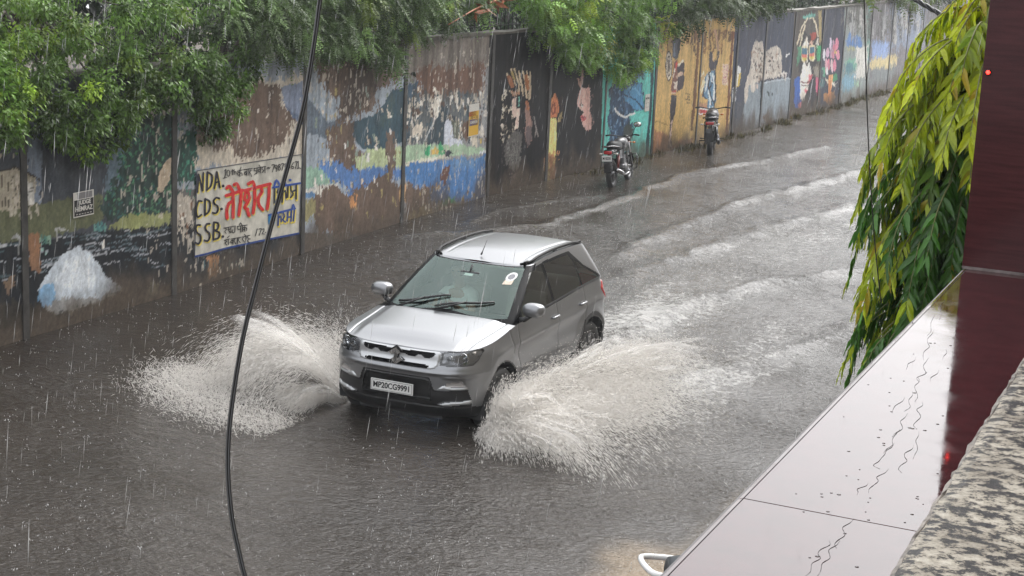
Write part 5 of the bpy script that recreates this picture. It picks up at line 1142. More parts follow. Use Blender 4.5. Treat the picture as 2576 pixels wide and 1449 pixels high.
# roof rails, aerial
for s_ in (1, -1):
    pts = [(x, s_ * (float(np.interp(x, TR[o_, 0], TR[o_, 1])) - .035), float(np.interp(x, TR[o_, 0], TR[o_, 2])) + .008 + .022 * math.sin(min(1, max(0, (x + 1.5) / .3, 0)) * pi / 2) * min(1, max(0, (.06 - x) / .25))) for x in np.linspace(.04, -1.5, 26)]
    mb = MB(); mb.tube(pts, [.013] + [.019] * 24 + [.013], 8)
    for x in (.0, -.72, -1.45):
        zc = float(np.interp(x, TR[o_, 0], TR[o_, 2])); yc = s_ * (float(np.interp(x, TR[o_, 0], TR[o_, 1])) - .035); mb.box((x - .05, yc - .014, zc - .01), (x + .05, yc + .014, zc + .04), bev=.006)
    mb.build('roof_rail', [pbr('rail_black', (.006, .006, .006), rough=.5, spec=.2)], car, smooth=True)
mb = MB(); mb.tube([(-.02, -.02, 1.595), (-.05, -.02, 1.625), (-.16, -.02, 1.74)], [.012, .006, .003], 8); mb.build('aerial', [m_clad], car, smooth=True)
# scuttle panel under the screen, wipers
ka = 9
sc = np.linspace(-.72, .72, 40)
Vs_ = [(1.02 - .10 * (y / .8) ** 2, y, float(hood_z(np.array(.97 - .10 * (y / .8) ** 2), np.array(y))) - .022) for y in sc] + [(.86 - .14 * (y / .8) ** 2, y, 1.075 + .03 * (1 - (y / .8) ** 2)) for y in sc]
mk('scuttle', Vs_, [(i, i + 1, 40 + i + 1, 40 + i) for i in range(39)], m_clad, car, smooth=True)
def wsp(y, v, off=.0):
    """point on the windscreen"""
    i = v * (NG - 1); i0 = int(min(NG - 2, i)); f_ = i - i0
    r0 = np.interp(abs(y), Yg[i0, :NF], Xg[i0, :NF]), np.interp(abs(y), Yg[i0, :NF], Zg[i0, :NF]); r1 = np.interp(abs(y), Yg[i0 + 1, :NF], Xg[i0 + 1, :NF]), np.interp(abs(y), Yg[i0 + 1, :NF], Zg[i0 + 1, :NF])
    return np.array([r0[0] + (r1[0] - r0[0]) * f_ + off * .5, y, r0[1] + (r1[1] - r0[1]) * f_ + off * .86])
for (y0, v0, y1, v1, yb0, vb0, yb1, vb1) in [(-.50, .06, .02, .40, -.40, .27, .16, .41), (.02, .05, .44, .45, .10, .25, .62, .52)]:
    mb = MB(); mb.tube([wsp(y0, v0, .02), wsp((y0 * .8 + y1 * .2), v0 * .8 + v1 * .2, .035), wsp((yb0 + yb1) / 2, (vb0 + vb1) / 2, .032)], [.015, .011, .008], 8)
    mb.build('wiper', [m_clad], car, smooth=True)
for (a, b_) in [((-.62, .155), (-.02, .335)), ((-.12, .12), (.50, .36))]:
    mb = MB(); mb.tube([wsp(a[0] + (b_[0] - a[0]) * t, a[1] + (b_[1] - a[1]) * t, .016 + .012 * math.sin(t * pi)) for t in np.linspace(0, 1, 9)], [.010] + [.013] * 7 + [.010], 6); 
    mb.tube([wsp(a[0] + .03, .05, .03), wsp(a[0] + (b_[0] - a[0]) * .55, a[1] + (b_[1] - a[1]) * .55, .04)], [.014, .008], 6); mb.build('wiper', [m_clad], car, smooth=True)
for o in list(car.children):
    if o.name in ('wiper', 'wiper.001'): bpy.data.objects.remove(o)
# stickers and mirror in the screen
def decal(y, v, w, h, mat, name, off=.004, rnd=False):
    P = []
    if rnd: ring = [(math.cos(a) * w / 2, math.sin(a) * h / 2) for a in np.linspace(0, 2 * pi, 20, endpoint=False)]
    else: ring = [(-w / 2, -h / 2), (w / 2, -h / 2), (w / 2, h / 2), (-w / 2, h / 2)]
    return mk(name, [wsp(y + a, v + b_ / .66, off) for a, b_ in ring], [tuple(range(len(ring)))], mat, car)
m_wh = pbr('white_sticker', (.75, .75, .74), rough=.4)
decal(.50, .80, .115, .10, m_wh, 'sticker', .004, True)['label'] = 'round white sticker'; decal(.50, .705, .10, .05, pbr('beige_sticker', (.6, .5, .4), rough=.4), 'sticker', .004)['label'] = 'small beige sticker'
decal(.50, .80, .075, .06, pbr('sticker_figure', (.2, .2, .22), rough=.4), 'sticker_emblem', .006, True)
decal(.0, .77, .105, .045, m_wh, 'sticker', -.006)['label'] = 'white rectangular tag'
mb = MB(); mb.box((.27, -.12, 1.39), (.31, .12, 1.455), bev=.015); mb.tube([(.30, 0, 1.45), (.24, 0, 1.52)], .012); mb.build('rear_view_mirror', [m_int], car, smooth=True)
# door mirrors
for s_ in (1, -1):
    mb = MB(); bm = bmesh.new(); bmesh.ops.create_uvsphere(bm, u_segments=24, v_segments=14, radius=1)
    for v in bm.verts:
        x, y, z = v.co; p = lambda q, n: math.copysign(abs(q) ** n, q)
        v.co = Vector((.62 + .085 * p(x, .8) - (.03 if x < 0 else 0) * abs(x), s_ * .950 + .125 * p(y, .75), 1.20 + .075 * p(z, .8)))
    mb.bm(bm); o = mb.build('door_mirror', [m_sil], car, smooth=True)
    mb = MB(); mb.tube([(.66, s_ * .80, 1.075), (.65, s_ * .86, 1.09), (.63, s_ * .93, 1.145)], [.035, .03, .028], 8); mb.box((.545, s_ * .95 - .10, 1.135), (.60, s_ * .95 + .10, 1.17), bev=.015); mb.build('mirror_stalk', [m_clad], o, smooth=True)
# door handles, belt trim
for doors, hx_ in ((frontdoors, -.16), (reardoors, -.98)):
    for s_, dr in zip((1, -1), doors):
        yy = float(np.interp(.95, Zb[:, NF + 120], Yb[:, NF + 120])) + .012; mb = MB()
        mb.tube([(hx_ + .09, s_ * (yy - .012), .962), (hx_ + .07, s_ * (yy + .016), .963), (hx_ - .06, s_ * (yy + .018), .966), (hx_ - .085, s_ * (yy - .010), .967)], [.012, .015, .015, .012], 8); mb.build('handle', [m_sil], dr, smooth=True)
        mb = MB(); mb.sphere((hx_, s_ * (yy - .012), .955), (.07, .010, .03)); mb.build('handle_recess', [m_clad], dr, smooth=True)
# badge: angular S emblem, number plate
pl = empty('number_plate', (1.995, -.03, .522)); pl.parent = car
mb = MB(); mb.box((-.004, -.252, -.062), (.008, .252, .062), bev=.004); mb.build('plate', [pbr('plate_white', (.72, .72, .70), rough=.35)], pl)
mb = MB()
for (a, b_) in (((.008, -.236, .050), (.0095, .236, .053)), ((.008, -.236, -.053), (.0095, .236, -.050)), ((.008, -.239, -.053), (.0095, -.236, .053)), ((.008, .236, -.053), (.0095, .239, .053))): mb.box(a, b_)
mb.build('plate_border', [m_blk], pl)
RX = Matrix(((0, 0, 1, 0), (1, 0, 0, 0), (0, 1, 0, 0), (0, 0, 0, 1)))
text_mesh('MP20CG9991', .085, m_blk, 'plate_number', pl, Matrix.Translation((.010, 0, 0)) @ RX, ext=.001, bold=.002, fit=.43)
em = MB(); k_ = .092
S_ = [(0, 1), (.95, .33), (.50, .06), (.02, .42), (-.28, .20), (1.0, -.72) if False else (.62, -.45), (0, -1), (-.95, -.33), (-.50, -.06), (-.02, -.42), (.28, -.20), (-.62, .45)]
Vv = [(d_, -y * k_, z * k_) for d_ in (0, .014) for y, z in S_]; n_ = len(S_)
em.add(Vv, [tuple(range(n_, 2 * n_)), tuple(range(n_))[::-1]] + [(i, (i + 1) % n_, n_ + (i + 1) % n_, n_ + i) for i in range(n_)])
eb = MB(); eb.add([(d_, -y * k_ * 1.22, z * k_ * 1.22) for d_ in (-.012, .002) for y, z in S_], [tuple(range(n_, 2 * n_)), tuple(range(n_))[::-1]] + [(i, (i + 1) % n_, n_ + (i + 1) % n_, n_ + i) for i in range(n_)]); eb.build('emblem_shadow_plate', [m_gloss], grille, loc=(1.966, -.004, .858))
em.build('emblem', [m_chr], grille, loc=(1.972, -.004, .858))
# wheels (front pair turned a touch), arches, floor
def wheel(x, s_):
    w = empty('wheel', (x, s_ * .775, .335)); w.parent = car
    mb = MB(); mb.lathe([(.205, -.105), (.275, -.11), (.318, -.10), (.333, -.075), (.335, 0), (.333, .075), (.318, .10), (.275, .11), (.205, .105), (.2, 0), (.205, -.105)], 'y', n=48); mb.build('tyre', [m_rub], w, smooth=True)
    mb = MB(); mb.lathe([(.208, s_ * .10), (.198, s_ * .10), (.185, s_ * .02), (.17, -s_ * .06)], 'y', n=48)
    for k in range(5):
        for d in (-.16, .16):
            a = 2 * pi * k / 5 + .3; p0 = (.05 * math.cos(a + d * 2), s_ * .088, .05 * math.sin(a + d * 2)); p1 = (.196 * math.cos(a + d), s_ * .095, .196 * math.sin(a + d)); mb.tube([p0, p1], [.016, .013], 6)
    mb.lathe([(.0, s_ * .105), (.05, s_ * .10), (.06, s_ * .075)], 'y', n=20); mb.build('rim', [m_alloy], w, smooth=True)
    mb = MB(); mb.lathe([(.0, s_ * .03), (.14, s_ * .03), (.14, s_ * .01)], 'y', n=24); mb.build('brake_disc', [pbr('disc_steel', (.2, .2, .2), rough=.4, metal=.8)], w, smooth=True)
for x in WHX:
    for s_ in (1, -1):
        wheel(x, s_); mb = MB(); n = 24
        ar = [(x + (WR + .004) * math.cos(a), (WR + .004) * math.sin(a) + .335) for a in np.linspace(-.35, pi + .35, n)]
        V = [(px_, s_ * .905 - (s_ * .02), pz_) for px_, pz_ in ar] + [(px_, s_ * .52, pz_) for px_, pz_ in ar]; mb.add(V, [(i, i + 1, n + i + 1, n + i) for i in range(n - 1)] + [tuple(n + i for i in range(n))]); mb.build('wheel_arch', [m_int], car, smooth=False)
mb = MB(); mb.box((-1.86, -.50, .215), (1.84, .50, .26)); mb.box((-.86, -.84, .23), (.80, .84, .27)); mb.build('underbody', [m_int], car)
# cabin: dashboard, wheel, seats, driver
cab = empty('cabin', (0, 0, 0)); cab.parent = car
mb = MB(); mb.box((.42, -.74, .78), (.86, .74, 1.045), bev=.05); mb.build('dashboard', [m_dash], cab, smooth=True)
mb = MB(); mb.box((-1.75, -.76, .30), (.85, .76, .36)); mb.box((-1.86, -.74, .36), (-1.45, .74, .95)); mb.build('cabin_floor', [m_int], cab)
for y in (-.37, .37):
    mb = MB(); mb.box((-.32, y - .25, .38), (.22, y + .25, .62), bev=.05); mb.box((-.50, y - .24, .55), (-.34, y + .24, 1.16), bev=.06, M=Matrix.Translation((-.4, 0, .6)) @ Matrix.Rotation(-.22, 4, 'Y') @ Matrix.Translation((.4, 0, -.6))); mb.box((-.60, y - .13, 1.17), (-.50, y + .13, 1.36), bev=.04); mb.build('seat', [m_seat], cab, smooth=True)
mb = MB(); mb.box((-1.25, -.66, .38), (-.80, .66, .62), bev=.05); mb.box((-1.42, -.66, .6), (-1.25, .66, 1.18), bev=.05); mb.build('rear_seat', [m_seat], cab, smooth=True)
mb = MB(); cs = Matrix.Translation((.36, -.37, .98)) @ Matrix.Rotation(math.radians(65), 4, 'Y'); mb.tube([(cs @ Vector((.185 * math.cos(a), .185 * math.sin(a), 0)))[:] for a in np.linspace(0, 2 * pi, 28, endpoint=False)], .014, 8, closed=True)
mb.tube([(cs @ Vector((.18 * math.cos(a), .18 * math.sin(a), 0)))[:] for a in (0, pi)], .014, 6); mb.build('steering_wheel', [m_int], cab, smooth=True)
# driver
dr = empty('person', (CAR_X, CAR_Y, CAR_Z), CAR_H, label='driver in a pale shirt holding the steering wheel of the silver car', cat='person')
def skin_body(name, chains, mat, parent, lev=2):
    vs = []; es = []; rs = []; idx = {}
    for ch in chains:
        prev = None
        for p, r_ in ch:
            k = tuple(round(q, 4) for q in p)
            if k not in idx: idx[k] = len(vs); vs.append(p); rs.append(r_)
            if prev is not None and prev != idx[k]: es.append((prev, idx[k]))
            prev = idx[k]
    me = bpy.data.meshes.new(name); me.from_pydata(vs, es, []); o = link(bpy.data.objects.new(name, me)); me.materials.append(mat)
    md = o.modifiers.new('skin', 'SKIN'); md.use_smooth_shade = True
    for i, r_ in enumerate(rs): me.skin_vertices[0].data[i].radius = r_ if hasattr(r_, '__len__') else (r_, r_)
    me.skin_vertices[0].data[0].use_root = True
    s2 = o.modifiers.new('sub', 'SUBSURF'); s2.levels = s2.render_levels = lev
    bpy.context.view_layer.update()
    nm = bpy.data.meshes.new_from_object(o.evaluated_get(bpy.context.evaluated_depsgraph_get()))
    bpy.data.objects.remove(o); o = link(bpy.data.objects.new(name, nm)); o.parent = parent; return o
Y_ = -.37
pel, ch_, nk, hd = (-.18, Y_, .62), (-.24, Y_, 1.0), (-.21, Y_, 1.20), (-.17, Y_, 1.33)
ch = [[(pel, (.16, .13)), ((-.22, Y_, .8), (.15, .12)), (ch_, (.17, .12)), ((-.24, Y_, 1.12), (.11, .08)), (nk, .055), ((-.185, Y_, 1.26), .07), (hd, .098), ((-.175, Y_, 1.40), .085)]]
for s_ in (-1, 1):
    ch.append([(ch_, (.17, .12)), ((-.22, Y_ + s_ * .18, 1.06), .06), ((-.02, Y_ + s_ * .25, .86), .045), ((.20, Y_ + s_ * .20, .98), .034), ((.30, Y_ + s_ * .165, 1.06), .03)])
    h0 = (.30, Y_ + s_ * .165, 1.06)
    for k in range(4): ch.append([(h0, .03), ((.345, Y_ + s_ * (.150 + .012 * (k - 1.5)), 1.085 - .014 * (k - 1.5)), .010), ((.385 - .004 * k, Y_ + s_ * (.165 + .008 * (k - 1.5)), 1.07 - .014 * (k - 1.5)), .008)])
    ch.append([(h0, .03), ((.31, Y_ + s_ * .135, 1.09), .010)])
    ch.append([(pel, (.16, .13)), ((-.05, Y_ + s_ * .10, .64), .085), ((.25, Y_ + s_ * .13, .62), .06), ((.45, Y_ + s_ * .12, .40), .045)])
body = skin_body('body', ch, pbr('driver_skin', (.30, .17, .11), rough=.5), dr)
mb = MB(); bm = bmesh.new(); bmesh.ops.create_uvsphere(bm, u_segments=18, v_segments=12, radius=1)
for v in bm.verts: v.co = Vector((-.19 + .105 * v.co.x, Y_ + .098 * v.co.y, 1.365 + .10 * v.co.z))
bmesh.ops.delete(bm, geom=[v for v in bm.verts if v.co.x > -.13 and v.co.z < 1.40 or v.co.z < 1.31], context='VERTS'); mb.bm(bm); mb.build('hair', [pbr('black_hair', (.012, .011, .010), rough=.5)], dr, smooth=True)
sh = skin_body('shirt', [[((-.19, Y_, .64), (.175, .145)), ((-.22, Y_, .8), (.165, .135)), (ch_, (.185, .135)), ((-.24, Y_, 1.12), (.12, .09)), ((-.225, Y_, 1.165), (.075, .07))]] + [[(ch_, (.185, .135)), ((-.22, Y_ + s_ * .18, 1.06), .075), ((-.10, Y_ + s_ * .22, .95), .062)] for s_ in (-1, 1)], pbr('pale_shirt', (.62, .64, .64), rough=.8), dr)
for s_ in (-1, 1):
    mb = MB(); mb.sphere((-.095, Y_ + s_ * .034, 1.345), (.01, .016, .009)); mb.build('eye', [m_blk], dr, smooth=True)
mb = MB(); mb.sphere((-.075, Y_, 1.315), (.022, .014, .026)); mb.sphere((-.088, Y_, 1.275), (.008, .026, .007)); mb.build('face_features', [pbr('driver_skin_dark', (.24, .12, .09), rough=.5)], dr, smooth=True)
# ------------------------------------------------------------------ parked motorbikes
m_bblk = pbr('bike_black', (.014, .014, .016), rough=.25, coat=.6); m_eng = pbr('engine_alloy', (.16, .16, .165), rough=.4, metal=.8); m_wetc = pbr('bike_chrome', (.36, .36, .37), rough=.22, metal=1.)
m_seatb = pbr('wet_vinyl', (.010, .010, .011), rough=.5, spec=.25); m_mirror = pbr('mirror_glass', (.9, .9, .9), rough=.03, metal=1.); m_plate = pbr('bike_plate', (.74, .74, .72), rough=.4); m_clr = pbr('clear_indicator', (.55, .5, .45), rough=.1, coat=1.)
def moto(name, loc, rz, label, number, tank, lean, grp):
    t = empty(name, loc, rz, label, 'motorbike', grp); t.rotation_euler = (lean, 0, rz)
    def wh(x, r, w):
        e = empty('wheel', (x, 0, r)); e.parent = t
        mb = MB(); mb.lathe([(r - .085, -w * .7), (r - .04, -w), (r - .01, -w * .7), (r, 0), (r - .01, w * .7), (r - .04, w), (r - .085, w * .7), (r - .085, -w * .7)], 'y', n=36); mb.build('tyre', [m_rub], e, smooth=True)
        mb = MB(); mb.lathe([(r - .083, -w * .6), (r - .11, -w * .5), (r - .11, w * .5), (r - .083, w * .6)], 'y', n=36)
        for k in range(6):
            a = 2 * pi * k / 6; mb.tube([(.03 * math.cos(a), 0, .03 * math.sin(a)), ((r - .1) * math.cos(a + .2), 0, (r - .1) * math.sin(a + .2))], .014, 6)
        mb.lathe([(.0, -.06), (.055, -.055), (.055, .055), (.0, .06)], 'y', n=16); mb.build('rim', [m_eng], e, smooth=True)
    wh(-.63, .30, .055); wh(.66, .30, .045)
    P = lambda nm, mat, fn, sm=True, par=None: (lambda mb: (fn(mb), mb.build(nm, [mat], par or t, smooth=sm))[1])(MB())
    P('frame', m_bblk, lambda b: (b.tube([(.42, 0, .92), (.30, 0, .55), (.12, 0, .30), (-.2, 0, .30)], .022), b.tube([(.42, 0, .92), (.1, .0, .80), (-.25, .06, .74), (-.72, .09, .80)], .018), b.tube([(.1, 0, .8), (-.25, -.06, .74), (-.72, -.09, .80)], .018), b.tube([(-.18, 0, .74), (-.22, 0, .34)], .02)))
    P('swing_arm', m_bblk, lambda b: [b.tube([(-.18, s * .10, .36), (-.63, s * .095, .30)], .02) for s in (1, -1)])
    for s in (1, -1):
        P('shock_absorber', pbr('dull_red_spring', (.16, .03, .025), rough=.4) if number and s < 0 else m_bblk, lambda b: (b.tube([(-.56, s * .115, .34), (-.42, s * .115, .70)], .012), b.tube([(-.53, s * .115, .42), (-.44, s * .115, .65)], .028, 10)))
        P('fork_leg', m_wetc, lambda b: b.tube([(.66, s * .085, .30), (.47, s * .085, .86)], [.026, .02]))
        P('indicator', m_amb if False else m_clr, lambda b: (b.sphere((-.80, s * .17, .74), (.03, .035, .022)), b.tube([(-.78, s * .08, .75), (-.80, s * .15, .74)], .008)))
        P('indicator', m_amb, lambda b: (b.sphere((.52, s * .19, .84), (.03, .035, .022)), b.tube([(.48, s * .08, .86), (.52, s * .17, .84)], .008)))
        P('grip', m_rub, lambda b: b.tube([(.34, s * .27, 1.02), (.30, s * .37, 1.01)], .018))
        P('foot_peg', m_rub, lambda b: b.tube([(-.08, s * .12, .30), (-.08, s * .26, .30)], .014)); P('foot_peg', m_rub, lambda b: b.tube([(-.38, s * .13, .38), (-.40, s * .23, .39)], .012))
        if not number or s > 0: continue
        mi = P('mirror', m_bblk, lambda b: (b.tube([(.34, s * .22, 1.02), (.36, s * .26, 1.15), (.35, s * .31, 1.21)], .008), b.sphere((.345, s * .33, 1.235), (.02, .092, .060))))
        P('mirror_glass', m_mirror, lambda b: b.sphere((.326, s * .33, 1.235), (.008, .085, .054)), par=mi)
    P('handlebar', m_bblk, lambda b: (b.tube([(.30, -.37, 1.01), (.34, -.26, 1.02), (.42, -.10, .98), (.42, .10, .98), (.34, .26, 1.02), (.30, .37, 1.01)], .012), [b.tube([(.36, s * .20, 1.015), (.42, s * .36, 1.0)], .006) for s in (1, -1)]))
    P('fuel_tank', tank, lambda b: (b.sphere((.17, 0, .86), (.28, .145, .135), seg=20, ring=14), b.sphere((.10, 0, .80), (.22, .13, .10), seg=18, ring=10)))
    P('seat', m_seatb, lambda b: b.tube([(-.02, 0, .845), (-.15, 0, .825), (-.35, 0, .835), (-.55, 0, .870), (-.70, 0, .885)], [.09, .115, .13, .12, .07], 14))
    P('side_panel', tank, lambda b: [b.box((-.40, s * .10 - .02, .60), (-.12, s * .13 + .015, .76), bev=.02) for s in (1, -1)])
    P('tail_cowl', m_bblk, lambda b: b.box((-.84, -.10, .74), (-.48, .10, .82), bev=.03))
    P('tail_lamp', m_redl, lambda b: b.box((-.875, -.085, .735), (-.83, .085, .80), bev=.015))
    P('grab_rail', m_wetc, lambda b: b.tube([(-.35, -.15, .82), (-.60, -.16, .865), (-.82, -.13, .90), (-.90, 0, .905), (-.82, .13, .90), (-.60, .16, .865), (-.35, .15, .82)], .013))
    P('mudguard', m_bblk, lambda b: mud(b, -.63, .30, .07, .25, 2.6)); P('mudguard', m_bblk, lambda b: mud(b, .66, .30, .06, .3, 2.5))
    P('mud_flap', m_bblk, lambda b: b.box((-.93, -.075, .36), (-.915, .075, .66), bev=.004))
    pl_ = number and P('number_plate', m_plate, lambda b: b.box((-.955, -.105, .60), (-.945, .105, .72), bev=.002), False)
    RXb = Matrix(((0, 0, -1, 0), (-1, 0, 0, 0), (0, 1, 0, 0), (0, 0, 0, 1)))
    if number: text_mesh(number, .075, m_blk, 'plate_number', pl_, Matrix.Translation((-.957, 0, .66)) @ RXb, ext=.001, bold=.002, fit=.17)
    P('engine', m_eng, lambda b: (b.box((-.12, -.12, .26), (.22, .12, .44), bev=.03), [b.box((.02, -.09, .45 + k * .022), (.20, .09, .459 + k * .022)) for k in range(8)], b.sphere((.02, -.13, .34), (.10, .035, .10)), b.sphere((.02, .13, .34), (.10, .035, .10))))
    P('exhaust', m_wetc, lambda b: (b.tube([(.20, -.06, .44), (.32, -.10, .36), (.22, -.14, .24), (-.1, -.15, .23), (-.25, -.155, .25)], .02), b.tube([(-.22, -.155, .25), (-.35, -.165, .29), (-.82, -.17, .40)], [.03, .045, .042], 12)))
    P('headlamp', m_bblk, lambda b: b.sphere((.54, 0, .90), (.10, .11, .10)), True); P('headlamp_lens', m_clr, lambda b: b.sphere((.60, 0, .90), (.05, .085, .08)))
    if number: P('leg_guard', m_bblk, lambda b: b.tube([(.34, 0, .52), (.36, -.16, .60), (.36, -.27, .62), (.34, -.31, .50), (.30, -.29, .32), (.24, -.14, .26), (.2, 0, .28), (.24, .14, .26), (.30, .29, .32), (.34, .31, .50), (.36, .27, .62), (.36, .16, .60), (.34, 0, .52)], .013))
    P('side_stand', m_bblk, lambda b: b.tube([(-.12, .12, .30), (-.20, .27, .0)], .012)); P('chain_cover', m_bblk, lambda b: b.box((-.66, .085, .27), (-.15, .105, .37), bev=.01))
    return t
def mud(b, x, r, w, a0, a1):
    n = 16; A = np.linspace(a0, a1, n); V = [(x + (r + .035) * math.cos(a), y * w, r + (r + .035) * math.sin(a) - (.012 if abs(y) == 1 else 0)) for a in A for y in (-1, -.4, .4, 1)]
    b.add(V, [(i * 4 + j, i * 4 + j + 1, i * 4 + j + 5, i * 4 + j + 4) for i in range(n - 1) for j in range(3)])
m_tank1 = pbr('dark_tank', (.06, .06, .066), rough=.35, coat=.3); m_tank2 = pbr('black_tank', (.03, .03, .033), rough=.4, coat=.2)
g1 = onz(1540, 474, -.05); hd1 = math.radians(94)
moto('motorbike', g1 + np.array([math.cos(hd1) * .63, math.sin(hd1) * .63, 0]), hd1, 'black motorbike with a white number plate parked beside the black mural', 'M 8258', m_tank1, -.10, 'motorbikes parked along the wall')
g2 = onz(1786, 394, -.05); hd2 = math.radians(103)
moto('motorbike', g2 + np.array([math.cos(hd2) * .63, math.sin(hd2) * .63, 0]), hd2, 'black motorbike parked in front of the yellow mural panel', '', m_tank2, -.06, 'motorbikes parked along the wall').scale = (1.0, 1.15, 1.08)

# ------------------------------------------------------------------ scooter half hidden under the ledge
gp = onz(1655, 1425, .84); hds = math.radians(33)
sc_ = empty('scooter', (gp[0] + .78 * math.cos(hds), gp[1] + .78 * math.sin(hds), -.06), hds, 'scooter with a white grab rail, half hidden below the granite ledge', 'scooter')
m_white = pbr('white_rail_paint', (.78, .78, .77), rough=.2, coat=.8); m_scb = pbr('scooter_grey', (.25, .26, .27), rough=.25, coat=.8); m_seatg = pbr('grey_seat', (.045, .05, .055), rough=.35)
Q = lambda nm, mat, fn, sm=True: (lambda mb: (fn(mb), mb.build(nm, [mat], sc_, smooth=sm))[1])(MB())
Q('grab_rail', m_white, lambda b: b.tube(bez([(-.35, -.17, .84), (-.60, -.20, .875), (-.80, -.185, .905), (-.87, -.11, .915), (-.88, .10, .915), (-.82, .18, .905), (-.60, .20, .875), (-.35, .17, .84)], 5), .022, 10))
Q('seat', m_seatg, lambda b: b.tube([(.12, 0, .74), (0, 0, .76), (-.25, 0, .79), (-.5, 0, .83), (-.70, 0, .845)], [.07, .12, .15, .155, .12], 16))
Q('rear_body', m_scb, lambda b: b.tube([(.05, 0, .56), (-.2, 0, .60), (-.5, 0, .66), (-.76, 0, .70)], [.12, .17, .17, .09], 18)); Q('tail_lamp', m_redl, lambda b: b.sphere((-.80, 0, .70), (.05, .085, .05)))
Q('floor_board', m_clad, lambda b: b.box((0, -.17, .30), (.48, .17, .36), bev=.03)); Q('front_apron', m_scb, lambda b: b.box((.46, -.19, .34), (.56, .19, .92), bev=.05, M=Matrix.Translation((.5, 0, .6)) @ Matrix.Rotation(.25, 4, 'Y') @ Matrix.Translation((-.5, 0, -.6))))
Q('handlebar', m_clad, lambda b: (b.tube([(.34, -.34, 1.0), (.42, -.12, .98), (.42, .12, .98), (.34, .34, 1.0)], .015), b.sphere((.46, 0, .98), (.10, .12, .08))))
for x in (.62, -.58):
    w = empty('wheel', (x, 0, .22)); w.parent = sc_
    mb = MB(); mb.lathe([(.12, -.04), (.18, -.05), (.215, -.03), (.22, 0), (.215, .03), (.18, .05), (.12, .04), (.12, -.04)], 'y', n=28); mb.build('tyre', [m_rub], w, smooth=True); mb = MB(); mb.lathe([(.0, -.045), (.125, -.03), (.125, .03), (.0, .045)], 'y', n=20); mb.build('rim', [m_alloy], w, smooth=True)

# ------------------------------------------------------------------ vegetation
def unit(a): return a / (np.linalg.norm(a, axis=-1, keepdims=True) + 1e-9)
def leaves(P, D, Nn, L, Wd, col):
    """folded pointed leaves: 5 points, 4 triangles each"""
    D = unit(D); Sd = unit(np.cross(D, Nn)); U = np.cross(Sd, D); L = L[:, None]; Wd = Wd[:, None]
    V = np.stack([P, P + D * L * .42 - Sd * Wd * .5 + U * Wd * .16, P + D * L - U * L * .10, P + D * L * .42 + Sd * Wd * .5 + U * Wd * .16, P + D * L * .5 - U * Wd * .06], 1).reshape(-1, 3)
    b = (np.arange(len(P)) * 5)[:, None, None]
    F = (np.array([[0, 4, 1], [1, 4, 2], [2, 4, 3], [3, 4, 0]])[None] + b).reshape(-1, 3)
    return V, F, np.repeat(col, 5, 0)
def pinnate(P, D, Nn, L, n, lw, ll, col, droop=.5):
    """feathery sprays: n pairs of leaflets along a rachis"""
    D = unit(D); Sd = unit(np.cross(D, Nn)); U = np.cross(Sd, D); m = len(P); t = np.linspace(.12, 1, n)
    R = P[:, None] + D[:, None] * (L[:, None] * t)[..., None] - np.array([0, 0, 1.]) * (L[:, None] * droop * t ** 2)[..., None]
    out = [[], [], []]
    for s in (1, -1):
        Dl = unit(D[:, None] * .55 + s * Sd[:, None] + rng.normal(0, .18, (m, n, 3)))
        a = leaves(R.reshape(-1, 3), Dl.reshape(-1, 3), np.repeat(U, n, 0) + rng.normal(0, .25, (m * n, 3)), (ll * L[:, None] * np.sin(t * 2.6 + .35)[None].clip(.3)).ravel(), (lw * L[:, None] * np.ones(n)).ravel(), np.repeat(col, n, 0))
        out[0].append(a[0]); out[1].append(a[1] + (0 if s > 0 else len(out[0][0]))); out[2].append(a[2])
    return np.concatenate(out[0]), np.concatenate(out[1]), np.concatenate(out[2])
m_leaf = attr_mat('wet_leaf', rough=.38, spec=.45, noise=0, bump=0, translucent=.28)
m_bark = pbr('wet_bark', (.05, .04, .032), rough=.6, noise=.5, nscale=12, bump=.7, bscale=30)
def leafcol(base, n, var=.35, yel=.0):
    c = np.tile(np.asarray(base, float), (n, 1)); k = np.exp(rng.normal(0, var, (n, 1))); c = c * k
    y = rng.random((n, 1)) < yel; c = np.where(y, c * [1.7, 1.45, .9], c); return np.clip(c, .003, .5)
def wall_depth(px, py):
    d = ray(px, py); best = 60.
    for i in range(len(WN) - 1):
        a, b_ = WN[i], WN[i + 1]; t = b_ - a; nn = np.array([t[1], -t[0]]); k = ((a - CC[:2]) @ nn) / (d[:2] @ nn + 1e-9)
        if k > 0:
            Pp = CC + d * k; u = ((Pp[:2] - a) @ t) / (t @ t)
            if -.01 <= u <= 1.01: return k, Pp[2]
    return best, 3.
def clump_pts(poly, n, front, back):
    poly = np.array(poly, float); out = []
    lo, hi = poly.min(0), poly.max(0)
    while len(out) < n:
        q = lo + rng.random(2) * (hi - lo)
        if not inpoly(np.array([q[0]]), np.array([q[1]]), poly)[0]: continue
        k, z = wall_depth(*q)
        if z > WH + .15: k2 = k + rng.uniform(-front, back)
        else: k2 = k - rng.uniform(.12, front)
        out.append(at(q[0], q[1], k2))
    return np.array(out)
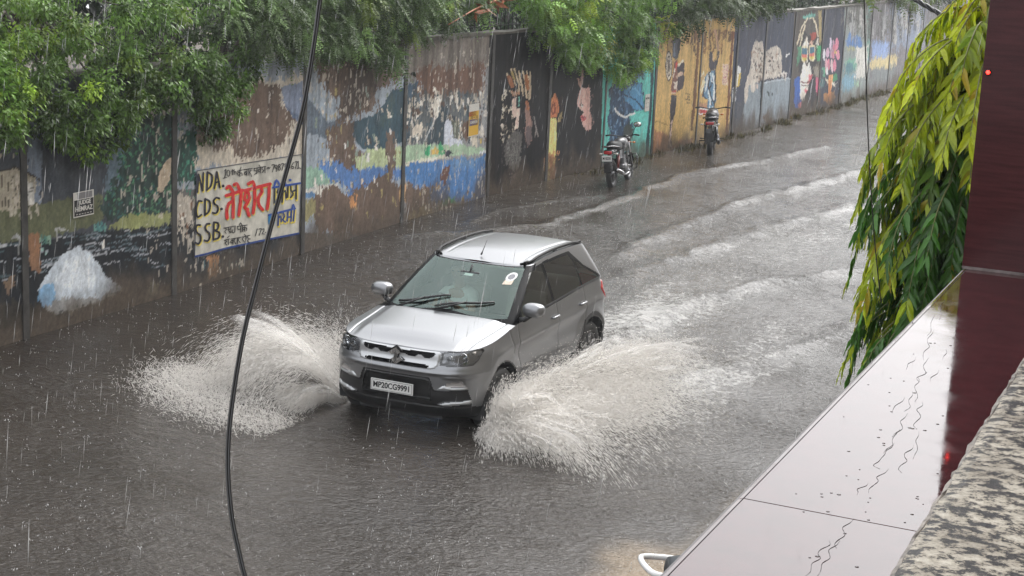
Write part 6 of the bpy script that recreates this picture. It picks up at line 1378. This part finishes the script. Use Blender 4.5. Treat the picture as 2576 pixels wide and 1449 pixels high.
def crown(C, R, per, kind, base, L, var=.35, yel=.1, droop=.6):
    Cc = np.repeat(C, per, 0); Rr = np.repeat(R, per)[:, None]; n = len(Cc)
    dr_ = unit(rng.normal(0, 1, (n, 3))); rad = rng.random((n, 1)) ** .5
    P = Cc + dr_ * Rr * rad * [1, 1, .85]
    D = unit(dr_ * .8 + rng.normal(0, .5, (n, 3)) + np.array([0, 0, -droop])); Nn = unit(np.array([0, 0, 1.]) + rng.normal(0, .45, (n, 3)) + dr_ * .3)
    cc = np.repeat(leafcol(base, len(C), .36, yel), per, 0) * np.exp(rng.normal(0, var * .6, (n, 1)))
    LL = L * np.exp(rng.normal(0, .25, n))
    if kind == 'broad': return leaves(P, D, Nn, LL, LL * .48, cc)
    if kind == 'feather': return pinnate(P, D, Nn, LL, 9, .085, .30, cc, droop=.35)
    if kind == 'oval': return pinnate(P, D, Nn, LL, 6, .17, .34, cc, droop=.3)
def tree(name, label, cat, base, trunk_top, C, R, per, kind, col, L, group=None, trunk_r=.12, limbs=14, **kw):
    t = empty(name, base, label=label, cat=cat, group=group); B = np.asarray(base, float)
    V, F, c = crown(C, R, per, kind, col, L, **kw); mk('crown', V - B, F, m_leaf, t, col=c)
    mb = MB(); T = np.asarray(trunk_top, float); pts = bez([B - B, (T - B) * .4 + [.1, -.06, 0], (T - B) * .75 + [-.08, .05, 0], T - B], 5)
    mb.tube(pts, np.linspace(trunk_r, trunk_r * .45, len(pts)), 9)
    mb.build('trunk', [m_bark], t, smooth=True)
    for i in rng.choice(len(C), min(limbs, len(C)), replace=False):
        k = int(len(pts) * rng.uniform(.45, .95)); s_ = pts[min(k, len(pts) - 1)]; e_ = C[i] - B; m_ = (s_ + e_) / 2 + [0, 0, .25]
        bl = MB(); pp = bez([s_, m_, e_], 6); bl.tube(pp, np.linspace(trunk_r * .32, .008, len(pp)), 6); bl.build('limb', [m_bark], t, smooth=True)
    return t
def behind(px, off, z=-.12):
    s_, _ = on_wall(px, 200 if px < 1500 else 120); p = wall_pt(np.array([s_]), np.array([z]), np.array([-off]))[0]; return p
GA = (.108, .20, .031); GD = (.124, .235, .034)
# broad-leaved creeper hanging over the left of the wall
pa = [(-60, -40), (330, -40), (345, 120), (300, 200), (345, 300), (290, 310), (230, 350), (205, 345), (150, 350), (105, 310), (60, 260), (35, 350), (-60, 390)]
C = clump_pts(pa, 165, .9, .9); tree('leafy_tree', 'bright broad-leaved tree spilling over the left end of the wall', 'tree', behind(150, 1.0), behind(150, .8, 4.3), C, rng.uniform(.10, .25, len(C)), 150, 'broad', GA, .058, yel=.25, trunk_r=.11, group='trees overhanging the wall')
pb = [(570, 150), (640, 200), (600, 300), (560, 350), (500, 370), (480, 300)] if False else [(300, -40), (640, -40), (600, 60), (560, 110), (570, 200), (590, 260), (560, 330), (505, 320), (470, 260), (430, 270), (440, 200), (400, 300), (350, 300), (330, 200), (300, 120)]
C = np.concatenate([clump_pts(pb, 105, .8, .9), clump_pts([(495, 150), (640, 120), (650, 215), (600, 300), (565, 345), (510, 350), (490, 260)], 34, .35, .3), clump_pts([(90, 290), (330, 290), (320, 350), (215, 400), (190, 370), (110, 350)], 24, .4, .3)]); tree('leafy_tree', 'darker broad-leaved tree reaching down to the white advert', 'tree', behind(450, 1.0), behind(450, .8, 4.3), C, rng.uniform(.10, .24, len(C)), 125, 'broad', (.082, .155, .027), .064, yel=.12, trunk_r=.12, group='trees overhanging the wall')
# feathery trees
pc = [(560, -60), (900, -60), (900, 60), (870, 130), (820, 120), (760, 90), (740, 130), (690, 110), (600, 100), (560, 80)]
C = clump_pts(pc, 80, .8, 1.0); tree('feathery_tree', 'grey-green feathery tree above the advert panel and black cable', 'tree', behind(720, 1.3), behind(720, 1., 4.4), C, rng.uniform(.13, .28, len(C)), 40, 'feather', (.080, .128, .042), .20, yel=.06, trunk_r=.12, group='trees overhanging the wall')
pc = [(860, -60), (1240, -60), (1200, 30), (1130, 60), (1080, 70), (1030, 110), (1000, 165), (950, 170), (890, 110)]
C = clump_pts(pc, 80, .9, 1.0); tree('feathery_tree', 'feathery tree drooping over the peeling lake mural', 'tree', behind(1040, 1.3), behind(1040, 1., 4.4), C, rng.uniform(.13, .28, len(C)), 40, 'feather', (.092, .155, .044), .21, yel=.1, trunk_r=.12, group='trees overhanging the wall')
pd = [(1245, -60), (1720, -60), (1700, 60), (1650, 110), (1625, 150), (1590, 185), (1530, 200), (1480, 160), (1430, 150), (1380, 110), (1345, 105), (1320, 50), (1260, 15)]
C = clump_pts(pd, 125, 1.2, .8); tree('bright_bush', 'bright green bush overhanging the black candle mural', 'bush', behind(1480, 1.0), behind(1480, .7, 4.2), C, rng.uniform(.15, .32, len(C)), 50, 'oval', GD, .17, yel=.2, trunk_r=.09, group='trees overhanging the wall')
pe = [(1660, -60), (2010, -60), (1985, 10), (1900, 30), (1820, 40), (1760, 60), (1700, 50)]
C = clump_pts(pe, 70, 1.0, 1.2); tree('olive_tree', 'dull green tree above the yellow mural panels', 'tree', behind(1840, 1.3), behind(1840, .9, 4.2), C, rng.uniform(.2, .42, len(C)), 46, 'oval', (.064, .098, .034), .19, yel=.05, trunk_r=.1, group='trees overhanging the wall')
pf = [(2130, -80), (2460, -80), (2440, -10), (2330, 5), (2240, 2), (2150, 5)]
C = clump_pts(pf, 45, 1.4, 2.); tree('far_tree', 'pale green tree over the far end of the wall', 'tree', behind(2240, 1.6), behind(2240, 1.2, 4.4), C, rng.uniform(.3, .6, len(C)), 46, 'oval', (.085, .14, .036), .28, yel=.12, trunk_r=.12, group='trees overhanging the wall')
# darker trees standing further back, filling the view above the wall
nb_lab = ['dark tree standing deepest behind the left end of the wall', 'dark tree behind the white advert panel', 'dark tree behind the peeling lake mural', 'dark tree behind the riverside mural', 'dark tree behind the black candle mural', 'dark tree behind the turquoise mural', 'dark tree behind the yellow murals', 'dark tree behind the navy murals', 'dark tree behind the face in sunglasses', 'dark tree behind the pale far panels', 'dark tree at the far end of the road']
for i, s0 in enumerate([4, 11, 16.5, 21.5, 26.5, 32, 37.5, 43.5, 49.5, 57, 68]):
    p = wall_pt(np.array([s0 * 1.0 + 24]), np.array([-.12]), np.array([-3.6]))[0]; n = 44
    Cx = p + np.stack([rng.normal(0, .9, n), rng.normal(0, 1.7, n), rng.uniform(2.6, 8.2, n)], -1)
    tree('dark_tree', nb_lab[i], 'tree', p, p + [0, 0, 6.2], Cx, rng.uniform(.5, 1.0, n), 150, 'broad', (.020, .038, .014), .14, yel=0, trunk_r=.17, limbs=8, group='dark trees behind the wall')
sB = np.linspace(0, WS[-1], 150); r_ = np.random.default_rng(8)
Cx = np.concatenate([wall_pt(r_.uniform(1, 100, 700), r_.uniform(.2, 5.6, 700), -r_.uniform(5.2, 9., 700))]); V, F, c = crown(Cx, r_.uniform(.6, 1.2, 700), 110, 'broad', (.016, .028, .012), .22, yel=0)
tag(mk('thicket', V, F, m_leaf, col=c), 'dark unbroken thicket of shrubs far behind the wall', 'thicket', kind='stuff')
# dead orange frond and the railing on the wall
m_dead = pbr('dead_frond', (.30, .10, .035), rough=.5, noise=.3, nscale=20)
a0 = at(1128, 62, wall_depth(1128, 62)[0] - .9); a1 = at(1275, -8, wall_depth(1275, 0)[0] - .5)
t = empty('dry_frond', a0, label='dead orange-brown frond caught in the foliage above the riverside mural', cat='branch')
mb = MB(); pp = bez([a0 - a0, (a1 - a0) * .5 + [0, 0, .05], a1 - a0], 6); mb.tube(pp, np.linspace(.010, .022, len(pp)), 7); mb.build('stem', [m_dead], t, smooth=True)
n = 26; tt = rng.uniform(.42, 1, n); P = np.array([a0 + (a1 - a0) * x for x in tt]) - a0; D = unit((a1 - a0)[None] * rng.uniform(-.4, .8, (n, 1)) + rng.normal(0, .35, (n, 3)) + [0, 0, -.25])
V, F, c = leaves(P, D, rng.normal(0, 1, (n, 3)), rng.uniform(.25, .5, n), rng.uniform(.06, .12, n), np.tile([.3, .1, .03], (n, 1))); mk('blade', V, F, m_dead, t)
sa0, sa1 = ST(1150, 120), ST(1345, 120); B = wall_pt(np.array([sa0]), np.array([WH + .07]), np.array([-.12]))[0]
t = empty('metal_railing', B, label='dark metal railing on top of the wall under the bushes', cat='railing'); m_iron = pbr('dark_iron', (.018, .018, .02), rough=.4, metal=.5)
br0 = None
for i, s_ in enumerate(np.arange(sa0, sa1, .16)):
    p = wall_pt(np.array([s_]), np.array([WH + .06]), np.array([-.12]))[0] - B
    if br0 is None: mb = MB(); mb.tube([(0, 0, 0), (0, 0, .50), (0, 0, .56)], [.011, .011, .001], 6); br0 = mb.build('bar', [m_iron], t); o = br0
    else: o = br0.copy(); link(o); o.parent = t
    o.location = p
for h in (.10, .46): mb = MB(); mb.tube([wall_pt(np.array([s_]), np.array([WH + .06 + h]), np.array([-.12]))[0] - B for s_ in np.linspace(sa0, sa1, 8)], .012, 6); mb.build('rail', [m_iron], t)
# grass tufts and weeds at the foot of the wall
sg = np.concatenate([r_.uniform(ST(1650, 300), ST(2230, 150), 150), r_.uniform(ST(1400, 400), ST(1640, 300), 14)]); per = 26
bs = wall_pt(np.repeat(sg, per) + r_.normal(0, .09, len(sg) * per), np.full(len(sg) * per, -.02), np.repeat(r_.uniform(.03, .38, len(sg)), per) + r_.normal(0, .05, len(sg) * per))
n = len(bs); D = unit(r_.normal(0, .5, (n, 3)) + [0, 0, 1.]); LL = np.repeat(r_.uniform(.05, .24, len(sg)), per) * r_.uniform(.5, 1.1, n)
V, F, c = leaves(bs, D, r_.normal(0, 1, (n, 3)), LL, LL * .10 + .008, leafcol((.07, .066, .032), n, .5, .3)); tag(mk('grass', V, F, m_leaf, col=c), 'tufts of grass and weeds along the foot of the wall', 'grass', kind='stuff')

# ------------------------------------------------------------------ drooping tree by the ledge
ax = at(2435, 620, 10.6); tb = np.array([ax[0], ax[1], -.08])
t = empty('drooping_tree', tb, label='drooping narrow tree with long wavy yellow-green leaves beside the maroon pillar', cat='tree')
mb = MB(); pts = [(.02 * math.sin(z * 2), .02 * math.cos(z * 1.7), z) for z in np.linspace(0, 5.0, 22)]; mb.tube(pts, np.linspace(.07, .012, 22), 9); mb.build('trunk', [m_bark], t, smooth=True)
m_leaf2 = attr_mat('glossy_wavy_leaf', rough=.28, spec=.5, noise=.12, nscale=60, bump=0, translucent=.38)
m_twig = pbr('green_twig', (.16, .17, .06), rough=.5)
r = np.random.default_rng(33); LP_, LD, LN, LL, LC = [], [], [], [], []; twigs = MB(); crownV, crownF, crownC = [], [], []; nv = 0
NBR = 330
for i in range(NBR):
    zt = 2.2 + 2.6 * ((i + r.random()) / NBR); a = i * 2.39996 + r.normal(0, .3)
    topk = sstep(3.45, 4.3, zt); rad = float(np.interp(zt, [1.9, 2.6, 3.46, 4.0, 4.4, 4.6, 4.85, 5.3, 5.7], [.64, .74, .80, .72, .66, .48, .34, .24, .1])) * r.uniform(.5, 1.04)
    dro = r.uniform(.30, .70) * (1 - .55 * topk) * min(1, rad / .4); z0 = zt + dro; o_ = np.array([math.cos(a), math.sin(a), 0])
    br = bez([(0, 0, z0), o_ * rad * .45 + [0, 0, z0 + .10], o_ * rad * .85 + [0, 0, z0 - dro * .25], o_ * rad + [0, 0, z0 - dro]], 5)
    twigs.tube(br, np.linspace(.008, .0022, len(br)), 5)
    br = np.array(br); seg = np.linalg.norm(np.diff(br, axis=0), axis=1); Lb = np.concatenate([[0], np.cumsum(seg)]); nl = int(Lb[-1] / .0175)
    young = topk * .95 if r.random() < .8 else topk * .4
    if r.random() < .16: young = max(young, .7)
    for j in range(3, nl):
        q = j / nl * Lb[-1]; p = np.array([np.interp(q, Lb, br[:, k]) for k in range(3)]); tg = br[min(len(br) - 1, np.searchsorted(Lb, q))] - br[max(0, np.searchsorted(Lb, q) - 1)]; tg = tg / (np.linalg.norm(tg) + 1e-9)
        sd_ = np.cross(tg, [0, 0, 1]); sd_ = sd_ / (np.linalg.norm(sd_) + 1e-6) * (1 if j % 2 else -1)
        d = sd_ * r.uniform(.35, 1.1) + tg * r.uniform(.2, .6) + np.array([0, 0, -1.]) * r.uniform(.5, 1.2) + r.normal(0, .12, 3) + o_ * .15
        yy = min(1, young * r.uniform(.7, 1.15) + (.6 if j > nl - 5 and r.random() < .7 else 0))
        g0 = np.array([.050, .150, .018]) * math.exp(r.normal(0, .3)); g1_ = np.array([.58, .66, .03]) * math.exp(r.normal(0, .18))
        if r.random() < .10 and yy > .5: g1_ = np.array([.52, .38, .025])
        LP_.append(p); LD.append(d); LN.append(o_ + r.normal(0, .35, 3)); LL.append(.065 + .085 * r.random() ** .8); LC.append(g0 * (1 - yy) + g1_ * yy)
LP_, LD, LN, LL, LC = map(np.array, (LP_, LD, LN, LL, LC)); D = unit(LD); Sd = unit(np.cross(D, LN)); U = np.cross(Sd, D); ns = 7
tt = np.linspace(0, 1, ns); wv = np.array([.15, .75, 1., .95, .75, .42, .03]); V = np.empty((len(LP_), ns, 3, 3)); ph = r.uniform(0, 6.28, len(LP_))
for k in range(ns):
    ctr = LP_ + D * (LL * tt[k])[:, None] - np.array([0, 0, 1.]) * (LL * .30 * tt[k] ** 2)[:, None]
    w = (LL * .135 * wv[k])[:, None]; wav = (np.sin(ph + k * 2.4) * LL * .030)[:, None]
    V[:, k, 0] = ctr - Sd * w + U * (w * .35 + wav); V[:, k, 1] = ctr; V[:, k, 2] = ctr + Sd * w + U * (w * .35 - wav)
b_ = (np.arange(len(LP_)) * ns * 3)[:, None, None]; q = []
for k in range(ns - 1):
    for s_ in (0, 1): q.append([k * 3 + s_, k * 3 + s_ + 1, k * 3 + s_ + 4, k * 3 + s_ + 3])
F = (np.array(q)[None] + b_).reshape(-1, 4); mk('crown', V.reshape(-1, 3), F, m_leaf2, t, smooth=True, col=np.repeat(LC, ns * 3, 0))
twigs.build('twigs', [m_twig], t, smooth=True)

# ------------------------------------------------------------------ cables
m_cab = pbr('black_cable', (.010, .010, .011), rough=.3, coat=.4)
def cable(name, label, px, d0, d1, rad, strands, pitch, sep):
    C0 = [at(x, y, d0 + (d1 - d0) * i / (len(px) - 1)) for i, (x, y) in enumerate(px)]; pts = np.array(bez(C0, 10)); o0 = pts[0]
    t = empty(name, o0, label=label, cat='cable'); tg = unit(np.gradient(pts, axis=0)); n1_ = unit(np.cross(tg, CF)); n2_ = np.cross(tg, n1_)
    L = np.concatenate([[0], np.cumsum(np.linalg.norm(np.diff(pts, axis=0), axis=1))])
    for k in range(strands):
        a = 2 * pi * k / strands + (L / pitch * 2 * pi if pitch else 0 * L); P = pts + (n1_ * np.cos(a)[:, None] + n2_ * np.sin(a)[:, None]) * sep
        mb = MB(); mb.tube(P - o0, rad, 8); mb.build('strand', [m_cab], t, smooth=True)
cable('hanging_cable', 'thick black twin cable hanging down across the left of the view', [(840, -260), (806, -10), (790, 110), (763, 270), (722, 425), (683, 565), (645, 712), (612, 845), (588, 985), (575, 1100), (574, 1200), (583, 1300), (600, 1385), (622, 1470), (680, 1640)], 4.3, 3.9, .0033, 2, 0, .0029)
cable('thin_wire', 'single thin black wire dropping into the drooping tree', [(2170, -200), (2174, 0), (2178, 160), (2183, 320), (2190, 460), (2198, 580), (2206, 665), (2216, 760)], 9.4, 10.0, .0036, 1, 0, 0)
cable('twisted_cable', 'thick twisted black cable running behind the maroon pillar', [(2180, -110), (2275, -22), (2312, 4), (2370, 38), (2432, 73), (2520, 118), (2640, 170)], 11.6, 11.0, .0085, 3, .22, .0095)

# ------------------------------------------------------------------ rain, spray, drops
m_drop, nt, b = nodes('water_drop')
b.inputs['Base Color'].default_value = (.80, .80, .80, 1); b.inputs['Roughness'].default_value = .25; b.inputs['Specular IOR Level'].default_value = .6
tr = N(nt, 'ShaderNodeBsdfTransparent'); ms = N(nt, 'ShaderNodeMixShader'); ms.inputs[0].default_value = .45; nt.links.new(b.outputs[0], ms.inputs[1]); nt.links.new(tr.outputs[0], ms.inputs[2]); nt.links.new(ms.outputs[0], nt.nodes['Material Output'].inputs['Surface'])
m_spray, nt, b = nodes('muddy_spray')
b.inputs['Base Color'].default_value = (.93, .905, .87, 1); b.inputs['Roughness'].default_value = .35
tr = N(nt, 'ShaderNodeBsdfTranslucent'); tr.inputs[0].default_value = (.93, .905, .87, 1); ms = N(nt, 'ShaderNodeMixShader'); ms.inputs[0].default_value = .45; nt.links.new(b.outputs[0], ms.inputs[1]); nt.links.new(tr.outputs[0], ms.inputs[2]); tp_ = N(nt, 'ShaderNodeBsdfTransparent'); ms3 = N(nt, 'ShaderNodeMixShader'); ms3.inputs[0].default_value = .30; nt.links.new(ms.outputs[0], ms3.inputs[1]); nt.links.new(tp_.outputs[0], ms3.inputs[2]); nt.links.new(ms3.outputs[0], nt.nodes['Material Output'].inputs['Surface'])
def drops(P, D, L, Rd):
    """double-ended drops: octahedra stretched along D"""
    D = unit(D); A = unit(np.cross(D, [.31, .22, .92])); B2 = np.cross(D, A); L = L[:, None]; Rd = Rd[:, None]
    V = np.stack([P - D * L, P + D * L, P + A * Rd, P + B2 * Rd, P - A * Rd, P - B2 * Rd], 1).reshape(-1, 3)
    b = (np.arange(len(P)) * 6)[:, None, None]; F = (np.array([[0, 3, 2], [0, 4, 3], [0, 5, 4], [0, 2, 5], [1, 2, 3], [1, 3, 4], [1, 4, 5], [1, 5, 2]])[None] + b).reshape(-1, 3); return V, F
r = np.random.default_rng(77)
n = 9000; P = np.stack([r.uniform(-15, 1.2, n), r.uniform(3.5, 46, n), r.uniform(.1, 6., n)], -1)
k = ~((P[:, 0] > -1.3) & (P[:, 1] < 8)); P = P[k]; n = len(P)
w_ = np.interp(P[:, 1], WN[:, 1], WN[:, 0]); P = P[P[:, 0] > w_ + .15]; n = len(P)
V, F = drops(P, np.tile([-.14, .03, -1.], (n, 1)) + r.normal(0, .03, (n, 3)), r.uniform(.03, .11, n), r.uniform(.0008, .0019, n)); tag(mk('rain', V, F, m_drop, smooth=True), 'falling raindrops all over the street', 'rain', kind='stuff')
# drops leaping where the rain strikes the flood
n = 8000; X = r.uniform(-12.9, -.8, n); Y = 8.5 + 36 * r.random(n) ** 1.35; P = np.stack([X, Y, r.uniform(.0, .035, n)], -1); P = np.repeat(P, 2, 0) + r.normal(0, .018, (2 * n, 3)) * [1, 1, .6]; P[:, 2] = np.abs(P[:, 2]) + .004
u, v = car_local(P[:, 0], P[:, 1]); P = P[~((np.abs(u) < 2.1) & (np.abs(v) < 1.0))]
P = P[P[:, 0] > np.interp(P[:, 1], WN[:, 1], WN[:, 0]) + .1]; n = len(P)
V, F = drops(P, r.normal(0, .5, (n, 3)) + [0, 0, 1], r.uniform(.003, .014, n), .0018 + .0042 * r.random(n) ** 2); tag(mk('rain_splashes', V, F, m_drop, smooth=True), 'small drops leaping where rain strikes the water', 'splash', kind='stuff')
def car_world(u, v, z):
    c, s = math.cos(CAR_H), math.sin(CAR_H); return np.stack([CAR_X + c * u - s * v, CAR_Y + s * u + c * v, z], -1)
def throw(n, u0, v0, au, av, az, z0=.02):
    T = (az + np.sqrt(az ** 2 + 2 * 9.8 * z0)) / 9.8; t = T * r.random(n) ** .8
    u = u0 + au * t; v = v0 + av * t; z = z0 + az * t - 4.9 * t * t
    W_ = car_world(u, v, np.maximum(z, .003)); W2 = car_world(u + au * .01, v + av * .01, z + (az - 9.8 * t) * .01); return W_, W2 - W_, t / T
def plume(name, label, parts, sheets):
    Vs, Fs, Ms, Al, nv = [], [], [], [], 0
    for W_, D, L, R_ in parts:
        V, F = drops(W_, D, L, R_); Vs.append(V); Fs.append(F + nv); Ms.append(np.zeros(len(F), int)); Al.append(np.ones(len(V))); nv += len(V)
    for V, F, al in sheets:
        Vs.append(V); Fs.append(F + nv); Ms.append(np.ones(len(F), int)); Al.append(al); nv += len(V)
    return tag(mk(name, np.concatenate(Vs), np.concatenate(Fs), [m_spray, m_sheet], smooth=True, midx=np.concatenate(Ms), attr={'film': np.concatenate(Al)}), label, 'spray', kind='stuff')
m_sheet, nt, b = nodes('torn_water_film')
b.inputs['Base Color'].default_value = (.93, .91, .88, 1); b.inputs['Roughness'].default_value = .3
at_ = N(nt, 'ShaderNodeAttribute', attribute_name='film'); tl = N(nt, 'ShaderNodeBsdfTranslucent'); tl.inputs[0].default_value = (.93, .91, .88, 1); m1 = N(nt, 'ShaderNodeMixShader'); m1.inputs[0].default_value = .45
nt.links.new(b.outputs[0], m1.inputs[1]); nt.links.new(tl.outputs[0], m1.inputs[2]); tr = N(nt, 'ShaderNodeBsdfTransparent'); m2_ = N(nt, 'ShaderNodeMixShader'); nt.links.new(at_.outputs['Fac'], m2_.inputs[0]); nt.links.new(tr.outputs[0], m2_.inputs[1]); nt.links.new(m1.outputs[0], m2_.inputs[2]); nt.links.new(m2_.outputs[0], nt.nodes['Material Output'].inputs['Surface'])
def sheet(nf, ntt, fu, fv, faz, u0, v0, seed, t1=.95, dens=1., streak=60.):
    """a torn film of water: a grid carried along thrown paths; each strand keeps its own speed, holes open along the flight"""
    a = np.linspace(0, 1, nf); t_ = np.linspace(.0, t1, ntt); A, T_ = np.meshgrid(a, t_, indexing='ij')
    lump = .66 + .62 * fbm(A * 11, A * 0 + seed, 4, seed) + .22 * (fbm(A * 70, T_ * 2.5, 3, seed + 3) - .5); az = faz(A) * lump; Tf = 2 * az / 9.8; t = Tf * T_
    u = u0(A) + fu(A) * lump * t; v = v0(A) + fv(A) * lump * t; z = np.maximum(.02 + az * t - 4.9 * t * t, .004)
    o_ = (fbm(A * 30, T_ * 5, 3, seed + 7) - .5) * .42 * (T_ + .1); W_ = car_world((u + o_).ravel(), (v + o_).ravel(), (z + o_ * .6).clip(.004).ravel())
    st = fbm(A * streak, T_ * 3.2 + A * 4, 4, seed + 11); al = np.clip((st - .37 - .24 * T_) * 4.2, 0, 1) * (1 - .55 * T_) * dens * sstep(0, .04, A) * sstep(1, .96, A) * sstep(0, .05, T_) * sstep(t1, t1 * .8, T_)
    I = np.arange(nf * ntt).reshape(nf, ntt); Q4 = np.stack([I[:-1, :-1], I[1:, :-1], I[1:, 1:], I[:-1, 1:]], -1).reshape(-1, 4); alr = al.ravel(); Q4 = Q4[alr[Q4].max(1) > .02]
    return W_, np.concatenate([Q4[:, [0, 1, 2]], Q4[:, [0, 2, 3]]]), alr
def size(n, l0, l1, r0, r1): s = r.random(n) ** 2; return l0 + (l1 - l0) * r.random(n), r0 + (r1 - r0) * s
# near side: fan off the front wheel trailing along the sill
def fan(n, u0, v0, umin, umax, vmin, vmax, zmin, zmax, sd=.1, lob=0):
    a = r.random(n); au = umin + (umax - umin) * a + r.normal(0, sd, n); b_ = r.random(n)
    lump = .72 + .5 * vnoise(a * 26 + 3, b_ * 3)
    av = (vmin + (vmax - vmin) * b_) * lump; az = (zmin + (zmax - zmin) * (.35 + .65 * r.random(n))) * lump
    return throw(n, u0 + r.normal(0, .07, n), v0 + np.abs(r.normal(0, .05, n)) * np.sign(v0), au, av, az)
P1 = []
for n, args, sz in [(60000, (1.6, .92, -5.0, 2.0, .5, 3.7, 1.1, 2.6), (.010, .045, .0013, .0036)), (46000, (1.25, .95, -6.5, -1.0, .4, 3.0, .9, 2.5), (.010, .045, .0013, .0036)), (10000, (1.5, .9, -.5, 2.6, .8, 3.2, .5, 1.7), (.006, .02, .0025, .007)),
                    (20000, (1.45, .93, -6.5, .5, .0, 1.5, 1.8, 3.25), (.005, .022, .002, .006)), (52000, (1.68, .94, -3.4, .3, .0, 1.0, 1.2, 3.1), (.006, .030, .0014, .004)), (9000, (1.75, .86, -1.2, .9, .2, 1.6, .5, 1.8), (.006, .030, .0014, .004)), (34000, (.9, .95, -6.5, -1.5, .3, 2.3, 1.4, 3.0), (.010, .045, .0013, .0036)), (9000, (-1.3, .95, -5, -.3, .1, 2.2, .8, 2.3), (.006, .02, .0025, .006))]:
    W_, D, tt = fan(n, *args); P1.append((W_, D, *size(n, *sz)))
S1 = [sheet(420, 46, lambda a: 2.1 - 5.2 * a, lambda a: 3.3 - 1.4 * a, lambda a: 2.1 + .5 * np.sin(a * 5), lambda a: 1.72 - .35 * a, lambda a: .88 + .05 * a, 4, dens=.62), sheet(420, 46, lambda a: .5 - 6. * a, lambda a: 1.5 - .6 * a, lambda a: 2.7 + .4 * np.sin(a * 7 + 1), lambda a: 1.62 - .7 * a, lambda a: .93 + 0 * a, 14), sheet(300, 40, lambda a: 2.3 - 3. * a, lambda a: 2.3 + .6 * a, lambda a: 1.5 + .3 * np.sin(a * 9), lambda a: 1.75 - .3 * a, lambda a: .86 + 0 * a, 24, dens=.6), sheet(360, 40, lambda a: .2 - 3.6 * a, lambda a: .55 + .3 * np.sin(a * 4), lambda a: 2.2 + .7 * np.sin(a * 9 + 2), lambda a: 1.7 - .6 * a, lambda a: .93 + 0 * a, 74), sheet(360, 46, lambda a: -2.5 - 5 * a, lambda a: 1.2 + 1.2 * np.sin(a * 3), lambda a: 2.4 + .4 * np.sin(a * 6), lambda a: .9 - .6 * a, lambda a: .95 + 0 * a, 84, dens=.9), sheet(260, 40, lambda a: -1 - 4. * a, lambda a: .9 + 1.2 * a, lambda a: 1.9 - .4 * a, lambda a: -1.2 - .3 * a, lambda a: .95 + 0 * a, 34, dens=.8)]
plume('water_spray', 'broad muddy spray thrown up beside the near front wheel of the silver car', P1, S1)
P2 = []
for n, su, sv, az0, f0, f1, u0, spread in [(8000, 2.2, 3.1, 3.5, 8, 84, 1.42, .4), (10000, 1.6, 3.0, 3.5, 66, 98, 1.42, .35), (13000, 2.6, 3.7, 3.4, 55, 125, 1.25, .5), (10000, 3.6, 3.4, 3.2, 85, 150, 1., .7), (10000, 2.4, 3.0, 1.5, 10, 90, 1.5, .4)]:
    ph = np.radians(r.uniform(f0, f1, n)); lump = .9 + .22 * (vnoise(np.degrees(ph) * .35, r.random(n) * 2) - .5); k_ = (1 + r.normal(0, spread, n) * .22) * lump
    W_, D, tt = throw(n, u0 + r.normal(0, .06, n), -.92 - np.abs(r.normal(0, .05, n)), su * .86 * k_ * np.cos(ph), -sv * .86 * k_ * np.sin(ph), (az0 + r.normal(0, spread * .6, n)) * lump)
    P2.append((W_, D, *size(n, .012, .055, .0010, .0027)))
n = 11000; ph = np.radians(r.uniform(0, 95, n)); kk = r.normal(1, .16, n); W_ = car_world(1.40 + 1.32 * np.cos(ph) * kk, -.92 - 2.0 * np.sin(ph) * kk, np.abs(r.normal(0, .07, n)) + .004); P2.append((W_, r.normal(0, .6, (n, 3)) + [-.4, -.3, .6], *size(n, .008, .040, .0012, .0036)))
an = lambda a, lo, hi: np.radians(lo + (hi - lo) * a)
S2 = [sheet(200, 50, lambda a: 1.5 * np.cos(an(a, 58, 98)), lambda a: -2.8 * np.sin(an(a, 58, 98)), lambda a: 3.35 + .4 * np.sin(a * 9), lambda a: 1.42 + 0 * a, lambda a: -.92 + 0 * a, 94, t1=.60, dens=.34), sheet(260, 40, lambda a: 1.9 * np.cos(an(a, 5, 75)), lambda a: -2.0 * np.sin(an(a, 5, 75)), lambda a: 1.7 + .4 * np.sin(a * 7), lambda a: 1.45 + 0 * a, lambda a: -.92 + 0 * a, 64, dens=.25)]
plume('water_spray', 'arching spray thrown towards the wall from the far front wheel of the silver car', P2, S2)
# drops and flecks kicked up along the wake
n = 4500; u = -r.random(n) ** .8 * 12 - 1.2; v = r.normal(.25, .9, n) + .5 * np.sin(u); W_ = car_world(u, v, np.abs(r.normal(0, .05, n)) + .005); V, F = drops(W_, r.normal(0, .6, (n, 3)) + [0, .3, .8], r.uniform(.003, .014, n), r.uniform(.0015, .0045, n))
tag(mk('wake_drops', V, F, m_spray, smooth=True), 'flecks of foam and drops along the wake behind the car', 'foam', kind='stuff')
# ------------------------------------------------------------------ rain haze
m_hz, nt, b = nodes('rain_haze'); nt.nodes.remove(b); pv = N(nt, 'ShaderNodeVolumePrincipled'); pv.inputs['Color'].default_value = (.86, .89, .93, 1); pv.inputs['Density'].default_value = .0009; pv.inputs['Anisotropy'].default_value = .1
nt.links.new(pv.outputs[0], nt.nodes['Material Output'].inputs['Volume'])
HB = MB(); HB.box((-58, -45, -1.2), (45, 165, 13)); tag(HB.build('haze', [m_hz]), 'thin grey rain haze', 'haze', kind='stuff')
